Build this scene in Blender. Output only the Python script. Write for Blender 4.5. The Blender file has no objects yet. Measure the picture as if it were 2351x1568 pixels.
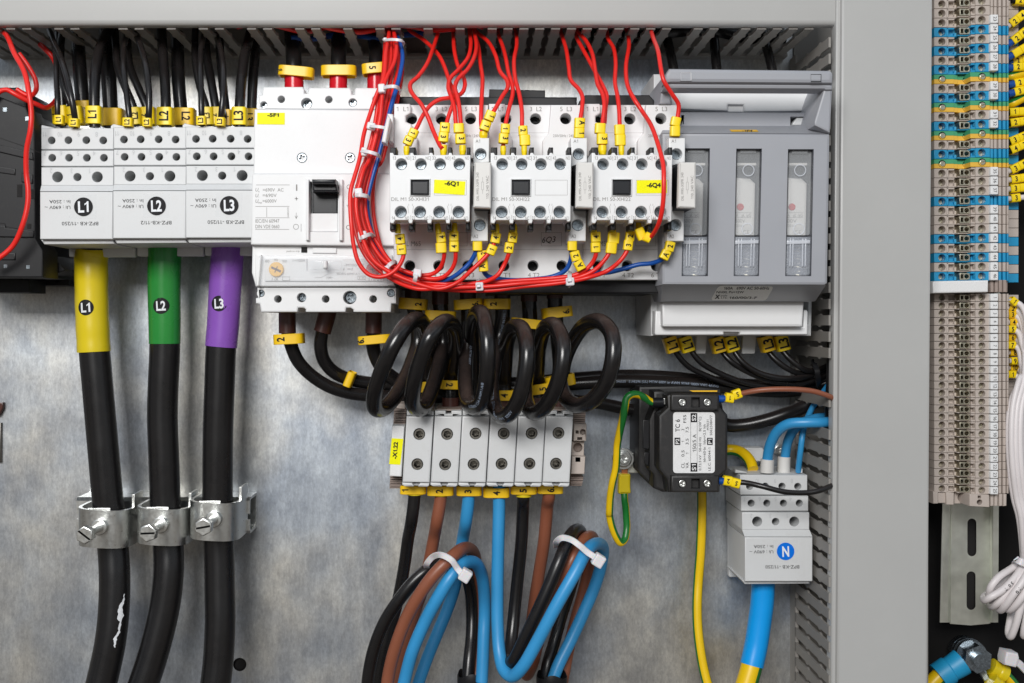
import bpy, bmesh, math, random
from mathutils import Vector, Matrix
from mathutils.geometry import tessellate_polygon
random.seed(4)
SC = bpy.context.scene
COL = SC.collection
MM = 0.001
D0 = 750.0      # camera to mounting plate, mm
K0 = 6.3        # photo pixels per mm on the mounting plate
CX, CY = 1900.0, 1290.0
def kz(z): return K0 * D0 / (D0 - z)
def XZ(px, py, z): k = kz(z); return ((px - CX) / k, (CY - py) / k)
def P(p):
    x, y = XZ(p[0], p[1], p[2]); return Vector((x, -p[2], y))     # mm
class Reg:
    def __init__(s, ox, oy, f): s.ox, s.oy, s.f = ox, oy, f
    def __call__(s, x, y, z=None):
        q = (s.ox + x / s.f, s.oy + y / s.f)
        return q if z is None else (q[0], q[1], z)
    def L(s, pts): return [s(*p) for p in pts]
F = 2351 / 1050.0
ra, rb, rc, rd = Reg(0, 0, F), Reg(0, 650, F), Reg(0, 1350, F), Reg(0, 2032, F)
re_, rf, rg, rh = Reg(1000, 0, F), Reg(1000, 650, F), Reg(1000, 1350, F), Reg(1400, 2032, F)
ri, rj, rk, rl, rm = Reg(1900, 0, F), Reg(1900, 650, F), Reg(1400, 1500, F), Reg(2400, 1350, F), Reg(2400, 2032, F)
rn, ro = Reg(2500, 200, F), Reg(2500, 850, F)
Q = 3.136
q1, q2, q3, q4, q5, q6 = [Reg(3596, y, Q) for y in (0, 500, 1000, 1500, 1900, 2232)]
rs = Reg(0, 0, 1.0)

# ---------------------------------------------------------------- materials
def newmat(name):
    m = bpy.data.materials.new(name); m.use_nodes = True
    return m, m.node_tree.nodes, m.node_tree.links, m.node_tree.nodes['Principled BSDF']
def plastic(name, col, rough=0.45, var=0.08, bump=0.02, scale=220.0, dust=0.0, dustcol=(0.45, 0.38, 0.32), spec=0.5, sss=0, coat=0):
    m, N, L, B = newmat(name)
    tc = N.new('ShaderNodeTexCoord')
    n1 = N.new('ShaderNodeTexNoise'); n1.inputs['Scale'].default_value = scale * 0.25; n1.inputs['Detail'].default_value = 5
    n2 = N.new('ShaderNodeTexNoise'); n2.inputs['Scale'].default_value = scale * 8; n2.inputs['Detail'].default_value = 3
    L.new(tc.outputs['Object'], n1.inputs['Vector']); L.new(tc.outputs['Object'], n2.inputs['Vector'])
    mx = N.new('ShaderNodeMix'); mx.data_type = 'RGBA'
    mx.inputs[6].default_value = (*[c * (1 - var) for c in col], 1); mx.inputs[7].default_value = (*[min(1, c * (1 + var)) for c in col], 1)
    L.new(n1.outputs['Fac'], mx.inputs[0]); out = mx.outputs[2]
    if dust:
        r = N.new('ShaderNodeValToRGB'); r.color_ramp.elements[0].position = 0.52; r.color_ramp.elements[1].position = 0.75
        n3 = N.new('ShaderNodeTexNoise'); n3.inputs['Scale'].default_value = scale * 1.3; n3.inputs['Detail'].default_value = 8; n3.inputs['Roughness'].default_value = 0.7
        L.new(tc.outputs['Object'], n3.inputs['Vector']); L.new(n3.outputs['Fac'], r.inputs[0])
        mt = N.new('ShaderNodeMath'); mt.operation = 'MULTIPLY'; mt.inputs[1].default_value = dust; L.new(r.outputs[0], mt.inputs[0])
        m2 = N.new('ShaderNodeMix'); m2.data_type = 'RGBA'; L.new(mt.outputs[0], m2.inputs[0]); L.new(out, m2.inputs[6]); m2.inputs[7].default_value = (*dustcol, 1); out = m2.outputs[2]
    L.new(out, B.inputs['Base Color'])
    mr = N.new('ShaderNodeMapRange'); mr.inputs['To Min'].default_value = rough - 0.07; mr.inputs['To Max'].default_value = rough + 0.1
    L.new(n1.outputs['Fac'], mr.inputs['Value']); L.new(mr.outputs[0], B.inputs['Roughness'])
    bp = N.new('ShaderNodeBump'); bp.inputs['Strength'].default_value = 0.35; bp.inputs['Distance'].default_value = bump * MM
    L.new(n2.outputs['Fac'], bp.inputs['Height']); L.new(bp.outputs[0], B.inputs['Normal'])
    B.inputs['Specular IOR Level'].default_value = spec
    if coat: B.inputs['Coat Weight'].default_value = coat; B.inputs['Coat Roughness'].default_value = 0.12
    if sss: B.inputs['Subsurface Weight'].default_value = sss; B.inputs['Subsurface Scale'].default_value = 0.0015
    return m
def metal(name, col, rough=0.3, bump=0.03, scale=300.0, stretch=(1, 1, 1), var=0.15, met=1.0):
    m, N, L, B = newmat(name)
    tc = N.new('ShaderNodeTexCoord'); mp = N.new('ShaderNodeMapping'); mp.inputs['Scale'].default_value = stretch
    L.new(tc.outputs['Object'], mp.inputs[0])
    n1 = N.new('ShaderNodeTexNoise'); n1.inputs['Scale'].default_value = scale; n1.inputs['Detail'].default_value = 6
    L.new(mp.outputs[0], n1.inputs['Vector'])
    mx = N.new('ShaderNodeMix'); mx.data_type = 'RGBA'; L.new(n1.outputs['Fac'], mx.inputs[0])
    mx.inputs[6].default_value = (*[c * (1 - var) for c in col], 1); mx.inputs[7].default_value = (*[min(1, c * (1 + var)) for c in col], 1)
    L.new(mx.outputs[2], B.inputs['Base Color']); B.inputs['Metallic'].default_value = met
    mr = N.new('ShaderNodeMapRange'); mr.inputs['To Min'].default_value = max(0.05, rough - 0.12); mr.inputs['To Max'].default_value = rough + 0.12
    L.new(n1.outputs['Fac'], mr.inputs['Value']); L.new(mr.outputs[0], B.inputs['Roughness'])
    bp = N.new('ShaderNodeBump'); bp.inputs['Strength'].default_value = 0.4; bp.inputs['Distance'].default_value = bump * MM
    L.new(n1.outputs['Fac'], bp.inputs['Height']); L.new(bp.outputs[0], B.inputs['Normal'])
    return m
def flat(name, col, rough=0.6):
    m, N, L, B = newmat(name)
    tc = N.new('ShaderNodeTexCoord'); n = N.new('ShaderNodeTexNoise'); n.inputs['Scale'].default_value = 1500; L.new(tc.outputs['Object'], n.inputs['Vector'])
    mx = N.new('ShaderNodeMix'); mx.data_type = 'RGBA'; L.new(n.outputs['Fac'], mx.inputs[0])
    mx.inputs[6].default_value = (*[c * .85 for c in col], 1); mx.inputs[7].default_value = (*[min(1, c * 1.15 + .003) for c in col], 1)
    L.new(mx.outputs[2], B.inputs['Base Color']); B.inputs['Roughness'].default_value = rough; B.inputs['Specular IOR Level'].default_value = .18
    return m
def glass(name, col=(0.9, 0.93, 0.96), alpha=0.18, rough=0.05, bump=0.0):
    m, N, L, B = newmat(name)
    B.inputs['Base Color'].default_value = (*col, 1); B.inputs['Roughness'].default_value = rough
    B.inputs['Alpha'].default_value = alpha; B.inputs['IOR'].default_value = 1.5
    n = N.new('ShaderNodeTexNoise'); n.inputs['Scale'].default_value = 900; n.inputs['Detail'].default_value = 4
    tc = N.new('ShaderNodeTexCoord'); L.new(tc.outputs['Object'], n.inputs['Vector'])
    bp = N.new('ShaderNodeBump'); bp.inputs['Distance'].default_value = bump * MM; bp.inputs['Strength'].default_value = 0.5
    L.new(n.outputs['Fac'], bp.inputs['Height']); L.new(bp.outputs[0], B.inputs['Normal'])
    return m
def plate_mat():
    m, N, L, B = newmat('galvanised_steel')
    tc = N.new('ShaderNodeTexCoord')
    def noise(sc, det, st=(1, 1, 1), ro=0.55):
        mp = N.new('ShaderNodeMapping'); mp.inputs['Scale'].default_value = st; L.new(tc.outputs['Object'], mp.inputs[0])
        n = N.new('ShaderNodeTexNoise'); n.inputs['Scale'].default_value = sc; n.inputs['Detail'].default_value = det; n.inputs['Roughness'].default_value = ro
        L.new(mp.outputs[0], n.inputs['Vector']); return n
    reflect = noise(9, 4, (1, 1, .8)); mid = noise(34, 8, (1, 1, .8), .6); fine = noise(480, 9, (1.4, 1, .7), .72); streak = noise(420, 4, (1, 1, .10))
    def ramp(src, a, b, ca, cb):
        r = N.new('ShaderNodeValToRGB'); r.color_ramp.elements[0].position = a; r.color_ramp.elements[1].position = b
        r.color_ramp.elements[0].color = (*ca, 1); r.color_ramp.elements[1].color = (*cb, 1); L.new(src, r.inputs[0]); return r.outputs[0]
    base = ramp(reflect.outputs['Fac'], .42, .58, (.47, .515, .575), (.63, .62, .585))  # cool and warm patches paint reflected surroundings into the steel's colour
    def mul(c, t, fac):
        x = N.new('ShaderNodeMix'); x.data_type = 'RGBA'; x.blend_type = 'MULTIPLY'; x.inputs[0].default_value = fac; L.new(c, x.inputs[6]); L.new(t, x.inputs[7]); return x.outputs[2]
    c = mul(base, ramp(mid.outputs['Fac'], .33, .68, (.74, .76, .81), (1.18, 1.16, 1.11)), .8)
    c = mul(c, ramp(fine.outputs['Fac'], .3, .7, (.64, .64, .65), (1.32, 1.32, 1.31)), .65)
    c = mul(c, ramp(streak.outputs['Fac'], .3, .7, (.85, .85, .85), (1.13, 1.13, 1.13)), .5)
    L.new(c, B.inputs['Base Color'])
    B.inputs['Metallic'].default_value = 0.9
    mr = N.new('ShaderNodeMapRange'); mr.inputs['To Min'].default_value = .27; mr.inputs['To Max'].default_value = .52
    L.new(mid.outputs['Fac'], mr.inputs['Value']); L.new(mr.outputs[0], B.inputs['Roughness'])
    bp = N.new('ShaderNodeBump'); bp.inputs['Strength'].default_value = .4; bp.inputs['Distance'].default_value = .1 * MM
    ad = N.new('ShaderNodeMath'); ad.operation = 'ADD'; L.new(fine.outputs['Fac'], ad.inputs[0]); L.new(mid.outputs['Fac'], ad.inputs[1])
    L.new(ad.outputs[0], bp.inputs['Height']); L.new(bp.outputs[0], B.inputs['Normal'])
    return m
M = {}
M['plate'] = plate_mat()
M['duct'] = plastic('duct_grey_pvc', (.27, .255, .235), .5, .05)
M['lid'] = plastic('duct_lid_grey_pvc', (.43, .43, .42), .38, .05, scale=60, coat=.15, dust=.05, dustcol=(.6, .6, .58))
M['white'] = plastic('white_housing_plastic', (.77, .775, .78), .42, .03, dust=.07, dustcol=(.5, .46, .4))
M['white2'] = plastic('pale_grey_housing_plastic', (.63, .64, .645), .42, .035, dust=.12, dustcol=(.45, .40, .34))
M['ivory'] = plastic('ivory_plastic', (.68, .665, .64), .4, .03)
M['beige'] = plastic('beige_terminal_plastic', (.50, .432, .385), .5, .06)
M['brownp'] = plastic('brown_end_stop_plastic', (.34, .27, .235), .55, .08)
M['blueT'] = plastic('blue_terminal_plastic', (.014, .29, .54), .42, .06)
M['greenT'] = plastic('green_terminal_plastic', (.06, .35, .17), .45, .06)
M['yelT'] = plastic('yellow_terminal_plastic', (.80, .47, .055), .45, .06)
M['grey'] = plastic('grey_switch_plastic', (.335, .345, .375), .42, .04, dust=.10, dustcol=(.38, .33, .30))
M['greydark'] = plastic('dark_grey_inner_plastic', (.085, .09, .105), .45, .1)
M['black'] = plastic('black_device_plastic', (.009, .009, .0105), .42, .2, dust=.02, spec=.3)
M['blacktc'] = plastic('black_textured_plastic', (.014, .0135, .014), .5, .2, bump=.12, dust=.05)
M['glossblack'] = plastic('glossy_black_plastic', (.010, .011, .014), .26, .1, spec=.35)
def cable_black(name, rough, dustamt):
    m = plastic(name, (.0085, .008, .0085), rough, .2, dust=.03, dustcol=(.2, .16, .14)); N, L = m.node_tree.nodes, m.node_tree.links; B = N['Principled BSDF']
    old = B.inputs['Base Color'].links[0].from_socket; g = N.new('ShaderNodeNewGeometry'); sx = N.new('ShaderNodeSeparateXYZ'); L.new(g.outputs['Normal'], sx.inputs[0])
    mr = N.new('ShaderNodeMapRange'); mr.inputs['From Min'].default_value = .25; mr.inputs['From Max'].default_value = .95; mr.inputs['To Max'].default_value = dustamt; L.new(sx.outputs['Z'], mr.inputs['Value'])
    tc = N.new('ShaderNodeTexCoord'); n = N.new('ShaderNodeTexNoise'); n.inputs['Scale'].default_value = 260; n.inputs['Detail'].default_value = 8; n.inputs['Roughness'].default_value = .75; L.new(tc.outputs['Object'], n.inputs['Vector'])
    m2 = N.new('ShaderNodeMath'); m2.operation = 'MULTIPLY'; L.new(mr.outputs[0], m2.inputs[0]); L.new(n.outputs['Fac'], m2.inputs[1])
    mx = N.new('ShaderNodeMix'); mx.data_type = 'RGBA'; L.new(m2.outputs[0], mx.inputs[0]); L.new(old, mx.inputs[6]); mx.inputs[7].default_value = (.13, .088, .075, 1); L.new(mx.outputs[2], B.inputs['Base Color'])
    return m
M['blackcab'] = cable_black('black_cable_jacket', .27, .25)
M['dustcab'] = cable_black('dusty_black_cable_jacket', .22, 1.0)
M['red'] = plastic('red_wire_insulation', (.78, .018, .012), .36, .07, dust=.10, dustcol=(.42, .06, .045))
M['redboot'] = plastic('red_heatshrink', (.60, .008, .02), .25, .08)
M['blue'] = plastic('dark_blue_wire_insulation', (.004, .075, .36), .35, .08)
M['skyblue'] = plastic('light_blue_cable_jacket', (.035, .295, .61), .36, .08, dust=.12, dustcol=(.10, .25, .38))
M['brown'] = plastic('brown_cable_jacket', (.26, .085, .045), .38, .08, dust=.12, dustcol=(.22, .14, .11))
M['brownboot'] = plastic('dark_brown_heatshrink', (.075, .026, .02), .3, .1)
M['whitecab'] = plastic('white_wire_insulation', (.74, .69, .69), .4, .04)
M['yellow'] = plastic('yellow_marker_plastic', (.94, .68, .004), .34, .04)
M['amber'] = plastic('shaded_yellow_marker_plastic', (.90, .56, .008), .34, .07)  # same yellow plastic, darkened to put shade into the sleeve colour
M['label'] = flat('yellow_label_paper', (.93, .87, .0), .5)
M['labelor'] = flat('orange_label_paper', (.85, .5, .03), .5)
M['paper'] = flat('white_label_paper', (.78, .78, .78), .45)
M['silverlabel'] = flat('silver_label_foil', (.74, .74, .72), .4)
M['ink'] = flat('black_ink', (.012, .012, .014), .6)
M['greyink'] = flat('grey_ink', (.27, .26, .25), .6)
M['paleink'] = flat('faint_moulded_lettering', (.50, .51, .52), .5)
M['whiteink'] = flat('white_ink', (.8, .82, .85), .5)
M['cableink'] = flat('pale_blue_cable_print', (.30, .36, .46), .5)
M['bluedot'] = flat('blue_sticker', (.0, .16, .72), .4)
M['yeltape'] = plastic('yellow_heatshrink', (.72, .56, .012), .28, .12, scale=120)
M['greentape'] = plastic('green_heatshrink', (.022, .245, .04), .25, .1)
M['purple'] = plastic('purple_heatshrink', (.25, .09, .47), .27, .1)
M['bluetape'] = plastic('blue_heatshrink', (.004, .34, .86), .28, .06)
M['pey'] = plastic('yellow_earth_insulation', (.86, .56, .005), .33, .05)
M['peg'] = plastic('green_earth_insulation', (.012, .17, .03), .33, .08)
M['tie'] = plastic('white_nylon', (.74, .72, .74), .35, .04, sss=.3)
M['zinc'] = metal('zinc_plated_steel', (.68, .69, .67), .32, .015, 500, var=.08)
M['zincy'] = metal('yellow_green_zinc_rail', (.80, .82, .74), .34, .03, 160, met=.85)
M['screw'] = metal('screw_steel', (.31, .35, .38), .24, .012, 900)
M['darkscrew'] = metal('dark_socket_steel', (.17, .16, .14), .4, .06, 700)
M['brass'] = metal('tinned_clamp_metal', (.56, .53, .42), .38, .05, 700)
M['dark'] = plastic('near_black_matt', (.007, .0065, .0065), .7, .2, spec=.2)  # even near-black colour, also for small sockets and one handle slot
M['hole'] = flat('painted_recess_shade', (.015, .014, .014), .7)  # near-black colour paints the shade inside holes, slots and grooves
M['clear'] = glass('clear_cover', alpha=.16, rough=.06)
M['tape'] = glass('clear_adhesive_tape', alpha=.06, rough=.12)
M['rib'] = glass('clear_moulded_rib', (.85, .88, .94), alpha=.5, rough=.15)  # moulded ribs whitened, highlights on the glass put into their colour
M['frost'] = glass('frosted_clear_cover', (.72, .76, .84), alpha=.30, rough=.22, bump=.9)
M['reddial'] = plastic('red_dial_plastic', (.50, .03, .03), .35)
M['yeldial'] = plastic('yellow_dial_plastic', (.85, .48, .05), .35)
M['copper'] = metal('copper_strands', (.75, .28, .12), .3, .05)

# ---------------------------------------------------------------- mesh builder (coordinates in mm)
class MB:
    def __init__(s): s.v = []; s.f = []; s.mi = []
    def add(s, vs, fs, mi=0):
        o = len(s.v); s.v += [tuple(v) for v in vs]; s.f += [tuple(i + o for i in f) for f in fs]; s.mi += [mi] * len(fs)
    def mesh(s, name, mats, org, recalc=True, angle=38):
        me = bpy.data.meshes.new(name)
        me.from_pydata([((v[0] - org[0]) * MM, (v[1] - org[1]) * MM, (v[2] - org[2]) * MM) for v in s.v], [], s.f)
        for m in mats: me.materials.append(m)
        if len(mats) > 1: me.polygons.foreach_set('material_index', s.mi)
        if recalc:
            bm = bmesh.new(); bm.from_mesh(me); bmesh.ops.recalc_face_normals(bm, faces=bm.faces); bm.to_mesh(me); bm.free()
        me.polygons.foreach_set('use_smooth', [True] * len(me.polygons))
        me.set_sharp_from_angle(angle=math.radians(angle)); me.update()
        return me
ORG = {}
def mats(m): return [M[x] for x in (m if isinstance(m, (list, tuple)) else [m])]
def thing(name, label, cat, at, group=None):
    o = bpy.data.objects.new(name, None); COL.objects.link(o); w = at.copy() if isinstance(at, Vector) else P(at)
    o.empty_display_size = .005; o.location = w * MM; ORG[o] = w
    o['label'] = label; o['category'] = cat
    if group: o['group'] = group
    return o
def part(name, mb, mat, parent, label=None, recalc=True):
    me = mb.mesh(name, mats(mat), ORG[parent], recalc); o = bpy.data.objects.new(name, me); COL.objects.link(o)
    o.parent = parent; ORG[o] = ORG[parent]
    if label: o['label'] = label
    return o
def solo(name, mb, mat, label, cat, group=None, kind=None, recalc=True):
    n = len(mb.v); c = [(min(v[i] for v in mb.v) + max(v[i] for v in mb.v)) / 2 for i in range(3)]
    c = Vector((c[0], c[1], min(v[2] for v in mb.v)))
    me = mb.mesh(name, mats(mat), c, recalc); o = bpy.data.objects.new(name, me); COL.objects.link(o); o.location = c * MM; ORG[o] = c
    if label: o['label'] = label
    if cat: o['category'] = cat
    if group: o['group'] = group
    if kind: o['kind'] = kind
    return o
# ---- polygons in (X, Z) mm
def area(p): return sum(p[i][0] * p[(i + 1) % len(p)][1] - p[(i + 1) % len(p)][0] * p[i][1] for i in range(len(p))) / 2
def ccw(p): return p if area(p) > 0 else p[::-1]
def inset(p, d):
    n = len(p); out = []
    for i in range(n):
        a, b, c = Vector(p[i - 1]), Vector(p[i]), Vector(p[(i + 1) % n])
        e1 = (b - a); e2 = (c - b)
        if e1.length < 1e-6 or e2.length < 1e-6: out.append(tuple(b)); continue
        e1.normalize(); e2.normalize(); n1 = Vector((-e1.y, e1.x)); n2 = Vector((-e2.y, e2.x)); m = n1 + n2
        if m.length < 1e-3: m = n1
        m.normalize(); s = d / max(.35, m.dot(n1)); out.append((b.x + m.x * s, b.y + m.y * s))
    return out
def rnd(p, r, seg=4):
    out = []; n = len(p)
    for i in range(n):
        a, b, c = Vector(p[i - 1]), Vector(p[i]), Vector(p[(i + 1) % n]); u = (a - b); w = (c - b)
        rr = min(r, u.length * .45, w.length * .45)
        if rr < 1e-4: out.append(tuple(b)); continue
        A = b + u.normalized() * rr; C = b + w.normalized() * rr
        for k in range(seg + 1):
            t = k / seg; q = A * (1 - t) ** 2 + b * 2 * t * (1 - t) + C * t * t; out.append((q.x, q.y))
    return out
def circ(cx, cy, r, n=20, ph=0): return [(cx + r * math.cos(ph + 2 * math.pi * i / n), cy + r * math.sin(ph + 2 * math.pi * i / n)) for i in range(n)]
def rect(x0, y0, x1, y1): return [(x0, y0), (x1, y0), (x1, y1), (x0, y1)]
def rotr(cx, cy, w, h, a):
    a = math.radians(a); return [(cx + x * math.cos(a) - y * math.sin(a), cy + x * math.sin(a) + y * math.cos(a)) for x, y in ((-w / 2, -h / 2), (w / 2, -h / 2), (w / 2, h / 2), (-w / 2, h / 2))]
def cpoly(reg, pts, z):
    return [XZ(*reg(x, y), z) for x, y in pts]
def prism_mm(mb, outer, z1, z0, bev=.4, holes=(), hd=8, mi=0, hb=.2, holemi=None, taper=0):
    o = ccw(outer); rings = []
    b = bev
    if b > 0: rings = [(inset(o, b), z1), (inset(o, b * .3), z1 - b * .3), (inset(o, 0), z1 - b)]
    else: rings = [(o, z1)]
    rings.append((inset(o, -taper) if taper else o, z0))
    n = len(o); vs = []; fs = []
    for pl, z in rings: vs += [(x, -z, y) for x, y in pl]
    for r in range(len(rings) - 1):
        for i in range(n):
            j = (i + 1) % n; fs.append((r * n + i, r * n + j, (r + 1) * n + j, (r + 1) * n + i))
    mb.add(vs, fs, mi)
    H = [ccw(h) for h in holes]; Hout = [inset(h, -hb) for h in H]
    loops = [[Vector((x, y, 0)) for x, y in rings[0][0]]] + [[Vector((x, y, 0)) for x, y in h] for h in Hout]
    flatv = [(v.x, -z1, v.y) for l in loops for v in l]
    tr = tessellate_polygon(loops); mb.add(flatv, [tuple(t) for t in tr], mi)
    tr = tessellate_polygon([[Vector((x, y, 0)) for x, y in rings[-1][0]]]); mb.add([(x, -z0, y) for x, y in rings[-1][0]], [tuple(t) for t in tr], mi)
    for h, ho in zip(H, Hout):
        m = len(h); d = hd if not isinstance(hd, dict) else hd
        vs = [(x, -z1, y) for x, y in ho] + [(x, -(z1 - hb), y) for x, y in h] + [(x, -(z1 - d), y) for x, y in h]
        fs = []
        for r in range(2):
            for i in range(m):
                j = (i + 1) % m; fs.append((r * m + i, r * m + j, (r + 1) * m + j, (r + 1) * m + i))
        mb.add(vs, fs, mi if holemi is None else holemi)
        mb.add([(x, -(z1 - d), y) for x, y in h], [tuple(range(m))], mi if holemi is None else holemi)
def prism(mb, reg, pts, z1, z0, bev=.4, holes=(), hd=8, mi=0, r=0, **kw):
    o = cpoly(reg, pts, z1)
    if r: o = rnd(ccw(o), r)
    prism_mm(mb, o, z1, z0, bev, [cpoly(reg, h, z1) for h in holes], hd, mi, **kw)
def box(mb, reg, x0, y0, x1, y1, z1, z0, bev=.3, mi=0, r=0, **kw): prism(mb, reg, rect(x0, y0, x1, y1), z1, z0, bev, mi=mi, r=r, **kw)
def cat_rom(pts, sub):
    if len(pts) < 3: return [pts[0].lerp(pts[-1], i / sub) for i in range(sub + 1)]
    P_ = [pts[0] * 2 - pts[1]] + pts + [pts[-1] * 2 - pts[-2]]; out = []
    for i in range(1, len(P_) - 2):
        p0, p1, p2, p3 = P_[i - 1:i + 3]
        t0 = 0; t1 = t0 + max(1e-3, (p1 - p0).length) ** .5; t2 = t1 + max(1e-3, (p2 - p1).length) ** .5; t3 = t2 + max(1e-3, (p3 - p2).length) ** .5
        for s in range(sub):
            t = t1 + (t2 - t1) * s / sub
            A1 = p0 * ((t1 - t) / (t1 - t0)) + p1 * ((t - t0) / (t1 - t0)); A2 = p1 * ((t2 - t) / (t2 - t1)) + p2 * ((t - t1) / (t2 - t1)); A3 = p2 * ((t3 - t) / (t3 - t2)) + p3 * ((t - t2) / (t3 - t2))
            B1 = A1 * ((t2 - t) / (t2 - t0)) + A2 * ((t - t0) / (t2 - t0)); B2 = A2 * ((t3 - t) / (t3 - t1)) + A3 * ((t - t1) / (t3 - t1))
            out.append(B1 * ((t2 - t) / (t2 - t1)) + B2 * ((t - t1) / (t2 - t1)))
    out.append(pts[-1]); return out
def tube_mm(mb, pts, r, n=14, sub=7, mi=0, stripe=None, raw=False):
    c = pts if raw else cat_rom(pts, sub); m = len(c); vs = []; fs = []; mis = []
    T = [(c[min(i + 1, m - 1)] - c[max(i - 1, 0)]).normalized() for i in range(m)]
    U = Vector((0, -1, 0)); U = (U - T[0] * U.dot(T[0]))
    if U.length < .1: U = Vector((1, 0, 0)) - T[0] * T[0].x
    U.normalize()
    for i in range(m):
        U = (U - T[i] * U.dot(T[i])).normalized(); V = T[i].cross(U); rr = r(i / (m - 1)) if callable(r) else r
        for k in range(n):
            a = 2 * math.pi * (k / n + (zmap(stripe[0], i / m) - stripe[1] / 2 if stripe else 0)); vs.append(c[i] + (U * math.cos(a) + V * math.sin(a)) * rr)
    for i in range(m - 1):
        for k in range(n):
            fs.append((i * n + k, i * n + (k + 1) % n, (i + 1) * n + (k + 1) % n, (i + 1) * n + k))
            if stripe:
                ph = (k + .5) / n; mis.append(1 if ph < stripe[1] or (len(stripe) > 2 and .5 <= ph < .5 + stripe[1]) else 0)
            else: mis.append(mi)
    o = len(mb.v); mb.v += [tuple(v) for v in vs]; mb.f += [tuple(q + o for q in f) for f in fs]; mb.mi += mis
    mb.add([vs[k] for k in range(n)], [tuple(range(n))], mi); mb.add([vs[(m - 1) * n + k] for k in range(n)], [tuple(range(n))], mi)
def tube(mb, pts, r, **kw): tube_mm(mb, [P(p) for p in pts], r, **kw)
def ribbon_mm(mb, pts, w, t, sub=6, up=Vector((0, -1, 0)), mi=0):
    c = cat_rom(pts, sub); m = len(c); vs = []; fs = []
    for i in range(m):
        T = (c[min(i + 1, m - 1)] - c[max(i - 1, 0)]).normalized(); U = up - T * up.dot(T)
        U = U.normalized() if U.length > .05 else Vector((0, -1, 0)); V = T.cross(U).normalized()
        for a, b in ((-.5, -.35), (-.42, .5), (.42, .5), (.5, -.35)): vs.append(c[i] + V * a * w + U * b * t)
    for i in range(m - 1):
        for k in range(4): fs.append((i * 4 + k, i * 4 + (k + 1) % 4, (i + 1) * 4 + (k + 1) % 4, (i + 1) * 4 + k))
    fs += [(0, 1, 2, 3), tuple((m - 1) * 4 + k for k in (3, 2, 1, 0))]
    mb.add(vs, fs, mi)
# rounded ring round an axis lying at angle ang (deg, screen plane; 0 = axis vertical)
def ring(mb, c, ang, W, Dp, H, wall=.7, mi=0, corner=.45, pitch=0, n=28):
    def loop(w, d, h):
        out = []
        for i in range(n):
            a = 2 * math.pi * i / n; ca, sa = math.cos(a), math.sin(a); e = corner
            x = math.copysign(abs(ca) ** e, ca) * w / 2; y = math.copysign(abs(sa) ** e, sa) * d / 2; out.append(Vector((x, y, h)))
        return out
    R = Matrix.Rotation(math.radians(-ang), 3, 'Y') @ Matrix.Rotation(math.radians(pitch), 3, 'X')
    b = min(.25, H * .1)
    L = [loop(W - 2 * b, Dp - 2 * b, H / 2), loop(W, Dp, H / 2 - b), loop(W, Dp, -H / 2 + b), loop(W - 2 * b, Dp - 2 * b, -H / 2), loop(W - 2 * wall, Dp - 2 * wall, -H / 2), loop(W - 2 * wall, Dp - 2 * wall, H / 2)]
    vs = [c + R @ v for l in L for v in l]; fs = []
    for r in range(6):
        r2 = (r + 1) % 6
        for i in range(n): j = (i + 1) % n; fs.append((r * n + i, r * n + j, r2 * n + j, r2 * n + i))
    mb.add(vs, fs, mi)
# ---- lettering
TC = {}
def raw_glyphs(s, bold):
    cu = bpy.data.curves.new('lettering_source', 'FONT'); cu.body = s; cu.size = 1; cu.resolution_u = 3; cu.offset = bold; cu.fill_mode = 'FRONT'
    ob = bpy.data.objects.new('lettering_source', cu); me = bpy.data.meshes.new_from_object(ob)
    vs = [v.co.copy() for v in me.vertices]; fs = [tuple(p.vertices) for p in me.polygons]
    bpy.data.objects.remove(ob); bpy.data.curves.remove(cu); bpy.data.meshes.remove(me)
    return vs, fs
ADV = {}
def adv(s):
    if s not in ADV: ADV[s] = max(v.x for v in raw_glyphs(s + '|', 0)[0]) - max(v.x for v in raw_glyphs('|', 0)[0])
    return ADV[s]
def glyphs(s, bold):
    """built-in font, but with a flagged figure one as printed on the labels"""
    key = (s, bold)
    if key in TC: return TC[key]
    vs, fs, x = [], [], 0.0
    def put(v2, f2, dx): o = len(vs); vs.extend(Vector((v.x + dx, v.y, 0)) for v in v2); fs.extend(tuple(i + o for i in f) for f in f2)
    run = ''
    def flush(run, x):
        if run.strip(): put(*raw_glyphs(run, bold), x)
        return x + (adv(run) if run else 0)
    for ch in s:
        if ch == '1':
            x = flush(run, x); run = ''; w = .085 + 2 * bold; a = .245 - bold
            put([Vector(q + (0,)) for q in ((a, 0), (a + w, 0), (a + w, .70), (a + w * .35, .70), (a - .05, .60), (.06, .55), (.06, .55 - w * .8), (a, .545))], [tuple(range(8))], x); x += .44
        else: run += ch
    flush(run, x)
    if not vs: vs.append(Vector((0, 0, 0)))
    TC[key] = (vs, fs, min(v.x for v in vs), max(v.x for v in vs)); return TC[key]
def cap(): return 0.70
def text(mb, s, reg, x, y, z, h, w=None, rot=0, bold=.012, mi=0, zf=None, shear=0):
    """h cap height and w width in region pixels, centred at (x, y)"""
    vs, fs, x0, x1 = glyphs(s, bold); px, py = reg(x, y); cx, cy = XZ(px, py, z); k = kz(z) * reg.f
    sy = h / k / cap(); sx = (w / k / (x1 - x0)) if w else sy * .82; xm = (x0 + x1) / 2; a = math.radians(rot); out = []
    for v in vs:
        u = (v.x - xm) * sx; t = (v.y - cap() / 2) * sy; u += t * shear
        X = cx + u * math.cos(a) - t * math.sin(a); Z = cy + u * math.sin(a) + t * math.cos(a)
        out.append((X, -(zf(X, Z) if zf else z + .12), Z))
    mb.add(out, fs, mi)
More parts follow.
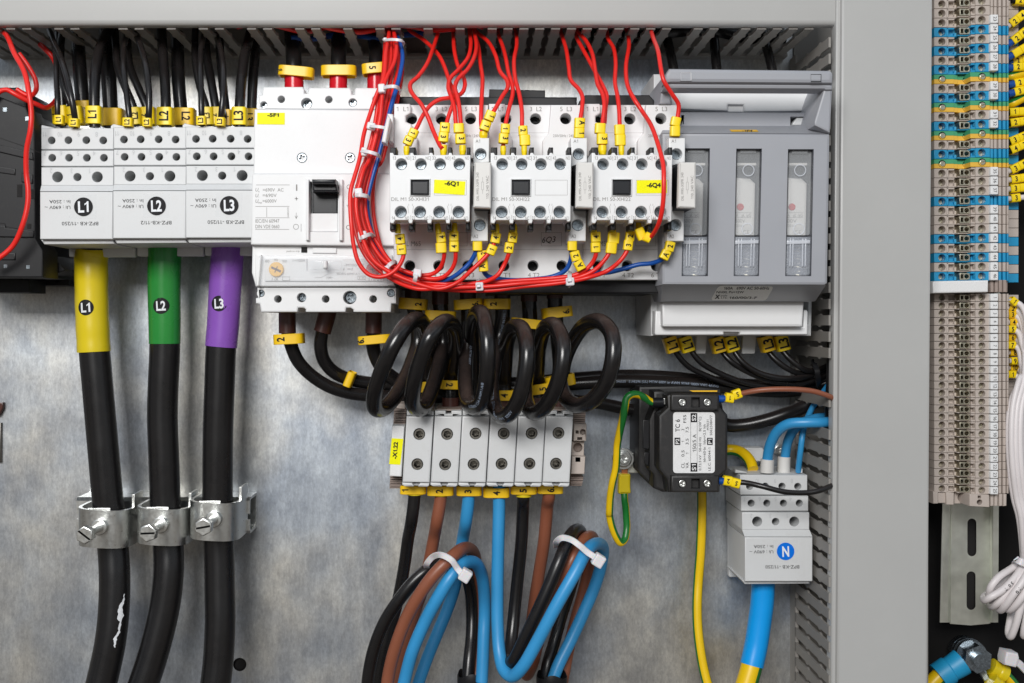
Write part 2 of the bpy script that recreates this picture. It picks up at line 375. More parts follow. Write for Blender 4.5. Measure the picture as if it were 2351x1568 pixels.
def line(mb, reg, pts, z, w=3, mi=0):
    """printed line, w in region pixels"""
    q = [Vector(XZ(*reg(*p), z)) for p in pts]; hw = w / reg.f / kz(z) / 2
    for a, b in zip(q[:-1], q[1:]):
        d = (b - a).normalized(); n = Vector((-d.y, d.x)) * hw; a2 = a - d * hw * .5; b2 = b + d * hw * .5
        mb.add([(v.x, -(z + .11), v.y) for v in (a2 - n, b2 - n, b2 + n, a2 + n)], [(0, 1, 2, 3)], mi)
def sheet(mb, reg, pts, z, mi=0, t=.1):
    o = cpoly(reg, pts, z); prism_mm(mb, o, z + t, z, 0, mi=mi)
def screw(mb, reg, x, y, z, r, t=2.6, rot=20, kind='cross'):
    c = XZ(*reg(x, y), z); R = r / reg.f / kz(z)
    if kind == 'cross':
        w = .19 * R; l = .70 * R; pl = []
        for q in range(4):
            a = math.radians(rot + 90 * q); ca, sa = math.cos(a), math.sin(a)
            for u, v in ((l, -w), (l, w), (w * 1.4, w * 1.4)): pl.append((c[0] + u * ca - v * sa, c[1] + u * sa + v * ca))
        h = [pl]
    elif kind == 'slot':
        a = math.radians(rot); ca, sa = math.cos(a), math.sin(a); h = [[(c[0] + u * R * ca - v * R * sa, c[1] + u * R * sa + v * R * ca) for u, v in ((-.88, -.11), (.88, -.11), (.88, .11), (-.88, .11))]]
    else: h = [circ(c[0], c[1], .7 * R, 6, .3)]
    prism_mm(mb, circ(c[0], c[1], R, 22), z, z - t, min(.25, R * .12), h, hd=(t * .97 if kind == 'hex' else min(t * .9, R * 1.1)), hb=.05)
def zmap(tab, y):
    for (a, za), (b, zb) in zip(tab[:-1], tab[1:]):
        if y <= b: t = max(0, min(1, (y - a) / (b - a))); return za + (zb - za) * t
    return tab[-1][1]

def near(path, X, Z):
    best = min(range(len(path) - 1), key=lambda i: (path[i].x + path[i + 1].x - 2 * X) ** 2 + (path[i].z + path[i + 1].z - 2 * Z) ** 2)
    a, b = path[best], path[best + 1]; d = Vector((b.x - a.x, b.z - a.z)); t = ((X - a.x) * d.x + (Z - a.z) * d.y) / max(1e-6, d.length_squared); c = a.lerp(b, max(0, min(1, t)))
    return c, ((X - c.x) ** 2 + (Z - c.z) ** 2) ** .5
def print_on(mb, pts, r, s, s0, size, off=0.0, flip=False, bold=.0):
    """lettering that follows the surface of a cable; s0 start in mm along it, off = angle from the front in rad"""
    c = cat_rom([P(p) for p in pts], 12); L = [0]
    for a, b in zip(c[:-1], c[1:]): L.append(L[-1] + (b - a).length)
    vs, fs, x0, x1 = glyphs(s, bold); k = size / .7; out = []
    for v in vs:
        q = s0 + (-(v.x - x0) if flip else (v.x - x0)) * k; q = max(0, min(L[-1] - .01, q)); i = max(j for j in range(len(L)) if L[j] <= q); i = min(i, len(c) - 2)
        t = (q - L[i]) / max(1e-6, L[i + 1] - L[i]); p = c[i].lerp(c[i + 1], t); T = (c[min(i + 2, len(c) - 1)] - c[max(i - 1, 0)]).normalized()
        U = Vector((0, -1, 0)); U = (U - T * U.dot(T)).normalized(); V = T.cross(U); h = (v.y - .35) * k * (-1 if flip else 1); a = off + h / r
        out.append(p + (U * math.cos(a) - V * math.sin(a)) * (r + .07))
    mb.add(out, fs)
# ================================================================ setting
mb = MB()
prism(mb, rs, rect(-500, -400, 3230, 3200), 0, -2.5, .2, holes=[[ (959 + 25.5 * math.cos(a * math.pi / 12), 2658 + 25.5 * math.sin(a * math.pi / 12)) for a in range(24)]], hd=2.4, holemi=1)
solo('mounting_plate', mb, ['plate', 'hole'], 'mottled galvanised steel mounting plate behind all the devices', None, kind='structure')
mb = MB(); prism(mb, rs, rect(3000, -500, 4900, 3300), -22, -24, 0)
solo('cabinet_back', mb, 'dark', 'near-black back of the cabinet right of the grey duct', None, kind='structure')

# marker sleeve on a wire --------------------------------------------------
def marker(root, reg, x, y, z, ang, ln, w, s='', trot=90, mat='yellow', dp=None, th=None, tdx=0, tdy=0, label=None, name='marker_sleeve', pitch=0, tb=.0252):
    k = kz(z) * reg.f; W = w / k; H = ln / k; Dp = dp or W * .95
    mb = MB(); ring(mb, P(reg(x, y, z)), ang, W, Dp, H, .45 if W < 9 else .9, pitch=pitch)
    o = part(name, mb, mat, root, label)
    if s:
        mt = MB(); a = math.radians(ang); ux, uy = math.cos(a) * tdx - math.sin(a) * tdy, -math.sin(a) * tdx - math.cos(a) * tdy
        zf = z + Dp / 2
        text(mt, s, Reg(reg.ox, reg.oy, reg.f), x + ux, y + uy, zf, th or min(w, ln) * .62, rot=trot + ang, bold=tb)
        # keep the print on the sleeve: shift for perspective
        p0 = P(reg(x, y, z)); q0 = P(reg(x, y, zf)); dx, dz = p0.x - q0.x, p0.z - q0.z
        mt.v = [(v[0] + dx, v[1], v[2] + dz) for v in mt.v]
        part('lettering', mt, 'ink', o, recalc=False)
    return o

# ================================================================ wire ducts
def duct_tooth(mb, axis, c, ztip, zroot, fixed, half, t=1.8, notch=(33, 60)):
    """tooth lying in a wall at constant `fixed`; axis 'h' = wall is horizontal (top duct), 'v' = vertical wall"""
    pr = [(half, zroot)]
    for nz in notch:
        pr += [(half, nz - 4.5), (half + .25, nz - 2.6), (half + .95, nz - 1.4), (half + .95, nz + 1.2), (half + .25, nz + 2.4), (half, nz + 4.2)]
    pr += [(half, ztip)]
    poly = [(c + a, z) for a, z in pr] + [(c - a, z) for a, z in reversed(pr)]
    n = len(poly); vs = []
    for f in (fixed, fixed + t):
        for a, z in poly: vs.append((a, -z, f) if axis == 'h' else (f, -z, a))
    fs = [tuple(t_) for t_ in tessellate_polygon([[Vector((a, z, 0)) for a, z in poly]])]
    fs += [tuple(i + n for i in f) for f in fs]
    fs += [(i, (i + 1) % n, (i + 1) % n + n, i + n) for i in range(n)]
    mb.add(vs, fs)
def bxmm(mb, x0, x1, z0, z1, Z0, Z1, mi=0):
    """x range, depth range, height range in mm"""
    vs = [(x, -z, Z) for x in (x0, x1) for z in (z0, z1) for Z in (Z0, Z1)]
    mb.add(vs, [(0, 1, 3, 2), (4, 6, 7, 5), (0, 4, 5, 1), (2, 3, 7, 6), (0, 2, 6, 4), (1, 5, 7, 3)], mi)
d = thing('cable_duct', 'long horizontal grey slotted cable duct across the top, cables rising into it', 'cable duct', Vector((0, -5, 166)))
mb = MB()
absent = {-28, -25, -24, -21, -19, -16, -13, -10, -8, -5, -3, -1, 12, 15}
for n in range(-33, 21):
    if n in absent: continue
    p = 1969 + (63.5 if n > 0 else 64.3) * n
    x = (p - CX) / kz(78)
    duct_tooth(mb, 'h', x, 77, 8, 167, 2.55)
bxmm(mb, -300, 196, 0, 9, 167, 169); bxmm(mb, -300, 196, .2, 2, 169, 232)
for z0 in (0,): bxmm(mb, -300, 196, 0, 78, 232, 234)
part('slotted_wall', mb, 'duct', d)
mb = MB(); prof = [(82.2, 240), (82.2, 171.2), (81.8, 169.6), (80.8, 168.6), (79, 168.2), (75.2, 168.2), (74.2, 168.8), (74.2, 171), (75.5, 171), (76, 170.2), (80, 170.5), (80, 240)]
x0, x1 = -330, (3359 - CX) / kz(82); n = len(prof)
vs = [(x, -z, Z) for x in (x0, x1) for z, Z in prof]
mb.add(vs, [(i, (i + 1) % n, (i + 1) % n + n, i + n) for i in range(n)]); mb.add(vs, [tuple(range(n))]); mb.add(vs, [tuple(range(n, 2 * n))])
part('cover', mb, 'lid', d)

d = thing('cable_duct', 'tall vertical grey slotted cable duct with smooth cover on the right of the panel', 'cable duct', Vector((204, -5, -240)))
mb = MB()
Z = -232 + 2.0; base = -230.0
i = 0
while Z < 160:
    if not (-41 < Z < -20 or -60 < Z < -47): duct_tooth(mb, 'v', Z, 82, 12, 200, 2.85, t=1.2, notch=(38, 64))
    Z += 9.25
bxmm(mb, 200, 202, 0, 13, -250, 167); bxmm(mb, 202, 256, .2, 2, -250, 240); bxmm(mb, 255, 257, 2, 80, -250, 240)
part('slotted_wall', mb, 'duct', d)
mb = MB(); prism(mb, rs, [(3345, -60), (3400, -60), (3380, 2800), (3323, 2800)], 84, 76, 1.0); part('cover_lip', mb, 'lid', d)
mb = MB(); prism(mb, rs, [(3367, -60), (3732, -60), (3712, 2800), (3346, 2800)], 87, 74, 1.4); part('cover', mb, 'lid', d)

# cables lying inside the top duct
for k_, (y0, z0, x0, x1, mt, lab) in enumerate([(174, 55, -140, -60, 'red', 'red wire lying in the top duct above the L2 terminals'), (171.5, 62, -95, -10, 'red', 'red wire lying in the top duct left of the breaker cables'),
        (172, 40, -110, -30, 'blue', 'dark blue wire lying in the top duct above the breaker'), (177, 50, -60, 5, 'red', 'red wire lying in the top duct above the cable tie'),
        (176, 30, 60, 190, 'blackcab', 'black cable lying in the top duct above the fuse switch')]):
    mb = MB(); tube_mm(mb, [Vector((x0 + (x1 - x0) * t / 6, -z0 - 4 * math.sin(t * 1.3 + k_), y0 + 2.2 * math.sin(t * 1.7 + k_ * 2))) for t in range(7)], 1.7 if mt != 'blackcab' else 4)
    solo('duct_wire', mb, mt, lab, 'wire', 'wires lying inside the top duct')

# ================================================================ distribution terminals (three in a row and the neutral one)
AX, AY = -((CX - rb(357, 262)[0]) / kz(95)), (CY - rb(357, 262)[1]) / kz(95)
def dist_terminal(label, dx, dy, zf, dot, nmat, model, sc=1.0, numcol='paleink'):
    # everything is laid out at the depth of the first block and then moved as a rigid body
    root = thing('distribution_terminal', label, 'terminal block', Vector((AX, -55, AY)), 'distribution terminal blocks')
    R1 = Reg(0, 0, F)
    def B(name, fn, mat, parent=None, **kw):
        m = MB(); fn(m); return part(name, m, mat, parent or root, **kw)
    def row(y0, y1, z, hs, y2=None):
        def f(m): prism(m, R1, rect(369, y0, 1017, y1), z, z - 44, .5, holes=[[(x + r * math.cos(a * math.pi / 11), y + r * math.sin(a * math.pi / 11)) for a in range(22)] for x, y, r in hs], hd=20)
        return f
    h = MB()
    row(1147, 1337, 89, [(462, 1257, 34), (612, 1255, 34), (773, 1255, 34), (925, 1257, 34)])(h)
    row(1346, 1488, 90, [(467, 1413, 34), (618, 1413, 34), (778, 1413, 34), (931, 1413, 34)])(h)
    row(1497, 1663, 91, [(515, 1585, 48), (693, 1586, 36), (872, 1585, 48)])(h)
    # stepped shoulder and label panel
    x0, z0 = XZ(*R1(369, 1663), 91); x1, _ = XZ(*R1(1017, 1663), 91); xa, za = XZ(*R1(357, 1712), 95); xb, _ = XZ(*R1(1010, 1712), 95)
    h.add([(x0, -91, z0), (x1, -91, z0), (xb, -94.6, za), (xa, -94.6, za), (x0, -50, z0), (x1, -50, z0), (xb, -50, za), (xa, -50, za)], [(0, 1, 2, 3), (0, 3, 7, 4), (1, 5, 6, 2), (0, 4, 5, 1), (3, 2, 6, 7), (4, 7, 6, 5)])
    box(h, R1, 357, 1717, 1010, 2143, 95, 50, .6)
    prism(h, R1, [(362, 2147), (1006, 2143), (1026, 2185), (396, 2190)], 91, 50, .8)
    prism(h, R1, [(372, 1118), (480, 1142), (480, 1150), (369, 1150)], 84, 76, .3); prism(h, R1, [(992, 1128), (1017, 1108), (1017, 1150), (992, 1150)], 84, 76, .3)
    part('housing', h, 'white2', root)
    h = MB(); zb = (CY - 2143 / F) / kz(95); prism_mm(h, rnd(rect(AX + .3, zb - 7.4, AX + 39.8, zb + 60), 1.2), 49.5, 45, .8); part('foot', h, 'white2', root)
    for q, (x, y, r) in enumerate([(462, 1257, 30), (612, 1255, 30), (773, 1255, 30), (925, 1257, 30), (467, 1413, 30), (618, 1413, 30), (778, 1413, 30), (931, 1413, 30)]):
        s = MB(); screw(s, R1, x, y, 79.5 + q // 4, r, 1.2, rot=random.uniform(0, 90), kind='slot'); part('terminal_screw', s, 'darkscrew', root)
    t = MB()
    for q, x in (('11', 402), ('10', 537), ('9', 705), ('8', 866)): text(t, q, R1, x, 1203, 89, 42, rot=180, bold=.0)
    for q, x in (('7', 402), ('6', 547), ('5', 700), ('4', 845)): text(t, q, R1, x, 1373, 90, 42, rot=180, bold=.0)
    for q, x in (('2', 458), ('3', 642), ('1', 806)): text(t, q, R1, x, 1530, 91, 42, rot=180, bold=.0)
    part('moulded_numbers', t, numcol, root, recalc=False)
    t = MB(); text(t, 'In : 250A', R1, 536, 1807, 95, 30, 188, rot=180, bold=.0); text(t, 'Ui : 690V ~', R1, 516, 1858, 95, 30, 230, rot=180, bold=.0)
    text(t, model, R1, 718 if len(model) > 11 else 745, 2003, 95, 32, 326 if len(model) > 11 else 275, rot=180, bold=.0)
    part('lettering', t, 'ink', root, recalc=False)
    t = MB(); t.add([(q[0], -95.22, q[1]) for q in cpoly(R1, ((628, 1745), (868, 1742), (862, 1962), (625, 1958)), 95)], [(3, 2, 1, 0)]); part('clear_tape', t, 'tape', root, recalc=False)
    t = MB(); prism(t, R1, [(747 + 84 * math.cos(a / 18 * math.pi), 1852 + 84 * math.sin(a / 18 * math.pi)) for a in range(36)], 95.35, 95.1, 0)
    o = part('round_sticker', t, nmat, root)
    t = MB(); text(t, dot, R1, 747, 1852, 95.35, 96, 95 if len(dot) > 1 else 66, rot=2, bold=.03); part('lettering', t, 'whiteink', o, recalc=False)
    # move and scale as one body
    tgt = P(rs(*dx, zf)); root.scale = (sc,) * 3; org = ORG[root]
    anchor = Vector((AX, -95, AY)); root.location = (tgt - (anchor - org) * sc) * MM
    return root
mb = None
dist_terminal('white L1 terminal block, leftmost of the three in a row with thick yellow cable below', rb(357, 262), 0, 94.2, 'L1', 'ink', 'BPZ-KB -11/250')
dist_terminal('white L2 terminal block, middle of the three in a row with green cable below', rb(1011, 254), 0, 94.2, 'L2', 'ink', 'BPZ-KB-11/2')
dist_terminal('white L3 terminal block, touching the circuit breaker with purple cable below', rb(1662, 249), 0, 94.2, 'L3', 'ink', 'BPZ-KB -11/250')
dist_terminal('white neutral terminal block with blue N sticker below the current transformer', rm(1297, 262), 0, 56, 'N', 'bluedot', 'BPZ-KB -11/250', .985)

# ================================================================ cables into the L terminals
def cable(name, reg, pts, r, mat, label, cat='cable', group=None, mk=None, n=14, boot=None, sub=7, root_at=None):
    pts = [reg(*p) if len(p) == 3 else p[0](*p[1:]) for p in pts]
    if not mk and not boot:
        mb = MB(); tube(mb, pts, r, n=n, sub=sub); return solo(name, mb, mat, label, cat, group)
    root = thing(name, label, cat, pts[-1], group); mb = MB(); tube(mb, pts, r, n=n, sub=sub); part('jacket', mb, mat, root)
    for m in (mk or []): marker(root, *m[0], **m[1])
    for b in (boot or []):
        mb = MB(); tube(mb, [b[0](*q) for q in b[1]], b[2], n=18); part(b[4] if len(b) > 4 else 'end_boot', mb, b[3], root)
    return root
def lm(x, y, z, w, h, s, ang=0, mat='yellow', **kw): return ((ra, x, y, z, ang, h, w, s), dict(mat=mat, tb=.025, **kw))
G1 = 'black cables rising from the L terminals into the duct'
A = [
 ('thin', [(520, 1130, 86), (516, 1035, 88), (514, 900, 88), (505, 700, 82), (500, 520, 72), (478, 380, 62), (440, 270, 50)], 1.55, lm(535, 1076, 88, 84, 82, 'L1', 0, th=45), 'thin black wire with small L1 sleeve, leftmost at the L1 block'),
 ('thin', [(680, 1140, 86), (672, 1060, 90), (645, 900, 92), (600, 700, 88), (545, 520, 78), (490, 400, 66), (450, 290, 55)], 1.75, lm(668, 1103, 90, 90, 74, 'L1', -2, th=45), 'thin black wire crossing over another, small L1 sleeve at the L1 block'),
 ('mid', [(560, 1130, 60), (560, 960, 60), (545, 700, 58), (545, 400, 50), (560, 280, 45)], 2.2, lm(548, 1035, 62, 140, 160, '1', 4, tdx=-38, th=42), 'black cable with half hidden yellow sleeve behind thin L1 wires'),
 ('mid', [(670, 1130, 64), (640, 960, 64), (570, 760, 62), (530, 480, 52), (520, 300, 40)], 2.2, lm(680, 1040, 66, 140, 160, '1', 6, tdx=-38, th=42), 'black cable with tilted yellow sleeve right of thin L1 wire'),
 ('thick', [(740, 1120, 45), (738, 910, 45), (715, 640, 42), (700, 420, 35), (690, 300, 30)], 4.1, lm(742, 990, 45, 190, 150, '9', 2, mat='amber', tdx=35, th=48), 'thick black cable behind with wide yellow sleeve, second thick one at the L1 block'),
 ('thick', [(850, 1140, 76), (845, 955, 76), (850, 700, 72), (885, 480, 62), (940, 330, 50), (985, 240, 44)], 3.1, lm(846, 1036, 76, 142, 158, 'L1', 0, th=76), 'thick black cable with large L1 sleeve facing front'),
 ('thick', [(1000, 1140, 48), (990, 980, 48), (975, 700, 46), (960, 420, 38), (950, 280, 30)], 4.4, lm(1012, 1058, 50, 200, 156, '1', 0, mat='amber', tdx=-82, th=46), 'thickest black cable with wide plain yellow sleeve between the L1 and L2 blocks'),
 ('thin', [(1160, 1130, 86), (1158, 1050, 88), (1135, 850, 86), (1108, 620, 80), (1110, 430, 66), (1135, 300, 50)], 1.7, lm(1148, 1098, 89, 92, 78, 'L2', -2, th=45), 'thin black wire with small L2 sleeve, first at the L2 block'),
 ('thin', [(1322, 1130, 86), (1332, 1055, 90), (1335, 850, 90), (1312, 620, 84), (1265, 430, 70), (1215, 300, 55)], 1.8, lm(1321, 1099, 90, 82, 76, 'L2', 0, th=45), 'thin black wire with small L2 sleeve, second at the L2 block'),
 ('mid', [(1215, 1130, 64), (1195, 965, 64), (1130, 800, 62), (1055, 600, 56), (1035, 400, 46), (1030, 270, 40)], 2.3, lm(1208, 1046, 66, 125, 155, 'L2', 5, tdx=14, th=58), 'black cable with L2 sleeve turned sideways, behind the first thin L2 wire'),
 ('mid', [(1340, 1130, 60), (1310, 965, 60), (1245, 800, 58), (1165, 600, 52), (1145, 400, 44), (1140, 260, 40)], 2.3, lm(1326, 1045, 62, 138, 158, '2', 3, tdx=-30, th=55), 'black cable with yellow sleeve behind the second thin L2 wire'),
 ('thick', [(1490, 1140, 74), (1486, 965, 74), (1480, 780, 70), (1460, 500, 58), (1447, 300, 46), (1445, 220, 42)], 2.9, lm(1483, 1048, 75, 145, 160, 'L2', 0, th=80), 'thick black cable with large L2 sleeve facing front'),
 ('thick', [(1635, 1140, 50), (1620, 980, 50), (1600, 750, 48), (1592, 500, 40), (1590, 300, 34)], 3.9, lm(1655, 1055, 52, 195, 155, 'L2', 0, mat='amber', trot=-90, tdx=32, th=72), 'thick black cable with wide sleeve and L2 printed the other way'),
 ('thin', [(1812, 1125, 86), (1806, 1045, 89), (1802, 850, 88), (1795, 620, 80), (1800, 450, 68), (1825, 310, 52)], 1.7, lm(1805, 1084, 89, 88, 80, 'L3', 2, th=46), 'thin black wire with small L3 sleeve, first at the L3 block'),
 ('thin', [(1975, 1130, 86), (1980, 1050, 90), (1998, 850, 90), (2000, 620, 82), (1975, 450, 68), (1935, 310, 52)], 1.75, lm(1974, 1093, 90, 88, 76, 'L3', -2, th=46), 'thin black wire with small L3 sleeve, second at the L3 block'),
 ('mid', [(1855, 1130, 62), (1848, 965, 62), (1790, 780, 58), (1750, 560, 52), (1745, 380, 44), (1748, 260, 40)], 2.1, lm(1855, 1045, 64, 130, 158, 'L3', 2, tdx=10, th=50), 'black cable with L3 sleeve behind the first thin L3 wire'),
 ('mid', [(1945, 1130, 60), (1930, 960, 60), (1895, 750, 56), (1855, 520, 48), (1840, 350, 42), (1835, 250, 40)], 2.5, lm(1935, 1043, 62, 130, 156, '2', 2, tdx=-8, th=52), 'black cable with yellow sleeve behind the second thin L3 wire'),
 ('thick', [(2150, 1140, 78), (2148, 960, 78), (2160, 740, 72), (2190, 500, 60), (2228, 350, 50), (2250, 250, 44)], 2.9, lm(2146, 1045, 78, 134, 160, 'L3', 0, th=82), 'thick black cable with large L3 sleeve facing front'),
 ('thick', [(2260, 1140, 52), (2255, 980, 52), (2265, 740, 50), (2285, 480, 40), (2290, 300, 34)], 2.9, lm(2248, 1058, 54, 150, 155, 'L3', 0, mat='amber', trot=-90, th=60), 'thick black cable against the breaker with sleeve printed L3 the other way'),
 ('mid', [(2030, 1130, 50), (2020, 985, 50), (1990, 700, 46), (1970, 450, 40), (1960, 300, 36)], 2.6, lm(2035, 1055, 50, 80, 145, '1', 0, mat='amber', th=44), 'black cable with narrow sleeve showing between L3 wires at the back'),
]
for kind, pts, r, mk, lab in A: cable('terminal_cable', ra, pts, r, 'blackcab', lab, 'cable', G1, mk=[mk])

# ================================================================ black contactor at the left edge
t = thing('black_contactor', 'large black device cut by the left edge of the photo', 'contactor', (-60, 1150, 0))
mb = MB()
prism(mb, rs, [(-260, 370), (0, 387), (103, 428), (138, 520), (142, 956), (170, 1000), (172, 1110), (-260, 1110)], 84, 60, .8)
prism(mb, rs, [(-260, 349), (68, 349), (104, 385), (104, 440), (166, 500), (176, 1000), (176, 1108), (-260, 1108)], 70, 20, 1)
prism(mb, rs, [(172, 985), (262, 1082), (175, 1112), (120, 1112)], 58, 20, .6)
part('housing', mb, 'black', t)
mb = MB(); prism(mb, rs, [(-260, 900), (274, 985), (275, 1143), (-260, 1143)], 24, 4, .6, holes=[[(229 + 14 * math.cos(a / 9 * math.pi), 1115 + 14 * math.sin(a / 9 * math.pi)) for a in range(18)]], hd=5); part('base', mb, 'black', t)
for x, y, s in ((19.5, 438, 8), (109, 474, 8), (22, 1065, 7), (112, 1068, 7)): mb = MB(); box(mb, rs, x - s, y - s, x + s, y + s, 84.3, 83, 0); part('window', mb, 'screw', t)
mb = MB()
for pts in ([(0, 552), (95, 585), (160, 610)], [(0, 600), (130, 640)], [(0, 893), (20, 895), (22, 906), (90, 918)], [(0, 948), (18, 950), (20, 940), (110, 955)]): line(mb, rs, pts, 84, 2.2)
box(mb, rs, 123, 757, 140, 795, 84.4, 83.6, 0); box(mb, rs, 68, 738, 88, 788, 84.3, 83.6, 0); box(mb, rs, 108, 895, 124, 915, 84.3, 83.6, 0)
part('grooves', mb, 'hole', t)
for pts, z1 in (([(-80, 560), (128, 610), (132, 640), (-80, 590)], 85.2), ([(-80, 900), (20, 902), (22, 912), (134, 924), (134, 950), (-80, 946)], 85.2), ([(-80, 655), (60, 675), (60, 700), (-80, 680)], 84.8), ([(146, 520), (164, 530), (170, 960), (150, 945)], 72.5), ([(-80, 1010), (60, 1012), (60, 1040), (-80, 1040)], 84.9), ([(85, 690), (130, 698), (130, 735), (85, 728)], 84.9)):
    mb = MB(); prism(mb, rs, pts, z1, 68, .5); part('moulded_rib', mb, 'black', t)
for j in range(7): mb = MB(); box(mb, rs, 150, 560 + j * 52, 166, 572 + j * 52, 73.2, 70, .2); part('vent_rib', mb, 'black', t)
mb = MB(); prism(mb, rb, [(-300, 1040), (130, 1040), (262, 1048), (260, 1166), (-300, 1162)], 52, 25, .6); part('terminal_bar', mb, 'black', t)

G2 = 'red wires at the left edge'
def redw(reg, pts, lab, r=1.45, z=100, g=G2, name='control_wire', mat='red'):
    pts = [(p if len(p) == 3 else (p[0], p[1], z)) for p in pts]; mb = MB(); tube(mb, [reg(*p) for p in pts], r, n=12); return solo(name, mb, mat, lab, 'wire', g)
redw(ra, [(-30, 200, 60), (0, 262, 66), (60, 320, 74), (130, 480, 92), (220, 650, 100), (262, 850, 104), (280, 1000, 104), (275, 1150, 104), (238, 1350, 102), (237, 1560, 100), (252, 1700, 100), (248, 1830, 100), (205, 2010, 100), (120, 2195, 98), (0, 2305, 98), (-120, 2370, 98)], 'long red wire curving down over the black device at the left edge')
redw(ra, [(170, 480, 86), (250, 590, 86), (318, 720, 86), (325, 800, 86), (290, 850, 84), (235, 850, 84), (150, 800, 84)], 'short red wire hooking back behind the long red wire', 1.35)
redw(ra, [(-60, 880, 88), (0, 820, 88), (60, 805, 88), (130, 840, 88), (220, 890, 86), (330, 935, 82), (400, 965, 78), (460, 940, 68), (500, 895, 55), (540, 830, 45)], 'red wire waving right from the edge to behind the L1 wires', 1.4)
redw(ra, [(360, 400, 40), (410, 445, 44), (470, 510, 44), (520, 620, 40)], 'short piece of red wire below the duct left of the black cables', 1.6)

# ================================================================ circuit breaker
t = thing('circuit_breaker', 'white circuit breaker with black toggle and yellow -5F1 label', 'circuit breaker', (1290, 1250, 0))
def hc(x, y, r, n=20): return [(x + r * math.cos(2 * math.pi * a / n), y + r * math.sin(2 * math.pi * a / n)) for a in range(n)]
mb = MB()
prism(mb, re_, [(120, 777), (470, 777), (486, 800), (486, 835), (520, 835), (520, 800), (530, 785), (893, 785), (907, 805), (912, 845), (938, 845), (938, 800), (950, 785), (1300, 790), (1300, 980), (80, 980), (80, 852), (108, 848)], 86, 6, .8, holes=[hc(280, 889, 33), hc(706, 891, 33), hc(1128, 889, 33), hc(507, 926, 50), hc(920, 918, 38), hc(123, 938, 31)], hd=12)
prism(mb, re_, [(40, 977), (1300, 987), (1300, 1558), (30, 1558)], 91, 60, .7, holes=[hc(466, 1413, 45), hc(897, 1413, 45)], hd=1.6)
prism(mb, rf, [(20, 100), (1300, 102), (1300, 748), (5, 736)], 95, 50, .9, holes=[[(535, 172), (788, 172), (786, 622), (533, 620)]], hd=9)
prism(mb, rf, [(20, 738), (1298, 750), (1300, 1108), (50, 1112), (14, 985)], 90, 20, .9)
prism(mb, rf, [(62, 1118), (1310, 1120), (1310, 1264), (1268, 1266), (1262, 1340), (925, 1340), (925, 1318), (900, 1302), (862, 1302), (855, 1340), (497, 1340), (497, 1315), (480, 1302), (432, 1302), (425, 1340), (98, 1340), (84, 1268), (50, 1262), (50, 1215), (70, 1210)], 88, 6, .9,
      holes=[hc(250, 1223, 34), hc(678, 1223, 34), hc(1103, 1223, 34), hc(98, 1172, 33), hc(462, 1210, 42), hc(893, 1210, 60), hc(1262, 1170, 35)], hd=13)
part('housing', mb, 'white', t)
mb = MB()
box(mb, rf, 499, 150, 527, 696, 98, 94.5, .5); box(mb, rf, 797, 150, 829, 698, 98, 94.5, .5)
box(mb, rf, 533, 455, 787, 620, 93.5, 86, .5)
part('toggle_frame', mb, 'white', t)
mb = MB(); prism(mb, rf, [(560, 262), (782, 262), (780, 458), (560, 455)], 91, 86, .4); part('toggle_slide', mb, 'glossblack', t)
mb = MB(); prism(mb, rf, [(552, 148), (766, 148), (790, 262), (560, 262)], 104, 88, 1.1); prism(mb, rf, [(552, 148), (766, 148), (764, 190), (554, 190)], 111, 100, 1.2)
part('toggle', mb, 'glossblack', t)
for a in ((re_, 510, 932, 80, 42), (re_, 921, 921, 82, 33), (re_, 123, 940, 82, 30), (re_, 466, 1413, 91.4, 41), (re_, 897, 1413, 91.4, 41), (rf, 98, 1172, 86.5, 30), (rf, 475, 1210, 83, 34), (rf, 905, 1210, 82, 48), (rf, 1262, 1170, 86, 32)):
    mb = MB(); screw(mb, *a, rot=random.uniform(10, 60)); part('screw', mb, 'screw', t)
for x in (250, 678, 1103): mb = MB(); screw(mb, rf, x, 1223, 77, 30, kind='hex'); part('clamp_screw', mb, 'darkscrew', t)
mb = MB()
for pts in ([(55, 201), (355, 201)], [(50, 393), (352, 393)], [(50, 495), (352, 495)], [(150, 402), (150, 488)], [(48, 599), (350, 599)], [(458, 550), (458, 618)], [(414, 450), (414, 500)]): line(mb, rf, pts, 95, 3.5)
line(mb, rf, [(403, 478), (414, 502), (425, 478)], 95, 4)
line(mb, rf, [(418, 200), (418, 250)], 95, 12); line(mb, rf, [(402, 324), (430, 324)], 95, 6); line(mb, rf, [(416, 310), (416, 338)], 95, 6)
for a in range(18): line(mb, rf, [hc(412, 576, 23, 18)[a], hc(412, 576, 23, 18)[(a + 1) % 18]], 95, 4)
def tx(s, x, y, h, w=None, z=95, **kw): text(mb, s, rf, x, y, z, h, w, bold=.0, **kw)
tx('U', 62, 243, 32, 24, shear=.2); tx('e', 80, 258, 18); tx('=690V  AC', 208, 245, 30, 186)
tx('U', 62, 295, 32, 24, shear=.2); tx('i', 80, 308, 16); tx('=690V', 176, 294, 30, 126)
tx('U', 62, 344, 32, 24, shear=.2); tx('imp', 90, 358, 16, 34); tx('=6000V', 176, 344, 30, 126)
tx('IEC/EN 60947', 156, 523, 32, 214); tx('DIN VDE 0660', 156, 573, 32, 214); tx('A002539', 341, 445, 14, 86, rot=90)
tx('ON', 905, 218, 42, 80); tx('TRIP', 895, 390, 20, 66); tx('OFF', 915, 580, 42, 110); tx('push to trip', 386, 793, 17, 116, z=90)
part('lettering', mb, 'greyink', t, recalc=False)
mb = MB(); box(mb, rf, 459, 758, 511, 806, 90.6, 89.7, .1); part('trip_slot', mb, 'hole', t)
mb = MB(); prism(mb, rf, [(560, 762), (775, 764), (775, 815), (560, 812)], 91.2, 89, .5); part('cover_latch', mb, 'white', t)
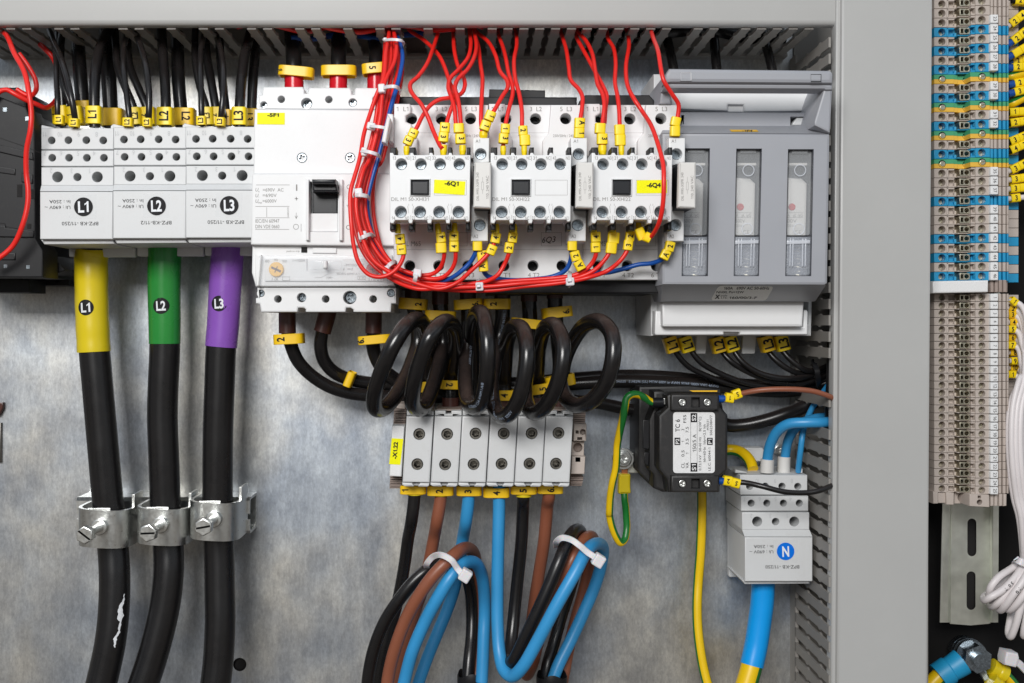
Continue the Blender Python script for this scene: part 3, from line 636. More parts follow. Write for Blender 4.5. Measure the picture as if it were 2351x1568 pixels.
p = MB(); sheet(p, re_, [(65, 1010), (312, 1010), (311, 1116), (64, 1113)], 91.1); lb = part('name_label', p, 'label', t)
p = MB(); text(p, '-5F1', re_, 207, 1030, 91.25, 30, 104, bold=.04); part('lettering', p, 'ink', lb, recalc=False)
# setting panel under the clear flap
for pts in ([(48, 828), (100, 828), (78, 1106), (56, 1104), (46, 990)], [(1236, 830), (1272, 830), (1290, 1100), (1232, 1100)]): mb = MB(); prism(mb, rf, pts, 94, 88, .5); part('flap_hinge', mb, 'white', t)
mb = MB(); prism(mb, rf, [(130, 860), (508, 860), (508, 968), (828, 970), (830, 860), (1200, 862), (1195, 1062), (132, 1062)], 91.6, 89, .4); pn = part('setting_panel', mb, 'white', t)
mb = MB(); prism(mb, rf, hc(233, 957, 66, 28), 93.5, 90, .5); prism_holder = part('dial', mb, 'yeldial', pn, label='yellow setting dial')
mb = MB(); prism(mb, rf, hc(1100, 957, 62, 28), 93.5, 90, .5); part('dial', mb, 'reddial', pn, label='red setting dial')
mb = MB()
line(mb, rf, [(195, 940), (272, 975)], 93.5, 20); line(mb, rf, [(222, 985), (246, 932)], 93.5, 8)
line(mb, rf, [(1070, 957), (1130, 957)], 93.5, 9); line(mb, rf, [(1100, 930), (1100, 986)], 93.5, 9)
part('dial_slot', mb, 'brownboot', pn, recalc=False)
mb = MB()
z = 91.7
tx('80', 155, 884, 22, 38, z=z); tx('90', 232, 872, 22, 34, z=z); tx('100', 308, 884, 22, 42, z=z); tx('I =100A', 440, 877, 26, 112, z=z); tx('I /A', 226, 1045, 26, 58, z=z, shear=.2)
tx('-M100', 900, 919, 24, 110, z=z); tx('I =I', 878, 955, 24, 80, z=z, shear=.2); tx('IEC/EN 60947-4-1', 878, 997, 20, 200, z=z); tx('8', 1012, 915, 20, z=z); tx('I / n x I', 1120, 1050, 22, 110, z=z, shear=.2); tx('I >', 1000, 1033, 20, 40, z=z)
for pts in ([(290, 1024), (356, 1024), (356, 1056), (290, 1056), (290, 1024)], [(965, 1018), (1031, 1018), (1031, 1048), (965, 1048), (965, 1018)], [(582, 1031), (635, 1031), (700, 998)], [(688, 1016), (688, 1044)], [(688, 1031), (745, 1031)], [(700, 1016), (728, 1044)], [(728, 1016), (700, 1044)]): line(mb, rf, pts, z, 3)
part('lettering', mb, 'greyink', pn, recalc=False)
mb = MB(); box(mb, rf, 80, 832, 1236, 1104, 97, 95.2, .8); box(mb, rf, 515, 880, 818, 960, 99, 97, .8); fl = part('clear_flap', mb, 'clear', t)
mb = MB(); box(mb, rf, 650, 874, 690, 952, 101, 96, 1, r=2.2); part('flap_latch', mb, 'white', fl)

# breaker cables, top
def band(reg, x, y, z, w, h, s, ang=0, trot=-90, th=None, tdx=0, dp=None, pitch=0, mat='amber'): return ((reg, x, y, z, ang, h, w, s), dict(mat=mat, trot=trot, dp=dp or 11.5, th=th or h * .75, tdx=tdx, name='cable_marker', pitch=pitch, tb=.025))
G3 = 'black cables rising from the breaker'
cable('breaker_cable', re_, [(395, 860, 50), (395, 680, 50), (392, 540, 48), (385, 400, 40), (375, 300, 30), (375, 200, 25)], 4.7, 'blackcab', 'black cable with red boot on the breaker, leftmost with sleeve end marked 1', 'cable', G3,
      mk=[band(re_, 417, 650, 52, 318, 88, '1', -5, tdx=-140, th=50)], boot=[(re_, [(395, 860, 50), (395, 668, 50)], 5.6, 'redboot')])
cable('breaker_cable', re_, [(792, 860, 50), (792, 680, 50), (792, 540, 48), (795, 400, 40), (790, 300, 30), (790, 200, 25)], 4.6, 'blackcab', 'black cable with red boot on the breaker, middle one with blank sleeve', 'cable', G3,
      mk=[band(re_, 797, 642, 52, 316, 92, '', 0)], boot=[(re_, [(790, 860, 50), (792, 668, 50)], 5.3, 'redboot')])
cable('breaker_cable', re_, [(1125, 860, 50), (1125, 680, 50), (1130, 540, 48), (1120, 400, 40), (1110, 300, 30), (1110, 200, 25)], 4.3, 'blackcab', 'black cable with red boot on the breaker, its sleeve marked 5', 'cable', G3,
      mk=[band(re_, 1118, 625, 52, 226, 92, '5', 5, tdx=-12, th=58, dp=13)], boot=[(re_, [(1125, 860, 50), (1125, 660, 50)], 5.0, 'redboot')])
# ================================================================ three contactors
def contactor(n, label, top, bot, model, tag, hand=None, mark=None, hidden=()):
    """laid out with the photo coordinates of the first one; body pitch 51.9 mm"""
    dxw = 51.9 * n
    t = thing('contactor', label, 'contactor', Vector((P(re_(1700, 0, 105)).x + dxw, -5, 22)), 'contactors in a row')
    org = ORG[t]
    def sh(reg, z, pitch=None):           # region shifted by the block pitch at depth z
        return Reg(reg.ox + (pitch or dxw) * kz(z), reg.oy, reg.f)
    E = lambda z: sh(re_, z); G = lambda z: sh(rf, z)
    mb = MB()
    hole = lambda x, y, r=50, n_=22: hc(x, y, r, n_)
    y2 = 1055 + 1452 - 0  # rf y -> re_ y : +1455.2 (650*F)
    o = 650 * F
    prism(mb, E(100), [(1293, 935), (1440, 935), (1440, 938), (2132, 938), (2132, o + 1052), (1285, o + 1052)], 100, 12, .8, holes=[hole(1447, 1065), hole(1713, 1065), hole(1968, 1068, 60), hole(1430, o + 925, 49), hole(1690, o + 925, 49), hole(1950, o + 925, 49)], hd=16)
    prism(mb, E(104), [(1290, 928), (1430, 928), (1440, 945), (1440, 1012), (1396, 1040), (1396, 1090), (1448, 1112), (1452, 1160), (1500, 1240), (1500, 1400), (1284, 1400)], 104, 99, .8)
    prism(mb, E(106), [(1842, 938), (2134, 938), (2136, 1240), (2136, 1420), (1766, 1420), (1768, 1260), (1790, 1225), (1822, 1190)], 106, 84, .8, holes=[hole(1975, 1063)], hd=16)
    part('housing', mb, 'white', t)
    mb = MB(); line(mb, E(106), [(1400, 1190), (2130, 1190)], 104.2, 2.2); line(mb, G(100), [(1290, 780), (2110, 780)], 100, 2.2)
    R = G(100)
    if n != 1 or True: line(mb, R, [(1765, 628), (1945, 628), (1945, 747), (1765, 747), (1765, 628)], 100, 2.5)
    for s, x, z in (('1  L1', 1365, 104), ('3  L2', 1715, 100), ('5  L3', 1978, 106)): text(mb, s, E(z), x, 976, z, 40, 106, bold=.0)
    for s, x in (('2 T1', 1432), ('4 T2', 1696), ('6 T3', 1955)): text(mb, s, R, x, 1008, 100, 40, 104, bold=.0)
    text(mb, 'DIL ' + mark, R, 1440, 727, 100, 44, 178 if mark == 'M65' else 160, bold=.0); text(mb, '230V50Hz / 240V60Hz', E(106), 1992, 1216, 106, 24, 260, bold=.0)
    part('lettering', mb, 'greyink', t, recalc=False)
    if hand:
        mb = MB(); text(mb, hand, R, 1832, 690, 100, 52, 118, rot=4, bold=.0, shear=.25); part('handwriting', mb, 'ink', t, recalc=False)
    for x, y, z in ((1447, 1065, 90), (1713, 1065, 90), (1975, 1063, 93)): mb = MB(); screw(mb, E(z + 5), x, y, z, 46, 1.6, rot=random.uniform(0, 90)); part('terminal_screw', mb, 'black', t)  # black colour on the screws paints the shade of deep holes
    for x in (1430, 1690, 1950): mb = MB(); screw(mb, G(95), x, 925, 88, 46, 1.6, rot=random.uniform(0, 90)); part('terminal_screw', mb, 'black', t)  # lower screws carry the same painted hole shade
    # auxiliary contact block in front
    def A(reg, z=142): return Reg(reg.ox + 51.95 * n * kz(142), reg.oy, reg.f)
    e, g = A(re_), A(rf)
    mb = MB()
    xs = (1355, 1530, 1702, 1875)
    tops = [(1252, 1368), (1280, 1368), (1290, 1388), (1432, 1388), (1436, 1368), (1458, 1368), (1470, 1388), (1604, 1388), (1608, 1368), (1632, 1368), (1642, 1388), (1776, 1388), (1782, 1368), (1804, 1368), (1814, 1388), (1975, 1388)]
    bots = [(1968, o + 520), (1955, o + 530), (1940, o + 530), (1930, o + 512), (1795, o + 512), (1788, o + 545), (1758, o + 545), (1750, o + 512), (1630, o + 512), (1622, o + 545), (1592, o + 545), (1584, o + 515), (1460, o + 515), (1452, o + 545), (1425, o + 545), (1416, o + 517), (1300, o + 517), (1285, o + 545), (1262, o + 545), (1250, o + 530)]
    prism(mb, e, tops + bots, 142, 116, .5, holes=[hole(x, 1470, 52) for x in xs] + [hole(x, o + 443, 54) for x in (1350, 1522, 1695, 1868)], hd=12)
    ax = part('auxiliary_block', mb, 'white', t)
    for i_, x in enumerate(xs):
        mb = MB(); screw(mb, e, x, 1472, 132.5, 49, 1.6, rot=random.uniform(5, 70)); part('screw', mb, 'screw', ax)
    for i_, x in enumerate((1350, 1522, 1695, 1868)):
        mb = MB(); screw(mb, e, x, o + 445, 132.5, 51, 1.6, rot=random.uniform(5, 70)); part('screw', mb, 'screw', ax)
    for x0, x1 in ((1254, 1312), (1428, 1482), (1602, 1640), (1774, 1812), (1942, 1976)):
        mb = MB(); box(mb, e, x0, 1318, x1, 1400, 137, 122, .8); part('separator', mb, 'black', ax)
    for x0, x1 in ((1252, 1298), (1421, 1470), (1590, 1634), (1757, 1798), (1934, 1970)):
        mb = MB(); box(mb, e, x0, o + 530, x1, o + 608, 136, 122, .8); part('separator', mb, 'black', ax)
    mb = MB(); box(mb, e, 1262, 1400, 1965, o + 520, 115, 106, .5); part('rear_body', mb, 'black', ax)
    mb = MB()
    for s, x in zip(top, (1293, 1470, 1648, 1822)): text(mb, s, e, x, 1415, 142, 30, 30, bold=.0)
    for s, x in zip(('NO', 'NC', 'NO' if n == 0 else 'NC', 'NO'), (1414, 1592, 1766, 1944)): text(mb, s, e, x, 1415, 142, 30, 36, bold=.0)
    for s, x in zip(bot, (1284, 1464, 1636, 1812)): text(mb, s, g, x, 497, 142, 30, 30, bold=.0)
    for s, x in zip(('NO', 'NC', 'NO' if n == 0 else 'NC', 'NO'), (1407, 1580, 1756, 1934)): text(mb, s, g, x, 498, 142, 30, 36, bold=.0)
    for x in (1441, 1617, 1792): line(mb, e, [(x, 1398), (x, 1440)], 142, 3)
    for x in (1440, 1612, 1787): line(mb, g, [(x, 472), (x, 512)], 142, 3)
    for x, d_ in ((1418, 1), (1458, -1), (1775, 1), (1804, -1)): line(mb, g, [(x - 6 * d_, 388), (x + 4 * d_, 455)], 142, 2.5); line(mb, g, [(x + 4 * d_, 370), (x + 4 * d_, 388)], 142, 2.5)
    text(mb, model, g, 1433, 328, 142, 32, 334, bold=.0)
    line(mb, g, [(1650, 158), (1938, 158), (1938, 292), (1650, 292), (1650, 158)], 142, 2.2)
    part('lettering', mb, 'greyink', ax, recalc=False)
    mb = MB(); prism(mb, g, [(1430, 144), (1616, 144), (1613, 302), (1430, 300)], 142.9, 141.8, .35, holes=[[(1440, 154), (1606, 154), (1603, 292), (1440, 292)]], hd=.9); part('button_frame', mb, 'white2', ax)
    mb = MB(); prism(mb, g, [(1447, 164), (1600, 164), (1597, 288), (1448, 284)], 144.6, 141, .6, r=.8); part('button', mb, 'glossblack', ax)
    if tag:
        mb = MB(); sheet(mb, g, tag[1], 142.1); lb = part('name_label', mb, 'label', ax)
        mb = MB(); text(mb, tag[0], g, *tag[2], 142.22, 38, 126, rot=-3 if n == 0 else 0, bold=.04); part('lettering', mb, 'ink', lb, recalc=False)
    # coil terminals A1 / A2
    c1, c2 = sh(re_, 124), sh(rf, 124)
    mb = MB(); prism(mb, c1, [(1996, 1234), (2144, 1234), (2144, 1452), (2000, 1490)], 124, 104, .7, holes=[hole(2066, 1380, 52)], hd=9)
    c = part('coil_terminal', mb, 'white', t)
    mb = MB(); screw(mb, c1, 2066, 1382, 117, 49, 1.5, rot=35); part('screw', mb, 'screw', c)
    mb = MB(); text(mb, 'A1', c1, 2040, 1264, 124, 30, 40, bold=.0); part('lettering', mb, 'greyink', c, recalc=False)
    mb = MB(); prism(mb, c2, [(1982, 380), (2135, 425), (2132, 705), (1978, 705)], 124, 99, .7, holes=[hole(2058, 560, 53)], hd=9)
    c = part('coil_terminal', mb, 'white', t)
    mb = MB(); screw(mb, c2, 2058, 562, 117, 50, 1.5, rot=12); part('screw', mb, 'screw', c)
    mb = MB(); text(mb, 'A2', c2, 2022, 661, 124, 32, 42, bold=.0); part('lettering', mb, 'greyink', c, recalc=False)
    # suppressor module
    s_ = thing('suppressor_module', ['ivory suppressor module plugged in right of the -6Q1 contactor', 'ivory suppressor module plugged in beside the contactor without yellow label', 'ivory suppressor module standing out over the grey fuse switch window'][n], 'suppressor', Vector((org.x + 25, -106, 50)), 'suppressor modules')
    z = 150; S1 = Reg(rf.ox + 52.0 * n * kz(z), rf.oy, rf.f)
    mb = MB(); prism(mb, S1, [(2012, 8), (2158, 8), (2155, 400), (2008, 400)], 145, 108, .5); part('body', mb, 'black', s_)
    mb = MB(); prism(mb, S1, [(2010, -3), (2162, -3), (2158, 412), (2000, 404)], 150, 145.2, .7, r=.5); fr = part('cover', mb, 'ivory', s_)
    mb = MB(); text(mb, 'DIL M95-XSPR 240', S1, 2038, 215, 150, 22, 250, rot=90.5, bold=.0); text(mb, '110..240 VAC', S1, 2126, 222, 150, 24, 208, rot=90.5, bold=.0)
    line(mb, S1, [(2074, 175), (2092, 175), (2092, 245), (2074, 245), (2074, 175)], 150, 2); line(mb, S1, [(2083, 130), (2083, 175)], 150, 2); line(mb, S1, [(2083, 245), (2083, 280)], 150, 2)
    part('lettering', mb, 'greyink', fr, recalc=False)
contactor(0, 'white contactor with -6Q1 label, left of three', ('13', '21', '33', '43'), ('14', '22', '34', '44'), 'DIL M1 50-XHI31', ('-6Q1', [(1652, 153), (1930, 170), (1921, 292), (1645, 274)], (1806, 187)), mark='M65')
contactor(1, 'white contactor with handwritten 6Q3 and empty label field, middle of three', ('13', '21', '31', '43'), ('14', '22', '32', '44'), 'DIL M1 50-XHI22', None, '6Q3', mark='M50')
contactor(2, 'white contactor with -6Q4 label crossed by a red wire, beside the fuse switch', ('13', '21', '31', '43'), ('14', '22', '32', '44'), 'DIL M1 50-XHI22', ('-6Q4', [(1655, 160), (1925, 154), (1927, 274), (1655, 276)], (1808, 202)), mark='M50')
# linking pieces behind the contactors
mb = MB(); prism(mb, rs, [(1585, 386), (2308, 388), (2308, 424), (1585, 424)], 86, 40, .8); prism(mb, ri, [(128, 797), (628, 808), (628, 880), (128, 880)], 80, 40, .6)
solo('interlock_bar', mb, 'black', 'black bar behind the tops of the left and middle contactors', 'mounting bar')
mb = MB(); prism(mb, ri, [(988, 850), (1562, 850), (1603, 895), (1603, 960), (935, 960), (935, 905)], 86, 40, .6)
solo('contactor_rear_housing', mb, 'black', 'black chamfered housing behind the top of the -6Q4 contactor', 'housing')
mb = MB(); prism(mb, rs, [(1594, 1100), (2659, 1100), (2659, 1174), (1945, 1174), (1945, 1152), (1594, 1152)], 92, 30, .9)
solo('contactor_base_bar', mb, 'black', 'long black base bar under the three contactors', 'mounting bar')
# wire clip
t = thing('wire_clip', 'white plastic wire clip standing beside the left contactor', 'clip', re_(1230, 1280, 104))
mb = MB(); prism(mb, re_, [(1228, 1016), (1282, 1022), (1280, 1270), (1245, 1268), (1240, 1100)], 112, 100, .6); part('jaw', mb, 'white', t)
mb = MB(); prism(mb, re_, [(1232, 1018), (1258, 1060), (1218, 1282), (1176, 1270), (1200, 1150)], 124, 112, .8); part('jaw', mb, 'tie', t)

# ================================================================ control wires
O = 650 * F
ztop = [(120, 56), (180, 70), (240, 84), (340, 102), (400, 112), (560, 118), (600, 124), (660, 124)]
RW = 1.17
def small(reg, x, y, z, ang, s, ln=88, w=88, trot=90, mat='yellow', tdx=0, tdy=0, th=46): return ((reg, x, y, z, ang, ln, w, s), dict(trot=trot, mat=mat, dp=4.6, th=th, tdx=tdx, tdy=tdy, tb=.03))
def ferr(reg, x, y, z, ang=0, w=52, ln=90, mat='yellow'): return (reg, x, y, z, ang, w, ln, mat)
def cwire(pts, label, mk=(), fe=(), r=RW, mat='red', group='red control wires'):
    root = thing('control_wire', label, 'wire', pts[-1], group); mb = MB(); tube(mb, pts, r, n=12, sub=8); part('insulation', mb, mat, root)
    for m in mk: marker(root, *m[0], **m[1])
    for (reg, x, y, z, ang, w, ln, mt) in fe:
        a = math.radians(ang); k = reg.f * kz(z); c = P(reg(x, y, z)); u = Vector((-math.sin(a), 0, math.cos(a))) * ln / k / 2
        mb = MB(); tube_mm(mb, [c + u, c + u * .5, c, c - u * .5, c - u], lambda q: w / k / 2 * (1 if q < .6 else 1 - (q - .6) * .55), n=16); part('ferrule', mb, mt, root)
    return root
def down(reg, pts, dz=0):
    out = []
    for p in pts:
        x, y = reg(p[0], p[1]); out.append((x, y, (p[2] if len(p) > 2 else zmap(ztop, y) + dz)))
    return out
T = 'control_wire'
cwire(down(re_, [(1820, 235), (1822, 300), (1830, 450), (1862, 590), (1915, 700), (1925, 765), (1890, 840), (1820, 870), (1700, 892), (1620, 940), (1545, 1040), (1495, 1140), (1455, 1200), (1420, 1270), (1405, 1330)], -1), 'red wire looping under its neighbours to the first screw of -6Q1',
      [small(re_, 1462, 1195, 124, -24, '1', 76, 86, -90), small(re_, 1420, 1262, 124, -24, '3', 76, 86, -90)], [ferr(re_, 1402, 1350, 126, 0, 54, 80)])
cwire(down(re_, [(1700, 230), (1688, 280), (1640, 430), (1580, 580), (1500, 690), (1440, 745), (1436, 800), (1470, 860), (1530, 930), (1590, 1040), (1640, 1170), (1700, 1300), (1722, 1330)], 5), 'red wire bent left then right in front, ending at the third screw of -6Q1')
cwire(down(re_, [(1400, 235), (1440, 280), (1540, 345), (1630, 425), (1700, 510), (1750, 620), (1790, 740), (1835, 860), (1815, 940), (1785, 1020), (1765, 1090), (1745, 1180), (1735, 1280)], -3), 'red wire slanting down to stacked sleeves marked 3 3',
      [small(re_, 1745, 1145, 124, -4, '3', 86, 92, -90), small(re_, 1733, 1230, 124, -4, '3', 86, 92, -90)], [ferr(re_, 1733, 1345, 126, 0, 66, 92)])
cwire(down(re_, [(1960, 230), (1968, 290), (1978, 400), (1950, 520), (1870, 620), (1795, 700), (1776, 780), (1800, 860), (1832, 970), (1845, 1110), (1875, 1250)], 4), 'red wire of a close pair curving left above the -6Q1 contactor')
cwire(down(re_, [(1995, 230), (2012, 300), (2028, 410), (2005, 520), (1945, 625), (1865, 705), (1836, 780), (1860, 880), (1878, 980), (1888, 1110), (1900, 1270)], 7), 'right red wire of the close pair, ending in sleeves with a 3',
      [small(re_, 1870, 1150, 126, 2, '', 82, 96), small(re_, 1885, 1245, 126, 2, '3', 88, 96, -90, tdx=10)], [ferr(re_, 1904, 1345, 126, 0, 64, 84)])
cwire(down(re_, [(2010, 300), (2045, 420), (2062, 560), (2082, 700), (2078, 830), (2070, 1000), (2070, 1110), (2085, 1200)], -2), 'red wire running straight down to the A1 terminal of -6Q1')
cwire(down(re_, [(1995, 240), (2035, 290), (2130, 370), (2200, 500), (2240, 640), (2300, 720), (2308, 780), (2255, 870), (2190, 985), (2140, 1060), (2100, 1180)], 2), 'red wire with sharp bend, two tilted sleeves above the A1 terminal',
      [small(re_, 2150, 1040, 124, -22, '1', 86, 92, -90, tdx=20), small(re_, 2108, 1128, 124, -20, '1', 86, 92, -90, tdx=14)], [ferr(re_, 2092, 1210, 122, 0, 78, 60)])
cwire(down(ri, [(200, 240), (212, 315), (250, 420), (280, 540), (300, 650), (336, 770), (336, 850), (305, 970), (275, 1110), (258, 1230), (252, 1320)], 0), 'red wire ending in sleeves 1 and 3 at the first screw of the middle contactor',
      [small(ri, 272, 1155, 124, -4, '1', 84, 84, -90), small(ri, 256, 1242, 124, -4, '3', 88, 90, -90, tdx=16)], [ferr(ri, 253, 1350, 126, 0, 54, 80)])
cwire(down(ri, [(345, 235), (365, 285), (374, 400), (350, 540), (360, 700), (398, 850), (420, 1000), (422, 1130), (440, 1300)], 3), 'red wire ending in a sleeve marked 2 above a blank sleeve',
      [small(ri, 430, 1172, 124, 3, '2', 84, 84, -90), small(ri, 446, 1258, 124, 3, '', 94, 98)], [ferr(ri, 441, 1350, 126, 0, 54, 86)])
cwire(down(ri, [(755, 240), (780, 320), (818, 450), (840, 600), (860, 720), (930, 800), (962, 870), (957, 980), (944, 1065), (935, 1220)], 0), 'red wire with long sleeves A 1 above the second suppressor',
      [small(ri, 936, 1105, 122, -3, 'A', 90, 96, -90, tdx=20), small(ri, 932, 1195, 122, -2, '1', 90, 96, -90, tdx=20)])
cwire(down(ri, [(890, 240), (920, 282), (990, 360), (1050, 480), (1078, 640), (1100, 760), (1148, 860), (1158, 960), (1142, 1110), (1142, 1300)], 4), 'front red wire of a pair sharing sleeves above the -6Q4 contactor',
      [small(ri, 1120, 1152, 125, -3, '', 90, 98), small(ri, 1138, 1247, 125, 0, '3', 96, 98, -90, tdx=18)], [ferr(ri, 1141, 1345, 126, 0, 78, 84)])
cwire(down(ri, [(885, 250), (908, 330), (960, 430), (1040, 575), (1100, 685), (1150, 780), (1180, 860), (1170, 960), (1160, 1105)], -2), 'rear red wire of a pair crossing behind above the -6Q4 contactor')
cwire(down(ri, [(1180, 250), (1190, 340), (1240, 430), (1260, 560), (1254, 740), (1278, 870), (1292, 1000), (1296, 1120), (1308, 1290)], 0), 'red wire down to two blank yellow sleeves on the -6Q4 contactor',
      [small(ri, 1294, 1164, 125, 1, '', 88, 96), small(ri, 1300, 1257, 125, 1, '', 98, 98)], [ferr(ri, 1311, 1350, 126, 0, 54, 86)])
cwire(down(ri, [(1350, 240), (1364, 285), (1379, 400), (1352, 600), (1368, 770), (1430, 895), (1500, 1000), (1585, 1140, 130), (1650, 1330, 142), (1686, 1480, 150), (1691, O + 150, 153), (1685, O + 350, 152), (1655, O + 520, 148), (1600, O + 635, 140), (1540, O + 690, 134), (1500, O + 670, 130), (1470, O + 620, 126)]),
      'long red wire falling in front of the -6Q4 label and hooking back', [small(rj, 1545, 672, 136, 65, '', 60, 90), small(rj, 1484, 640, 130, 22, '', 110, 84)], [ferr(rj, 1466, 560, 124, 180, 54, 84)], r=1.2)
cwire(down(ri, [(1570, 250, 62), (1598, 345, 92), (1642, 470, 118), (1666, 620, 127), (1690, 720, 129), (1770, 850, 127), (1822, 935, 125), (1815, 1050, 124), (1790, 1200, 124)], 2), 'red wire at the right, ending in two sleeves at the last A1 terminal',
      [small(ri, 1795, 1092, 124, -12, '', 80, 90, -90), small(ri, 1790, 1178, 124, -1, '', 92, 92)])

# lower wires that leave the bundle
def wz(pts): return [rf(*p) for p in pts]
BU = [(1130, -75, 118), (1075, 120, 118), (1005, 300, 118)]
cwire([re_(*p) for p in [(1236, 235, 62), (1245, 300, 74), (1215, 480, 92), (1195, 700, 102), (1130, 860, 104), (1075, 1020, 106), (1020, 1200, 110), (990, 1380, 114)]] + wz([(968, 20, 116), (935, 130, 118), (902, 250, 120), (898, 400, 121), (908, 560, 122), (930, 750, 122), (975, 900, 122), (1060, 1000, 122), (1160, 1025, 122), (1260, 995, 122), (1335, 925, 122), (1374, 830, 122), (1350, 760, 122), (1340, 640, 122)]),
      'outermost red wire of the bundle, looping over the red dial to sleeves 4 and 1', [small(rf, 1345, 686, 122, 5, '4'), small(rf, 1357, 782, 122, 4, '1')], [ferr(rf, 1325, 592, 126, 180, 52, 86)])
def bundle(e_pts, f_pts, label, mk, fe, dz=0, mat='red', r=RW):
    cwire([re_(x, y, z + dz) for x, y, z in e_pts] + [rf(x, y, z + (dz if z < 118.5 else 0)) for x, y, z in f_pts], label, mk, fe, r=r, mat=mat, group='blue control wires' if mat == 'blue' else 'red control wires')
bundle([(1275, 240, 62), (1300, 340, 76), (1312, 430, 86), (1290, 560, 92), (1230, 680, 98), (1195, 780, 102), (1180, 900, 104), (1165, 1050, 106), (1120, 1250, 108), (1060, 1450, 111)],
       [(1020, 60, 114), (985, 180, 116), (952, 320, 117), (955, 450, 118), (985, 590, 118), (1040, 760, 118), (1110, 880, 118), (1200, 950, 118), (1310, 1010, 118), (1430, 1060, 118), (1560, 1105, 118), (1700, 1130, 118), (1850, 1078, 122), (2000, 950, 124), (2130, 820, 124), (2180, 740, 124), (2195, 650, 124)],
       'red bundle wire crossing in front at the bottom, up to tilted sleeves 4 and 1', [small(rf, 2201, 676, 124, -11, '4', 92, 86), small(rf, 2164, 783, 124, -24, '1', 88, 86)], [ferr(rf, 2208, 592, 126, 180, 52, 86)], 3)
bundle([(1262, 240, 58), (1290, 420, 80), (1275, 620, 92), (1240, 800, 100), (1210, 950, 103), (1180, 1130, 106), (1130, 1330, 109)],
       [(1075, 0, 112), (1030, 150, 114), (995, 320, 115), (1000, 480, 115), (1050, 640, 115), (1130, 790, 115), (1215, 890, 115), (1310, 940, 115), (1420, 985, 115), (1540, 1010, 115), (1640, 995, 116), (1705, 940, 118), (1735, 860, 120), (1738, 790, 122), (1710, 650, 122)],
       'red bundle wire to sleeve 4 and a blank sleeve under the third screw of -6Q1', [small(rf, 1710, 672, 122, 8, '4', 92, 88, tdx=12), small(rf, 1712, 766, 122, 3, '', 90, 98)], [ferr(rf, 1684, 592, 124, 187, 54, 92)], -1)
bundle([(1290, 250, 58), (1335, 420, 78), (1330, 600, 88), (1290, 770, 96), (1250, 930, 100), (1210, 1110, 104), (1160, 1330, 107)],
       [(1105, 20, 108), (1060, 170, 110), (1032, 320, 111), (1038, 460, 111), (1080, 610, 111), (1160, 750, 111), (1250, 880, 111), (1350, 960, 112), (1470, 1005, 113), (1600, 1040, 114), (1720, 1030, 116), (1800, 965, 118), (1838, 880, 120), (1842, 800, 122), (1830, 650, 122)],
       'red bundle wire to two sleeves marked 4 4 under the fourth screw of -6Q1', [small(rf, 1827, 660, 122, 0, '4', 90, 86), small(rf, 1828, 755, 122, 0, '4', 94, 88)], [ferr(rf, 1832, 585, 124, 180, 52, 84)], 0)
bundle([(1250, 240, 54), (1262, 400, 78), (1255, 560, 88), (1205, 740, 97), (1170, 900, 99), (1168, 1100, 101), (1130, 1300, 103), (1075, 1480, 105)],
       [(1010, 90, 108), (968, 240, 109), (940, 350, 110), (945, 500, 110), (985, 680, 110), (1050, 820, 110), (1150, 930, 110), (1280, 1020, 110), (1420, 1085, 110), (1600, 1110, 110), (1800, 1100, 112), (1990, 1085, 114), (2120, 1062, 116), (2215, 1010, 118), (2280, 910, 120), (2318, 815, 122), (2345, 650, 122)],
       'red bundle wire to two sleeves marked 2 2 under the middle contactor', [small(rf, 2353, 672, 122, -7, '2', 92, 86), small(rf, 2320, 766, 122, -8, '2', 92, 86)], [ferr(rf, 2368, 592, 126, 180, 52, 86)], 2)
bundle([(1300, 260, 52), (1362, 500, 76), (1355, 700, 86), (1318, 900, 94), (1280, 1080, 98), (1225, 1280, 101), (1170, 1460, 103)],
       [(1112, 60, 104), (1040, 250, 105), (1015, 400, 105), (1035, 560, 105), (1100, 720, 105), (1190, 870, 106), (1300, 985, 108), (1450, 1050, 110), (1650, 1078, 112), (1900, 1092, 113), (2160, 1076, 114), (2400, 1058, 115), (2600, 1045, 116), (2780, 1030, 117), (2900, 1010, 118), (3000, 965, 119), (3070, 890, 120), (3100, 810, 122), (3095, 650, 122)],
       'red bundle wire to sleeves 4 and 1 under the first screw of -6Q4', [small(rj, 1081, 668, 122, 2, '4', 90, 88), small(rj, 1079, 762, 122, 1, '1', 90, 88)], [ferr(rj, 1064, 590, 126, 184, 52, 90)])
bundle([(1235, 260, 50), (1240, 450, 74), (1220, 640, 86), (1190, 830, 95), (1160, 1000, 98), (1125, 1200, 100), (1060, 1400, 103)],
       [(1005, 50, 104), (958, 230, 105), (925, 380, 106), (935, 560, 106), (985, 740, 107), (1060, 870, 108), (1180, 985, 110), (1330, 1075, 114), (1500, 1130, 118), (1680, 1128, 118), (1900, 1118, 117), (2150, 1110, 117), (2400, 1086, 118), (2650, 1066, 119), (2850, 1045, 120), (2980, 1015, 120), (3090, 960, 121), (3170, 880, 122), (3220, 800, 122), (3250, 650, 122)],
       'red bundle wire to one long blank yellow sleeve under the -6Q4 contactor', [small(rj, 1240, 675, 122, -5, '', 100, 106), small(rj, 1220, 768, 122, -6, '', 96, 98)], [ferr(rj, 1236, 592, 126, 184, 52, 90)], 2)
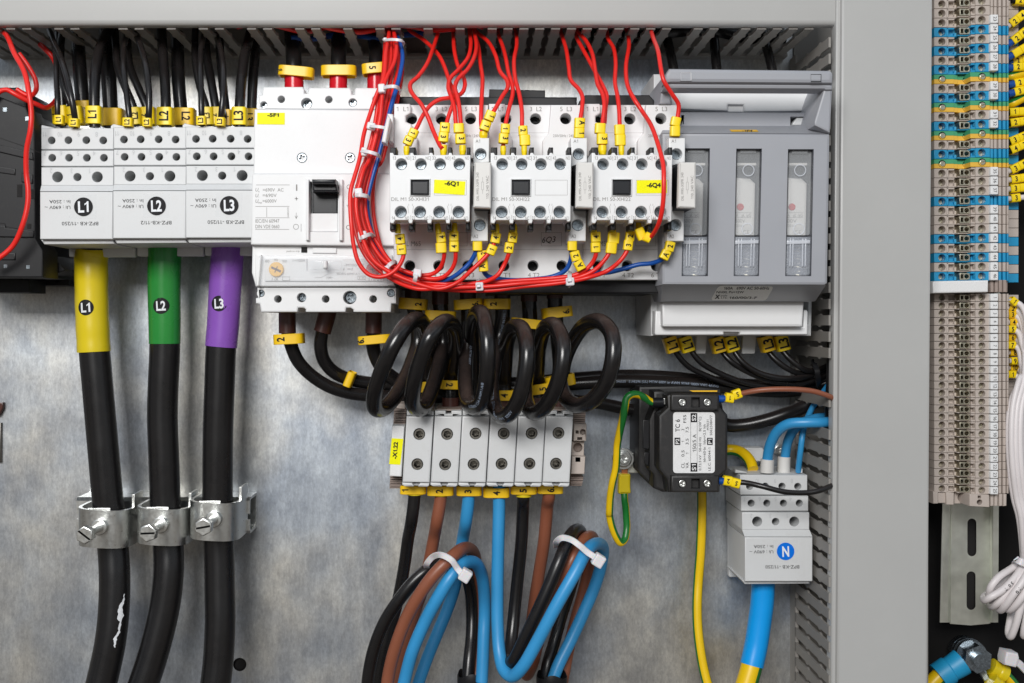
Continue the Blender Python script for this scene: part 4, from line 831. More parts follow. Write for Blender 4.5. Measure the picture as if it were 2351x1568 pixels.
bundle([(1218, 270, 50), (1205, 500, 76), (1188, 700, 88), (1150, 860, 96), (1130, 1040, 98), (1090, 1240, 100), (1040, 1420, 101)],
       [(1000, 120, 101), (975, 300, 101), (985, 480, 101), (1030, 660, 101), (1110, 810, 102), (1220, 960, 103), (1370, 1070, 106), (1550, 1120, 109), (1760, 1140, 111), (2000, 1148, 112), (2200, 1142, 113), (2450, 1110, 114), (2700, 1088, 115), (2880, 1062, 116), (3030, 1030, 118), (3200, 970, 120), (3315, 880, 122), (3380, 780, 122), (3405, 650, 122)],
       'lowest red bundle wire, to sleeves 2 and 3 under the -6Q4 contactor', [small(rj, 1387, 662, 122, -7, '2', 88, 84), small(rj, 1370, 742, 122, -7, '3', 90, 86)], [ferr(rj, 1398, 590, 126, 180, 52, 90)], 4)
for q, (dx_, z_, lab) in enumerate(((60, 101, 'dark red wire behind the bundle on the right over the breaker'),)):
    bundle([(1205, 830, 84), (1160, 880, 92), (1148, 1100, 96), (1140, 1300, 98)], [(1140, 20, 99), (1110, 160, 100), (1100, 350, 100), (1112, 500, 100), (1150, 680, 100), (1200, 820, 100), (1300, 960, 101)], lab, [], [], 0, r=1.1)
bundle([(1290, 270, 54), (1345, 390, 76), (1366, 520, 86), (1340, 680, 93), (1302, 820, 98), (1262, 960, 101), (1225, 1110, 103), (1180, 1280, 105), (1140, 1440, 106)],
       [(1105, 100, 107), (1072, 230, 108), (1050, 350, 108), (1065, 520, 106), (1120, 700, 104), (1240, 880, 104), (1400, 1000, 105), (1560, 1055, 107), (1700, 1062, 110), (1800, 1035, 113), (1890, 975, 116), (1975, 890, 119), (2022, 800, 121), (2038, 700, 122)],
       'dark blue wire in the red bundle up to the A2 terminal of -6Q1', [small(rf, 2037, 750, 122, 0, '', 84, 88)], [], 2, 'blue', 1.25)
cwire(wz([(2045, 780, 117), (2075, 850, 117), (2090, 960, 116), (2125, 1015, 114), (2220, 1042, 112), (2370, 1054, 110), (2550, 1045, 109), (2720, 1018, 110), (2830, 960, 112), (2872, 870, 114), (2876, 770, 118), (2882, 700, 120)]), 'dark blue wire linking the A2 terminals of the left and middle contactors',
      [small(rf, 2080, 840, 120, 6, 'A 2', 96, 92, th=40, tdx=10), small(rf, 2090, 930, 120, 5, 'A', 92, 88, tdx=-8), small(rf, 2885, 748, 122, 0, '', 84, 86)], (), 1.25, 'blue', 'blue control wires')
cwire([rj(*p) for p in [(870, 760, 117), (900, 850, 118), (945, 930, 118), (1000, 965, 116), (1080, 985, 114), (1190, 985, 112), (1330, 952, 111), (1460, 915, 112), (1590, 900, 115), (1690, 855, 119), (1730, 770, 122), (1742, 690, 122)]], 'dark blue wire linking the A2 terminals of the middle and right contactors',
      [small(rj, 899, 838, 121, 15, '2', 88, 88), small(rj, 936, 922, 121, 28, 'A', 88, 88), small(rj, 1702, 828, 122, -26, 'A', 84, 88), small(rj, 1742, 752, 122, -14, '2', 88, 88)], (), 1.25, 'blue', 'blue control wires')

# cable ties on the bundle
def tie(label, strap, head, hs, ang, w=24, reg=None, group='white cable ties on the wire bundle', zf=None, t=.8):
    reg = reg or rf
    root = thing('cable_tie', label, 'cable tie', reg(*head), group); z = head[2]; k = reg.f * kz(z)
    mb = MB(); ribbon_mm(mb, [P(reg(*p)) for p in strap], w / k, t); part('strap', mb, 'tie', root)
    mb = MB(); c = XZ(*reg(head[0], head[1]), z); prism_mm(mb, rnd(rotr(c[0], c[1], hs[0] / k, hs[1] / k, ang), .9), z + 2.2, z - 1.6, .7, holes=()); part('head', mb, 'tie', root)
    return root
def tie_e(label, pts, head, hs, ang, **kw): tie(label, pts, head, hs, ang, reg=re_, **kw)
tie_e('white tie at the top of the bundle, just under the duct', [(1195, 350, 70), (1215, 358, 84), (1290, 355, 92), (1350, 362, 92), (1376, 395, 80), (1370, 425, 70)], (1212, 358, 80), (36, 34), 0, w=28)
tie_e('white tie around the bundle beside the breaker top', [(1190, 830, 90), (1180, 800, 106), (1240, 776, 114), (1300, 775, 115), (1340, 800, 108), (1345, 835, 95)], (1180, 795, 108), (62, 80), 4, w=34)
tie_e('white tie held by the clip beside the -6Q1 contactor', [(1070, 1150, 100), (1085, 1130, 116), (1150, 1135, 119), (1210, 1145, 118), (1240, 1165, 104)], (1086, 1133, 112), (74, 66), -12, w=30)
tie_e('white tie around the bundle right of the upper breaker screws', [(985, 1360, 98), (1010, 1352, 118), (1070, 1362, 121), (1130, 1380, 120), (1160, 1410, 112), (1150, 1450, 98)], (1024, 1362, 116), (52, 78), -3, w=34)
tie('white tie around the bundle right of the black toggle', [(930, 350, 98), (935, 310, 112), (975, 290, 124), (1040, 300, 122), (1062, 325, 112), (1055, 355, 98)], (974, 274, 120), (70, 84), 8, w=38)
tie('white tie around the bundle below the toggle', [(975, 728, 98), (985, 700, 112), (1010, 668, 123), (1070, 645, 120), (1108, 670, 110), (1105, 700, 98)], (1010, 655, 119), (76, 76), 10, w=38)
tie('white tie where the bundle turns under the -6Q1 contactor', [(1190, 985, 98), (1215, 960, 116), (1250, 915, 120), (1290, 890, 116), (1305, 915, 104)], (1220, 962, 118), (62, 70), 12, w=38)
tie('white tie hanging down at the first part of the bottom run', [(1468, 1125, 104), (1470, 1090, 118), (1482, 1030, 124), (1502, 960, 112)], (1500, 990, 120), (74, 74), -8, w=40)
tie('white tie on the bottom run below the middle contactor', [(2045, 1050, 104), (2043, 1070, 116), (2048, 1110, 122), (2055, 1160, 104)], (2055, 1112, 118), (72, 78), 3, w=36)
tie('white tie on the bottom run below the second A2 terminal', [(852, 980, 108), (848, 1010, 121), (848, 1060, 124), (850, 1110, 106)], (850, 1068, 121), (76, 74), 4, w=40, reg=rj)
# ================================================================ heavy cables under the breaker
G4 = 'heavy black cables leaving the bottom of the breaker'
DC = 'blackcab'
def ringmk(reg, x, y, z, w, h, s, ang=0, tdx=0, th=None, dp=15, trot=90, pitch=0, mat='amber'): return ((reg, x, y, z, ang, h, w, s), dict(mat=mat, trot=trot, dp=dp, th=th or h * .72, tdx=tdx, name='cable_marker', pitch=pitch, tb=.03))
cable('heavy_cable', rf, [(335, 1320, 55), (335, 1500, 55), (rg, 345, -20, 55), (rg, 372, 80, 52), (rg, 430, 210, 48), (rg, 540, 330, 44), (rg, 700, 435, 40), (rg, 880, 495, 36), (rg, 1100, 522, 32), (rg, 1350, 535, 28), (rg, 1700, 530, 24), (rg, 2100, 520, 22), (rl, -60, 580, 20), (rl, 100, 610, 18), (rl, 300, 655, 16), (rl, 480, 705, 14), (rl, 700, 760, 14)], 3.9, DC, 'heavy black cable, first below the breaker, curving right into the current transformer', 'cable', G4,
      mk=[ringmk(rf, 352, 1580, 56, 270, 92, '2', 3, tdx=-60)], boot=[(rf, [(333, 1320, 55), (333, 1390, 55), (335, 1530, 55)], 5.0, 'brownboot')])
cable('heavy_cable', rf, [(690, 1320, 52), (660, 1450, 52), (rg, 640, -20, 50), (rg, 632, 80, 48), (rg, 660, 200, 44), (rg, 740, 300, 40), (rg, 880, 370, 34), (rg, 1050, 405, 30), (rg, 1300, 420, 26), (rg, 1700, 430, 22), (rg, 2200, 420, 20), (rl, 110, 345, 18), (rl, 400, 345, 16), (rl, 700, 365, 16), (rl, 1000, 400, 16), (rl, 1400, 430, 16), (rl, 1750, 420, 18), (rl, 1960, 360, 22), (rl, 2100, 300, 26)], 4.0, DC, 'heavy black cable, second below the breaker, running far right behind everything', 'cable', G4,
      mk=[ringmk(rg, 897, 372, 38, 78, 138, '', -22, dp=15)], boot=[(rf, [(700, 1320, 52), (685, 1380, 52), (645, 1520, 52)], 5.3, 'brownboot')])
cable('heavy_cable', rf, [(1105, 1320, 52), (1108, 1500, 52), (rg, 1100, 40, 50), (rg, 1118, 150, 46), (rg, 1180, 270, 40), (rg, 1300, 370, 34), (rg, 1450, 440, 28), (rg, 1700, 480, 22), (rg, 2200, 465, 20), (rl, 110, 395, 22), (rl, 500, 400, 22), (rl, 900, 425, 22), (rl, 1250, 460, 22), (rl, 1600, 480, 22), (rl, 1900, 460, 24), (rl, 2100, 430, 26)], 4.1, DC, 'heavy black cable, third below the breaker, passing behind the first coil', 'cable', G4,
      mk=[ringmk(rf, 1120, 1585, 56, 300, 78, '6.', 5, tdx=-120)], boot=[(rf, [(1108, 1320, 52), (1108, 1390, 52), (1106, 1530, 52)], 4.9, 'brownboot')])
mb = MB(); tube(mb, [rl(*p) for p in [(1000, 690, 14), (1130, 780, 14), (1280, 785, 15), (1480, 745, 18), (1680, 680, 22), (1850, 610, 28), (2000, 540, 32), (2150, 480, 34)]], 4.2, n=16)
solo('heavy_cable', mb, DC, 'heavy black cable from the transformer right side up into the vertical duct', 'cable', G4)
mb = MB(); ribbon_mm(mb, [P(rg(*p)) for p in [(1372, 560, 20), (1375, 480, 42), (1385, 400, 46), (1400, 340, 40), (1440, 350, 20)]], 3.2, 1)
solo('cable_tie', mb, 'black', 'black tie around the heavy cables behind the first coil', 'cable tie')

# ---------------------------------------------------------------- six coiled cables
G5 = 'coiled black cables between contactors and terminals'
S = rs
def coil(label, bx, by, bz, ringpts, tx_, tz, mkb, mkt, bw=4.9, r=4.45, pr=()):
    pts = [(bx, by - 70, bz), (bx, by, bz)] + ringpts + [(tx_, 1585, tz), (tx_, 1665, tz)]
    bt = [(S, [(bx, by - 70, bz), (bx, by + 6, bz)], bw, 'brownboot'), (S, [(tx_, 1590, tz), (tx_, 1665, tz)], 5.1, 'brownboot')]
    root = cable('coiled_cable', S, pts, r, 'dustcab', label, 'cable', G5, mk=mkb + mkt, boot=bt, n=18, sub=9); jk = root.children[0]
    for s_, s0, sz, off in pr: mb = MB(); print_on(mb, pts, r, s_, s0, sz, off); part('printed_line', mb, 'cableink', jk, recalc=False)
coil('coiled black cable, leftmost coil leaning over the end of the terminal row', 1652, 1205, 55,
     [(1668, 1290, 55), (1672, 1370, 55), (1648, 1450, 60), (1608, 1540, 70), (1570, 1600, 78), (1530, 1636, 88), (1500, 1630, 100), (1498, 1580, 108), (1525, 1490, 116), (1568, 1390, 120), (1618, 1310, 116), (1668, 1278, 100), (1698, 1310, 80), (1712, 1390, 60), (1705, 1490, 46)], 1702, 44,
     [ringmk(rf, 1462, 1268, 57, 258, 100, '2', -4, tdx=52, th=56, dp=18)], [ringmk(rg, 1525, 440, 44, 230, 92, '', 3, dp=16)])
coil('coiled black cable, second coil from the left, over the first two terminals', 1761, 1212, 55,
     [(1768, 1290, 55), (1772, 1380, 55), (1756, 1460, 62), (1730, 1550, 70), (1700, 1620, 80), (1672, 1636, 92), (1650, 1610, 102), (1655, 1540, 112), (1682, 1440, 118), (1722, 1345, 120), (1768, 1292, 112), (1810, 1300, 92), (1822, 1370, 70), (1812, 1460, 50), (1802, 1520, 42)], 1802, 42,
     [ringmk(rf, 1706, 1372, 57, 280, 88, '4', -3, tdx=62, th=50, dp=16)], [ringmk(rg, 1785, 418, 42, 205, 80, '2', -2, tdx=5, trot=-90, dp=16)])
coil('coiled black cable, third coil, narrow and hanging straight', 1872, 1195, 55,
     [(1874, 1280, 55), (1868, 1370, 55), (1862, 1460, 62), (1862, 1550, 72), (1872, 1610, 84), (1895, 1628, 98), (1926, 1610, 108), (1944, 1540, 116), (1950, 1440, 120), (1946, 1340, 118), (1932, 1262, 108), (1905, 1255, 88), (1890, 1320, 64), (1890, 1430, 48), (1890, 1520, 42)], 1890, 42,
     [ringmk(rf, 1955, 1270, 57, 262, 92, '6.', 4, tdx=62, th=54, dp=18)], [], pr=[('E198296 (UL) MTW 600V', 30, 1.5, .6), ('LL702000 CSA AWM I A/B', 100, 1.5, .5)])
coil('coiled black cable, fourth coil with white print, lowest of the six', 2009, 1190, 55,
     [(2010, 1270, 55), (1996, 1350, 55), (1978, 1450, 62), (1966, 1540, 72), (1972, 1610, 84), (2000, 1662, 98), (2038, 1655, 110), (2078, 1590, 118), (2102, 1490, 121), (2108, 1390, 119), (2090, 1318, 108), (2052, 1310, 90), (2028, 1370, 66), (2020, 1460, 50), (2016, 1530, 42)], 2016, 42,
     [ringmk(rf, 2212, 1268, 57, 246, 94, '2', 0, tdx=-35, th=56, dp=18)], [ringmk(rk, 1378, 178, 42, 190, 92, '4', 0, tdx=0, th=60, trot=90, dp=16)], pr=[('E198296 (UL) MTW 600V', 18, 1.5, .2), ('LL702000 ESA   25.00mm   4AWG  VW1  1000V', 72, 1.6, .15)])
coil('coiled black cable, fifth coil from the left', 2116, 1200, 55,
     [(2120, 1280, 55), (2122, 1370, 55), (2112, 1460, 62), (2100, 1540, 72), (2106, 1610, 84), (2134, 1650, 98), (2176, 1630, 110), (2222, 1555, 118), (2250, 1450, 121), (2250, 1370, 118), (2222, 1305, 108), (2182, 1310, 90), (2158, 1375, 68), (2150, 1460, 50), (2146, 1530, 42)], 2146, 42,
     [ringmk(rj, 464, 1442, 57, 290, 84, '4', -6, tdx=-90, th=46, dp=16)], [ringmk(rk, 1708, 120, 42, 190, 90, '5', 8, tdx=12, th=58, dp=16)])
coil('coiled black cable, rightmost and widest coil, leaning right', 2219, 1188, 55,
     [(2222, 1270, 55), (2232, 1360, 55), (2240, 1450, 62), (2240, 1530, 72), (2262, 1590, 84), (2310, 1622, 98), (2370, 1600, 110), (2425, 1530, 118), (2452, 1430, 121), (2448, 1340, 117), (2405, 1288, 106), (2348, 1295, 90), (2300, 1350, 70), (2262, 1430, 54), (2245, 1520, 42)], 2238, 42,
     [ringmk(rj, 732, 1342, 57, 276, 96, '6.', 6, tdx=72, th=54, dp=20)], [ringmk(rk, 1880, 50, 42, 270, 100, '6', 10, dp=18)])

# ================================================================ terminal row -X1.22
G6 = 'large grey terminal blocks of the -X1.22 row'
tops = (505, 758, 1006, 1257, 1507, 1756); bots = (469, 722, 972, 1224, 1474, 1724)
holes = [((620, 530), (603, 800)), ((870, 530), (852, 803)), ((1125, 525), (1107, 800)), ((1377, 525), (1358, 797)), ((1627, 523), (1608, 795)), ((1867, 520), (1846, 795))]
words = ('first at the left, next to the yellow -X1.22 tag', 'second, above the brown cable marked 2', 'third, above the blue cable marked 3', 'fourth, above the blue cable marked 4', 'fifth, above the black cable marked 5', 'last at the right, next to the beige end clamp')
for i in range(6):
    t = thing('power_terminal', 'grey power terminal block, ' + words[i], 'terminal block', rk((tops[i] + bots[i]) / 2 + 122, 1000, 20), G6)
    a, b = tops[i], bots[i]
    mb = MB(); prism(mb, rk, [(a, 368), (a + 244, 372), (b + 244, 965), (b, 960)], 75, 12, .9, holes=[hc(x, y, 53, 22) for x, y in holes[i]], hd=14)
    part('housing', mb, 'white2', t)
    mb = MB(); prism(mb, rk, [(a + 2, 318), (a + 100, 318), (a + 100, 350), (a + 148, 350), (a + 148, 318), (a + 244, 318), (a + 244, 364), (a + 2, 362)], 73, 30, .9); part('cap', mb, 'white2', t)
    mb = MB(); prism(mb, rk, [(b - 2, 962), (b + 86, 966), (b + 100, 990), (b + 100, 1000), (b + 20, 998), (b - 2, 985)], 74, 40, .7); prism(mb, rk, [(b + 142, 1000), (b + 142, 988), (b + 160, 968), (b + 243, 968), (b + 240, 990), (b + 225, 1002)], 74, 40, .7); prism(mb, rk, [(b + 30, 966), (b + 215, 968), (b + 215, 990), (b + 30, 990)], 70, 40, .3); part('bottom_lip', mb, 'white2', t)
    mb = MB(); box(mb, rk, a + 8, 306, a + 240, 322, 66, 20, .3); part('rear_body', mb, 'brownp', t)
    for x, y in holes[i]: mb = MB(); screw(mb, rk, x, y, 73.2, 49, 10, kind='hex'); part('socket_screw', mb, 'darkscrew', t)
t = thing('end_stop', 'brown ribbed end stop with white tag holder, left end of the terminal row', 'end stop', rk(420, 1015, 10))
mb = MB(); 
prism(mb, rk, [(395, 300), (500, 310), (462, 1018), (353, 1010)], 56, 10, .5)
for j in range(9):
    for y0 in (312, 905):
        if y0 == 312 and j > 7: continue
        if y0 == 905 and j > 6: continue
        y = y0 + j * 17; sx = 395 - (y - 310) * .06; box(mb, rk, sx, y, sx + 108, y + 10, 60 if j % 2 else 58.5, 55, .25)
part('ribbed_body', mb, 'brownp', t)
mb = MB(); prism(mb, rk, [(418, 252), (490, 256), (498, 312), (415, 310)], 50, 20, .5); part('end_plate', mb, 'beige', t)
mb = MB(); prism(mb, rk, [(378, 452), (487, 458), (459, 912), (350, 906)], 72, 58, .8); h = part('tag_holder', mb, 'paper', t)
mb = MB(); sheet(mb, rk, [(374, 566), (478, 572), (450, 804), (350, 798)], 72.1); lb = part('name_label', mb, 'label', h)
mb = MB(); text(mb, '-X1.22', rk, 405, 675, 72.25, 36, 152, rot=86, bold=.04); part('lettering', mb, 'ink', lb, recalc=False)
t = thing('end_clamp', 'beige end clamp with two round holes, right end of the terminal row', 'end clamp', rk(2030, 1000, 10))
mb = MB(); prism(mb, rk, [(2003, 330), (2104, 332), (2075, 998), (1970, 995)], 52, 10, .5)
for j in range(6): box(mb, rk, 2004 - j, 335 + j * 17, 2112 - j, 346 + j * 17, 58 if j % 2 else 56.5, 50, .25)
for j in range(5): box(mb, rk, 1975, 912 + j * 17, 2092 - j * 3, 923 + j * 17, 58 if j % 2 else 56.5, 50, .25)
part('ribbed_body', mb, 'brownp', t)
mb = MB(); prism(mb, rk, [(2006, 438), (2120, 440), (2116, 592), (2003, 592)], 64, 50, .5, holes=[hc(2084, 511, 26, 16), rect(2022, 498, 2048, 526), rect(2036, 558, 2080, 584)], hd=6); prism(mb, rk, [(1986, 596), (2098, 596), (2094, 722), (1982, 722)], 58, 50, .4, holes=[hc(2040, 650, 42, 20)], hd=7); prism(mb, rk, [(1990, 728), (2108, 730), (2100, 888), (1980, 886)], 64, 50, .5, holes=[rect(2022, 716 + 20, 2060, 775)], hd=3); part('clamp_body', mb, 'beige', t)

# ---------------------------------------------------------------- cables below the row
G7 = 'coloured cables leaving the -X1.22 terminals'
def low(label, pts, mat, mk, boot=(), r=3.7): cable('power_cable', rh, pts, r, mat, label, 'cable', G7, mk=mk, boot=list(boot), n=18, sub=9)
K = rk
mkn = lambda x, y, w, h, s, tdx=0, dp=11: ringmk(K, x, y, 56, w, h, s, 0, tdx=tdx, th=60, dp=dp)
yb = lambda x, y0, y1, r, z=56: (K, [(x, y0, z), (x, y1, z)], r, 'yeltape')
low('black cable from terminal 1, going down left behind the tied loop', [(K, 582, 960, 56), (K, 576, 1100, 56), (K, 552, 1300, 54), (rh, 520, 280, 44), (rh, 490, 500, 38), (rh, 455, 700, 34), (rh, 410, 900, 30), (rh, 350, 1100, 28), (rh, 300, 1320, 28), (rh, 265, 1500, 28), (rh, 240, 1700, 28)], 'blackcab', [mkn(566, 1022, 235, 78, '1', -68)], [yb(582, 1000, 1072, 4.9)])
low('brown cable from terminal 2, going down left behind the tied loop', [(K, 820, 960, 56), (K, 812, 1100, 56), (K, 780, 1300, 54), (rh, 755, 250, 44), (rh, 710, 480, 38), (rh, 660, 700, 30), (rh, 590, 900, 26), (rh, 510, 1150, 26), (rh, 440, 1400, 26), (rh, 390, 1650, 26)], 'brown', [mkn(810, 1030, 238, 88, '2', -8)], [yb(818, 1030, 1082, 4.5)])
low('light blue cable from terminal 3, going down behind the tied loop', [(K, 1066, 960, 56), (K, 1062, 1100, 56), (K, 1040, 1300, 52), (rh, 1015, 250, 38), (rh, 985, 450, 30), (rh, 940, 700, 26), (rh, 875, 900, 26), (rh, 780, 1130, 28), (rh, 690, 1350, 30), (rh, 610, 1580, 32), (rh, 580, 1700, 32)], 'skyblue', [mkn(1066, 1032, 228, 86, '3', -10)])
low('light blue cable from terminal 4, making a deep U turn up to the right', [(K, 1336, 960, 56), (K, 1334, 1100, 56), (rh, 1335, -20, 56), (rh, 1328, 300, 56), (rh, 1320, 700, 56), (rh, 1322, 1050, 58), (rh, 1340, 1300, 62), (rh, 1380, 1450, 68), (rh, 1450, 1505, 74), (rh, 1540, 1430, 80), (rh, 1680, 1190, 84), (rh, 1850, 870, 86), (rh, 2020, 570, 84), (rh, 2110, 400, 78), (rh, 2190, 325, 64), (rh, 2262, 350, 44), (rh, 2255, 480, 34), (rh, 2200, 680, 32), (rh, 2100, 920, 32), (rh, 1980, 1180, 34), (rh, 1870, 1400, 38), (rh, 1810, 1560, 40)], 'skyblue', [mkn(1310, 1048, 236, 86, '4', 0)])
low('black cable from terminal 5, bent sharply up at the bottom right', [(K, 1554, 960, 56), (K, 1553, 1100, 56), (rh, 1550, -20, 52), (rh, 1535, 300, 48), (rh, 1495, 700, 46), (rh, 1465, 1000, 48), (rh, 1440, 1230, 54), (rh, 1425, 1360, 62), (rh, 1462, 1372, 70), (rh, 1540, 1220, 74), (rh, 1660, 970, 76), (rh, 1790, 680, 76), (rh, 1880, 460, 74), (rh, 1960, 270, 66), (rh, 2030, 195, 50), (rh, 2070, 240, 32), (rh, 2050, 420, 24), (rh, 1980, 700, 22), (rh, 1900, 950, 22), (rh, 1830, 1200, 26), (rh, 1770, 1400, 32), (rh, 1745, 1560, 34)], 'blackcab', [mkn(1555, 1025, 236, 74, '5', -8)], [yb(1556, 1030, 1088, 4.7)])
low('brown cable from terminal 6, mostly hidden behind the right loop', [(K, 1788, 960, 56), (K, 1782, 1080, 56), (rh, 1768, -20, 48), (rh, 1738, 300, 40), (rh, 1690, 600, 30), (rh, 1650, 850, 22), (rh, 1620, 1100, 18), (rh, 1600, 1350, 16), (rh, 1580, 1490, 20), (rh, 1625, 1420, 30), (rh, 1700, 1150, 44), (rh, 1800, 900, 56), (rh, 1900, 660, 64), (rh, 1990, 460, 66), (rh, 2080, 305, 58), (rh, 2150, 255, 44), (rh, 2180, 310, 28), (rh, 2150, 500, 20), (rh, 2090, 750, 18), (rh, 2020, 1000, 20), (rh, 1960, 1250, 26), (rh, 1900, 1560, 30)], 'brown', [mkn(1792, 1015, 232, 82, '6.', 0)])
G8 = 'cables of the left tied loop'
def loop(label, pts, mat, r=3.7): mb = MB(); tube(mb, [rh(*p) for p in pts], r, n=18, sub=9); solo('looped_cable', mb, mat, label, 'cable', G8)
loop('black cable, outer left strand of the left tied loop', [(150, 1720, 60), (165, 1500, 62), (215, 1260, 64), (310, 1020, 66), (440, 820, 68), (570, 660, 68), (690, 555, 66), (800, 490, 60), (900, 470, 50), (985, 500, 40), (1040, 600, 30), (1080, 760, 26), (1092, 950, 26), (1088, 1150, 30), (1068, 1350, 36), (1050, 1560, 40)], 'blackcab')
loop('brown cable arching over the top of the left tied loop', [(320, 1720, 66), (345, 1500, 68), (400, 1270, 72), (500, 1000, 76), (620, 780, 80), (760, 590, 82), (880, 470, 80), (970, 390, 72), (1040, 358, 58), (1100, 390, 42), (1125, 470, 30), (1130, 620, 24), (1150, 900, 22), (1150, 1200, 26), (1130, 1560, 34)], 'brown')
loop('light blue cable arching down the right side of the left tied loop', [(450, 1720, 66), (500, 1500, 68), (560, 1280, 72), (680, 1000, 76), (800, 780, 80), (900, 620, 80), (980, 520, 76), (1060, 482, 66), (1130, 500, 56), (1180, 600, 46), (1202, 760, 42), (1206, 950, 40), (1198, 1150, 42), (1190, 1350, 44), (1180, 1560, 46)], 'skyblue')
for lab, pts, hd in (('white tie with cube head holding the left loop', [(690, 545, 66), (690, 500, 76), (740, 440, 80), (830, 425, 90), (910, 470, 92), (960, 540, 90), (1000, 590, 90), (1020, 640, 80)], (1033, 604, 90)), ('white tie with cube head holding the right loop', [(1848, 350, 66), (1852, 300, 80), (1900, 268, 84), (1980, 285, 84), (2060, 340, 86), (2130, 400, 92), (2190, 440, 93), (2215, 490, 84)], (2226, 470, 93))):
    root = thing('cable_tie', lab, 'cable tie', rh(*hd), 'large white cable ties'); k = F * kz(90)
    mb = MB(); ribbon_mm(mb, [P(rh(*p)) for p in pts], 3.6, 1.0); part('strap', mb, 'tie', root)
    mb = MB(); c = XZ(*rh(hd[0], hd[1]), hd[2]); prism_mm(mb, rnd(rotr(c[0], c[1], 6.2, 6.9, -32), 1.0), hd[2] + 3, hd[2] - 3, .8); part('head', mb, 'tie', root)
for lab, x0, x1, y in (('black sheath end of the left loop at the bottom edge', 960, 1232, 1480), ('black sheath end of the right loop at the bottom edge', 1668, 1945, 1490)):
    mb = MB(); c = rh((x0 + x1) / 2, 1800, 36); e = rh((x0 + x1) / 2, y, 36); rr = (x1 - x0) / 2 / F / kz(40)
    n = 26; vs = []; 
    for j, (yy, f) in enumerate(((1800, 1), (y + 60, 1.0), (y + 14, 1.0), (y, .93))):
        cc = P(rh((x0 + x1) / 2 - (0 if j else 6), yy, 38))
        for q in range(n): a = 2 * math.pi * q / n; vs.append(cc + Vector((rr * f * math.cos(a), rr * .9 * f * math.sin(a), (1.6 * math.sin(3 * a) if j == 3 else 0))))
    for q in range(n): a = 2 * math.pi * q / n; v = vs[3 * n + q]; vs.append(Vector((cc.x + (v.x - cc.x) * .86, cc.y + (v.y - cc.y) * .86, v.z - 7)))
    fs = [(j * n + q, j * n + (q + 1) % n, (j + 1) * n + (q + 1) % n, (j + 1) * n + q) for j in range(4) for q in range(n)]
    mb.add(vs, fs); mb.add(vs[4 * n:], [tuple(range(n))]); solo('cable_sheath', mb, 'black', lab, 'cable sheath', 'cable sheath ends')

# ================================================================ main feed cables and clamps
def feed(label, top, body, rt, rb_, mat, dot, dx, tabs=None, ztape=46):
    root = thing('feed_cable', label, 'cable', body[-1]); 
    mb = MB(); tube(mb, body, rb_, n=28, sub=9); jk = part('jacket', mb, 'blackcab', root); FEED[mat] = (jk, cat_rom([P(p) for p in body], 9), rb_)
    mb = MB(); tube_mm(mb, [P(p) for p in top], (lambda q: rt(q)) if callable(rt) else rt, n=30, sub=9); sl = part('heat_shrink', mb, mat, root)
    (x, y, rr) = dot[1]; z = dot[3]; c = P(rb(x, y, z)); R = dot[2] + .12; cx = dot[4]
    # sticker wrapped on the round surface
    def zf(X, Z, e=0): u = (X - cx); return z + math.sqrt(max(.5, R * R - u * u)) + e
    zz = z + R; q = XZ(*rb(x, y), zz); rad = rr / F / kz(zz); mb = MB(); vs = [(q[0], -zf(q[0], q[1]), q[1])]; m = 32
    for k in range(1, 5):
        for i in range(m): a = 2 * math.pi * i / m; X, Z = q[0] + rad * k / 4 * math.cos(a), q[1] + rad * k / 4 * math.sin(a); vs.append((X, -zf(X, Z), Z))
    fs = [(0, 1 + i, 1 + (i + 1) % m) for i in range(m)] + [(1 + (k - 1) * m + i, 1 + (k - 1) * m + (i + 1) % m, 1 + k * m + (i + 1) % m, 1 + k * m + i) for k in range(1, 4) for i in range(m)]
    mb.add(vs, fs); st = part('round_sticker', mb, 'ink', root, recalc=False)
    mb = MB(); text(mb, dot[0], rb, x, y, zz, 82, 84, bold=.03, rot=3, zf=lambda X, Z: zf(X, Z, .15)); part('lettering', mb, 'whiteink', st, recalc=False)
    return root
FEED = {}
def ctr(y, xl, xr, z): return rb((xl + xr) / 2, y, z)
feed('thick black feed cable with yellow L1 heat shrink, leftmost of three', [rb(830, 720, 44), rb(832, 790, 44), rb(818, 840, 44), rb(818, 1000, 44), rb(822, 1250, 44), rb(832, 1500, 44), rc(842, 128, 44)], [rb(828, 700, 44), rb(822, 1000, 44), rb(832, 1500, 44), rc(850, 160, 44), rc(880, 500, 44), rc(920, 950, 44), rc(965, 1450, 44), rd(1010, 330, 44), rd(1026, 600, 46), rd(1020, 900, 48), rd(988, 1200, 50), rd(925, 1500, 52), rd(870, 1720, 54)],
     lambda q: 7.4 + 2.4 * min(1, max(0, (q - .06) / .16)) if q < .3 else 9.75 + .08 * math.sin(q * 40), 9.1, 'yeltape', ('L1', (765, 1298, 71), 9.75, 44, P(rb(823, 1298, 44)).x), 0)
feed('thick black feed cable with green L2 heat shrink, middle of three', [rb(1475, 690, 44), rb(1475, 800, 44), rb(1470, 1100, 44), rb(1475, 1400, 44), rc(1476, 55, 44)], [rb(1475, 690, 44), rb(1470, 1100, 44), rc(1476, 100, 44), rc(1463, 400, 44), rc(1455, 700, 44), rc(1468, 1100, 44), rc(1480, 1450, 44), rd(1506, 330, 44), rd(1510, 560, 46), rd(1480, 850, 48), rd(1420, 1130, 50), rd(1350, 1380, 52), rd(1270, 1620, 54), rd(1240, 1720, 54)],
     lambda q: 10.1 - .8 * q + (.6 if q < .03 else 0), 9.0, 'greentape', ('L2', (1440, 1283, 73), 9.5, 44, P(rb(1472, 1283, 44)).x), 0)
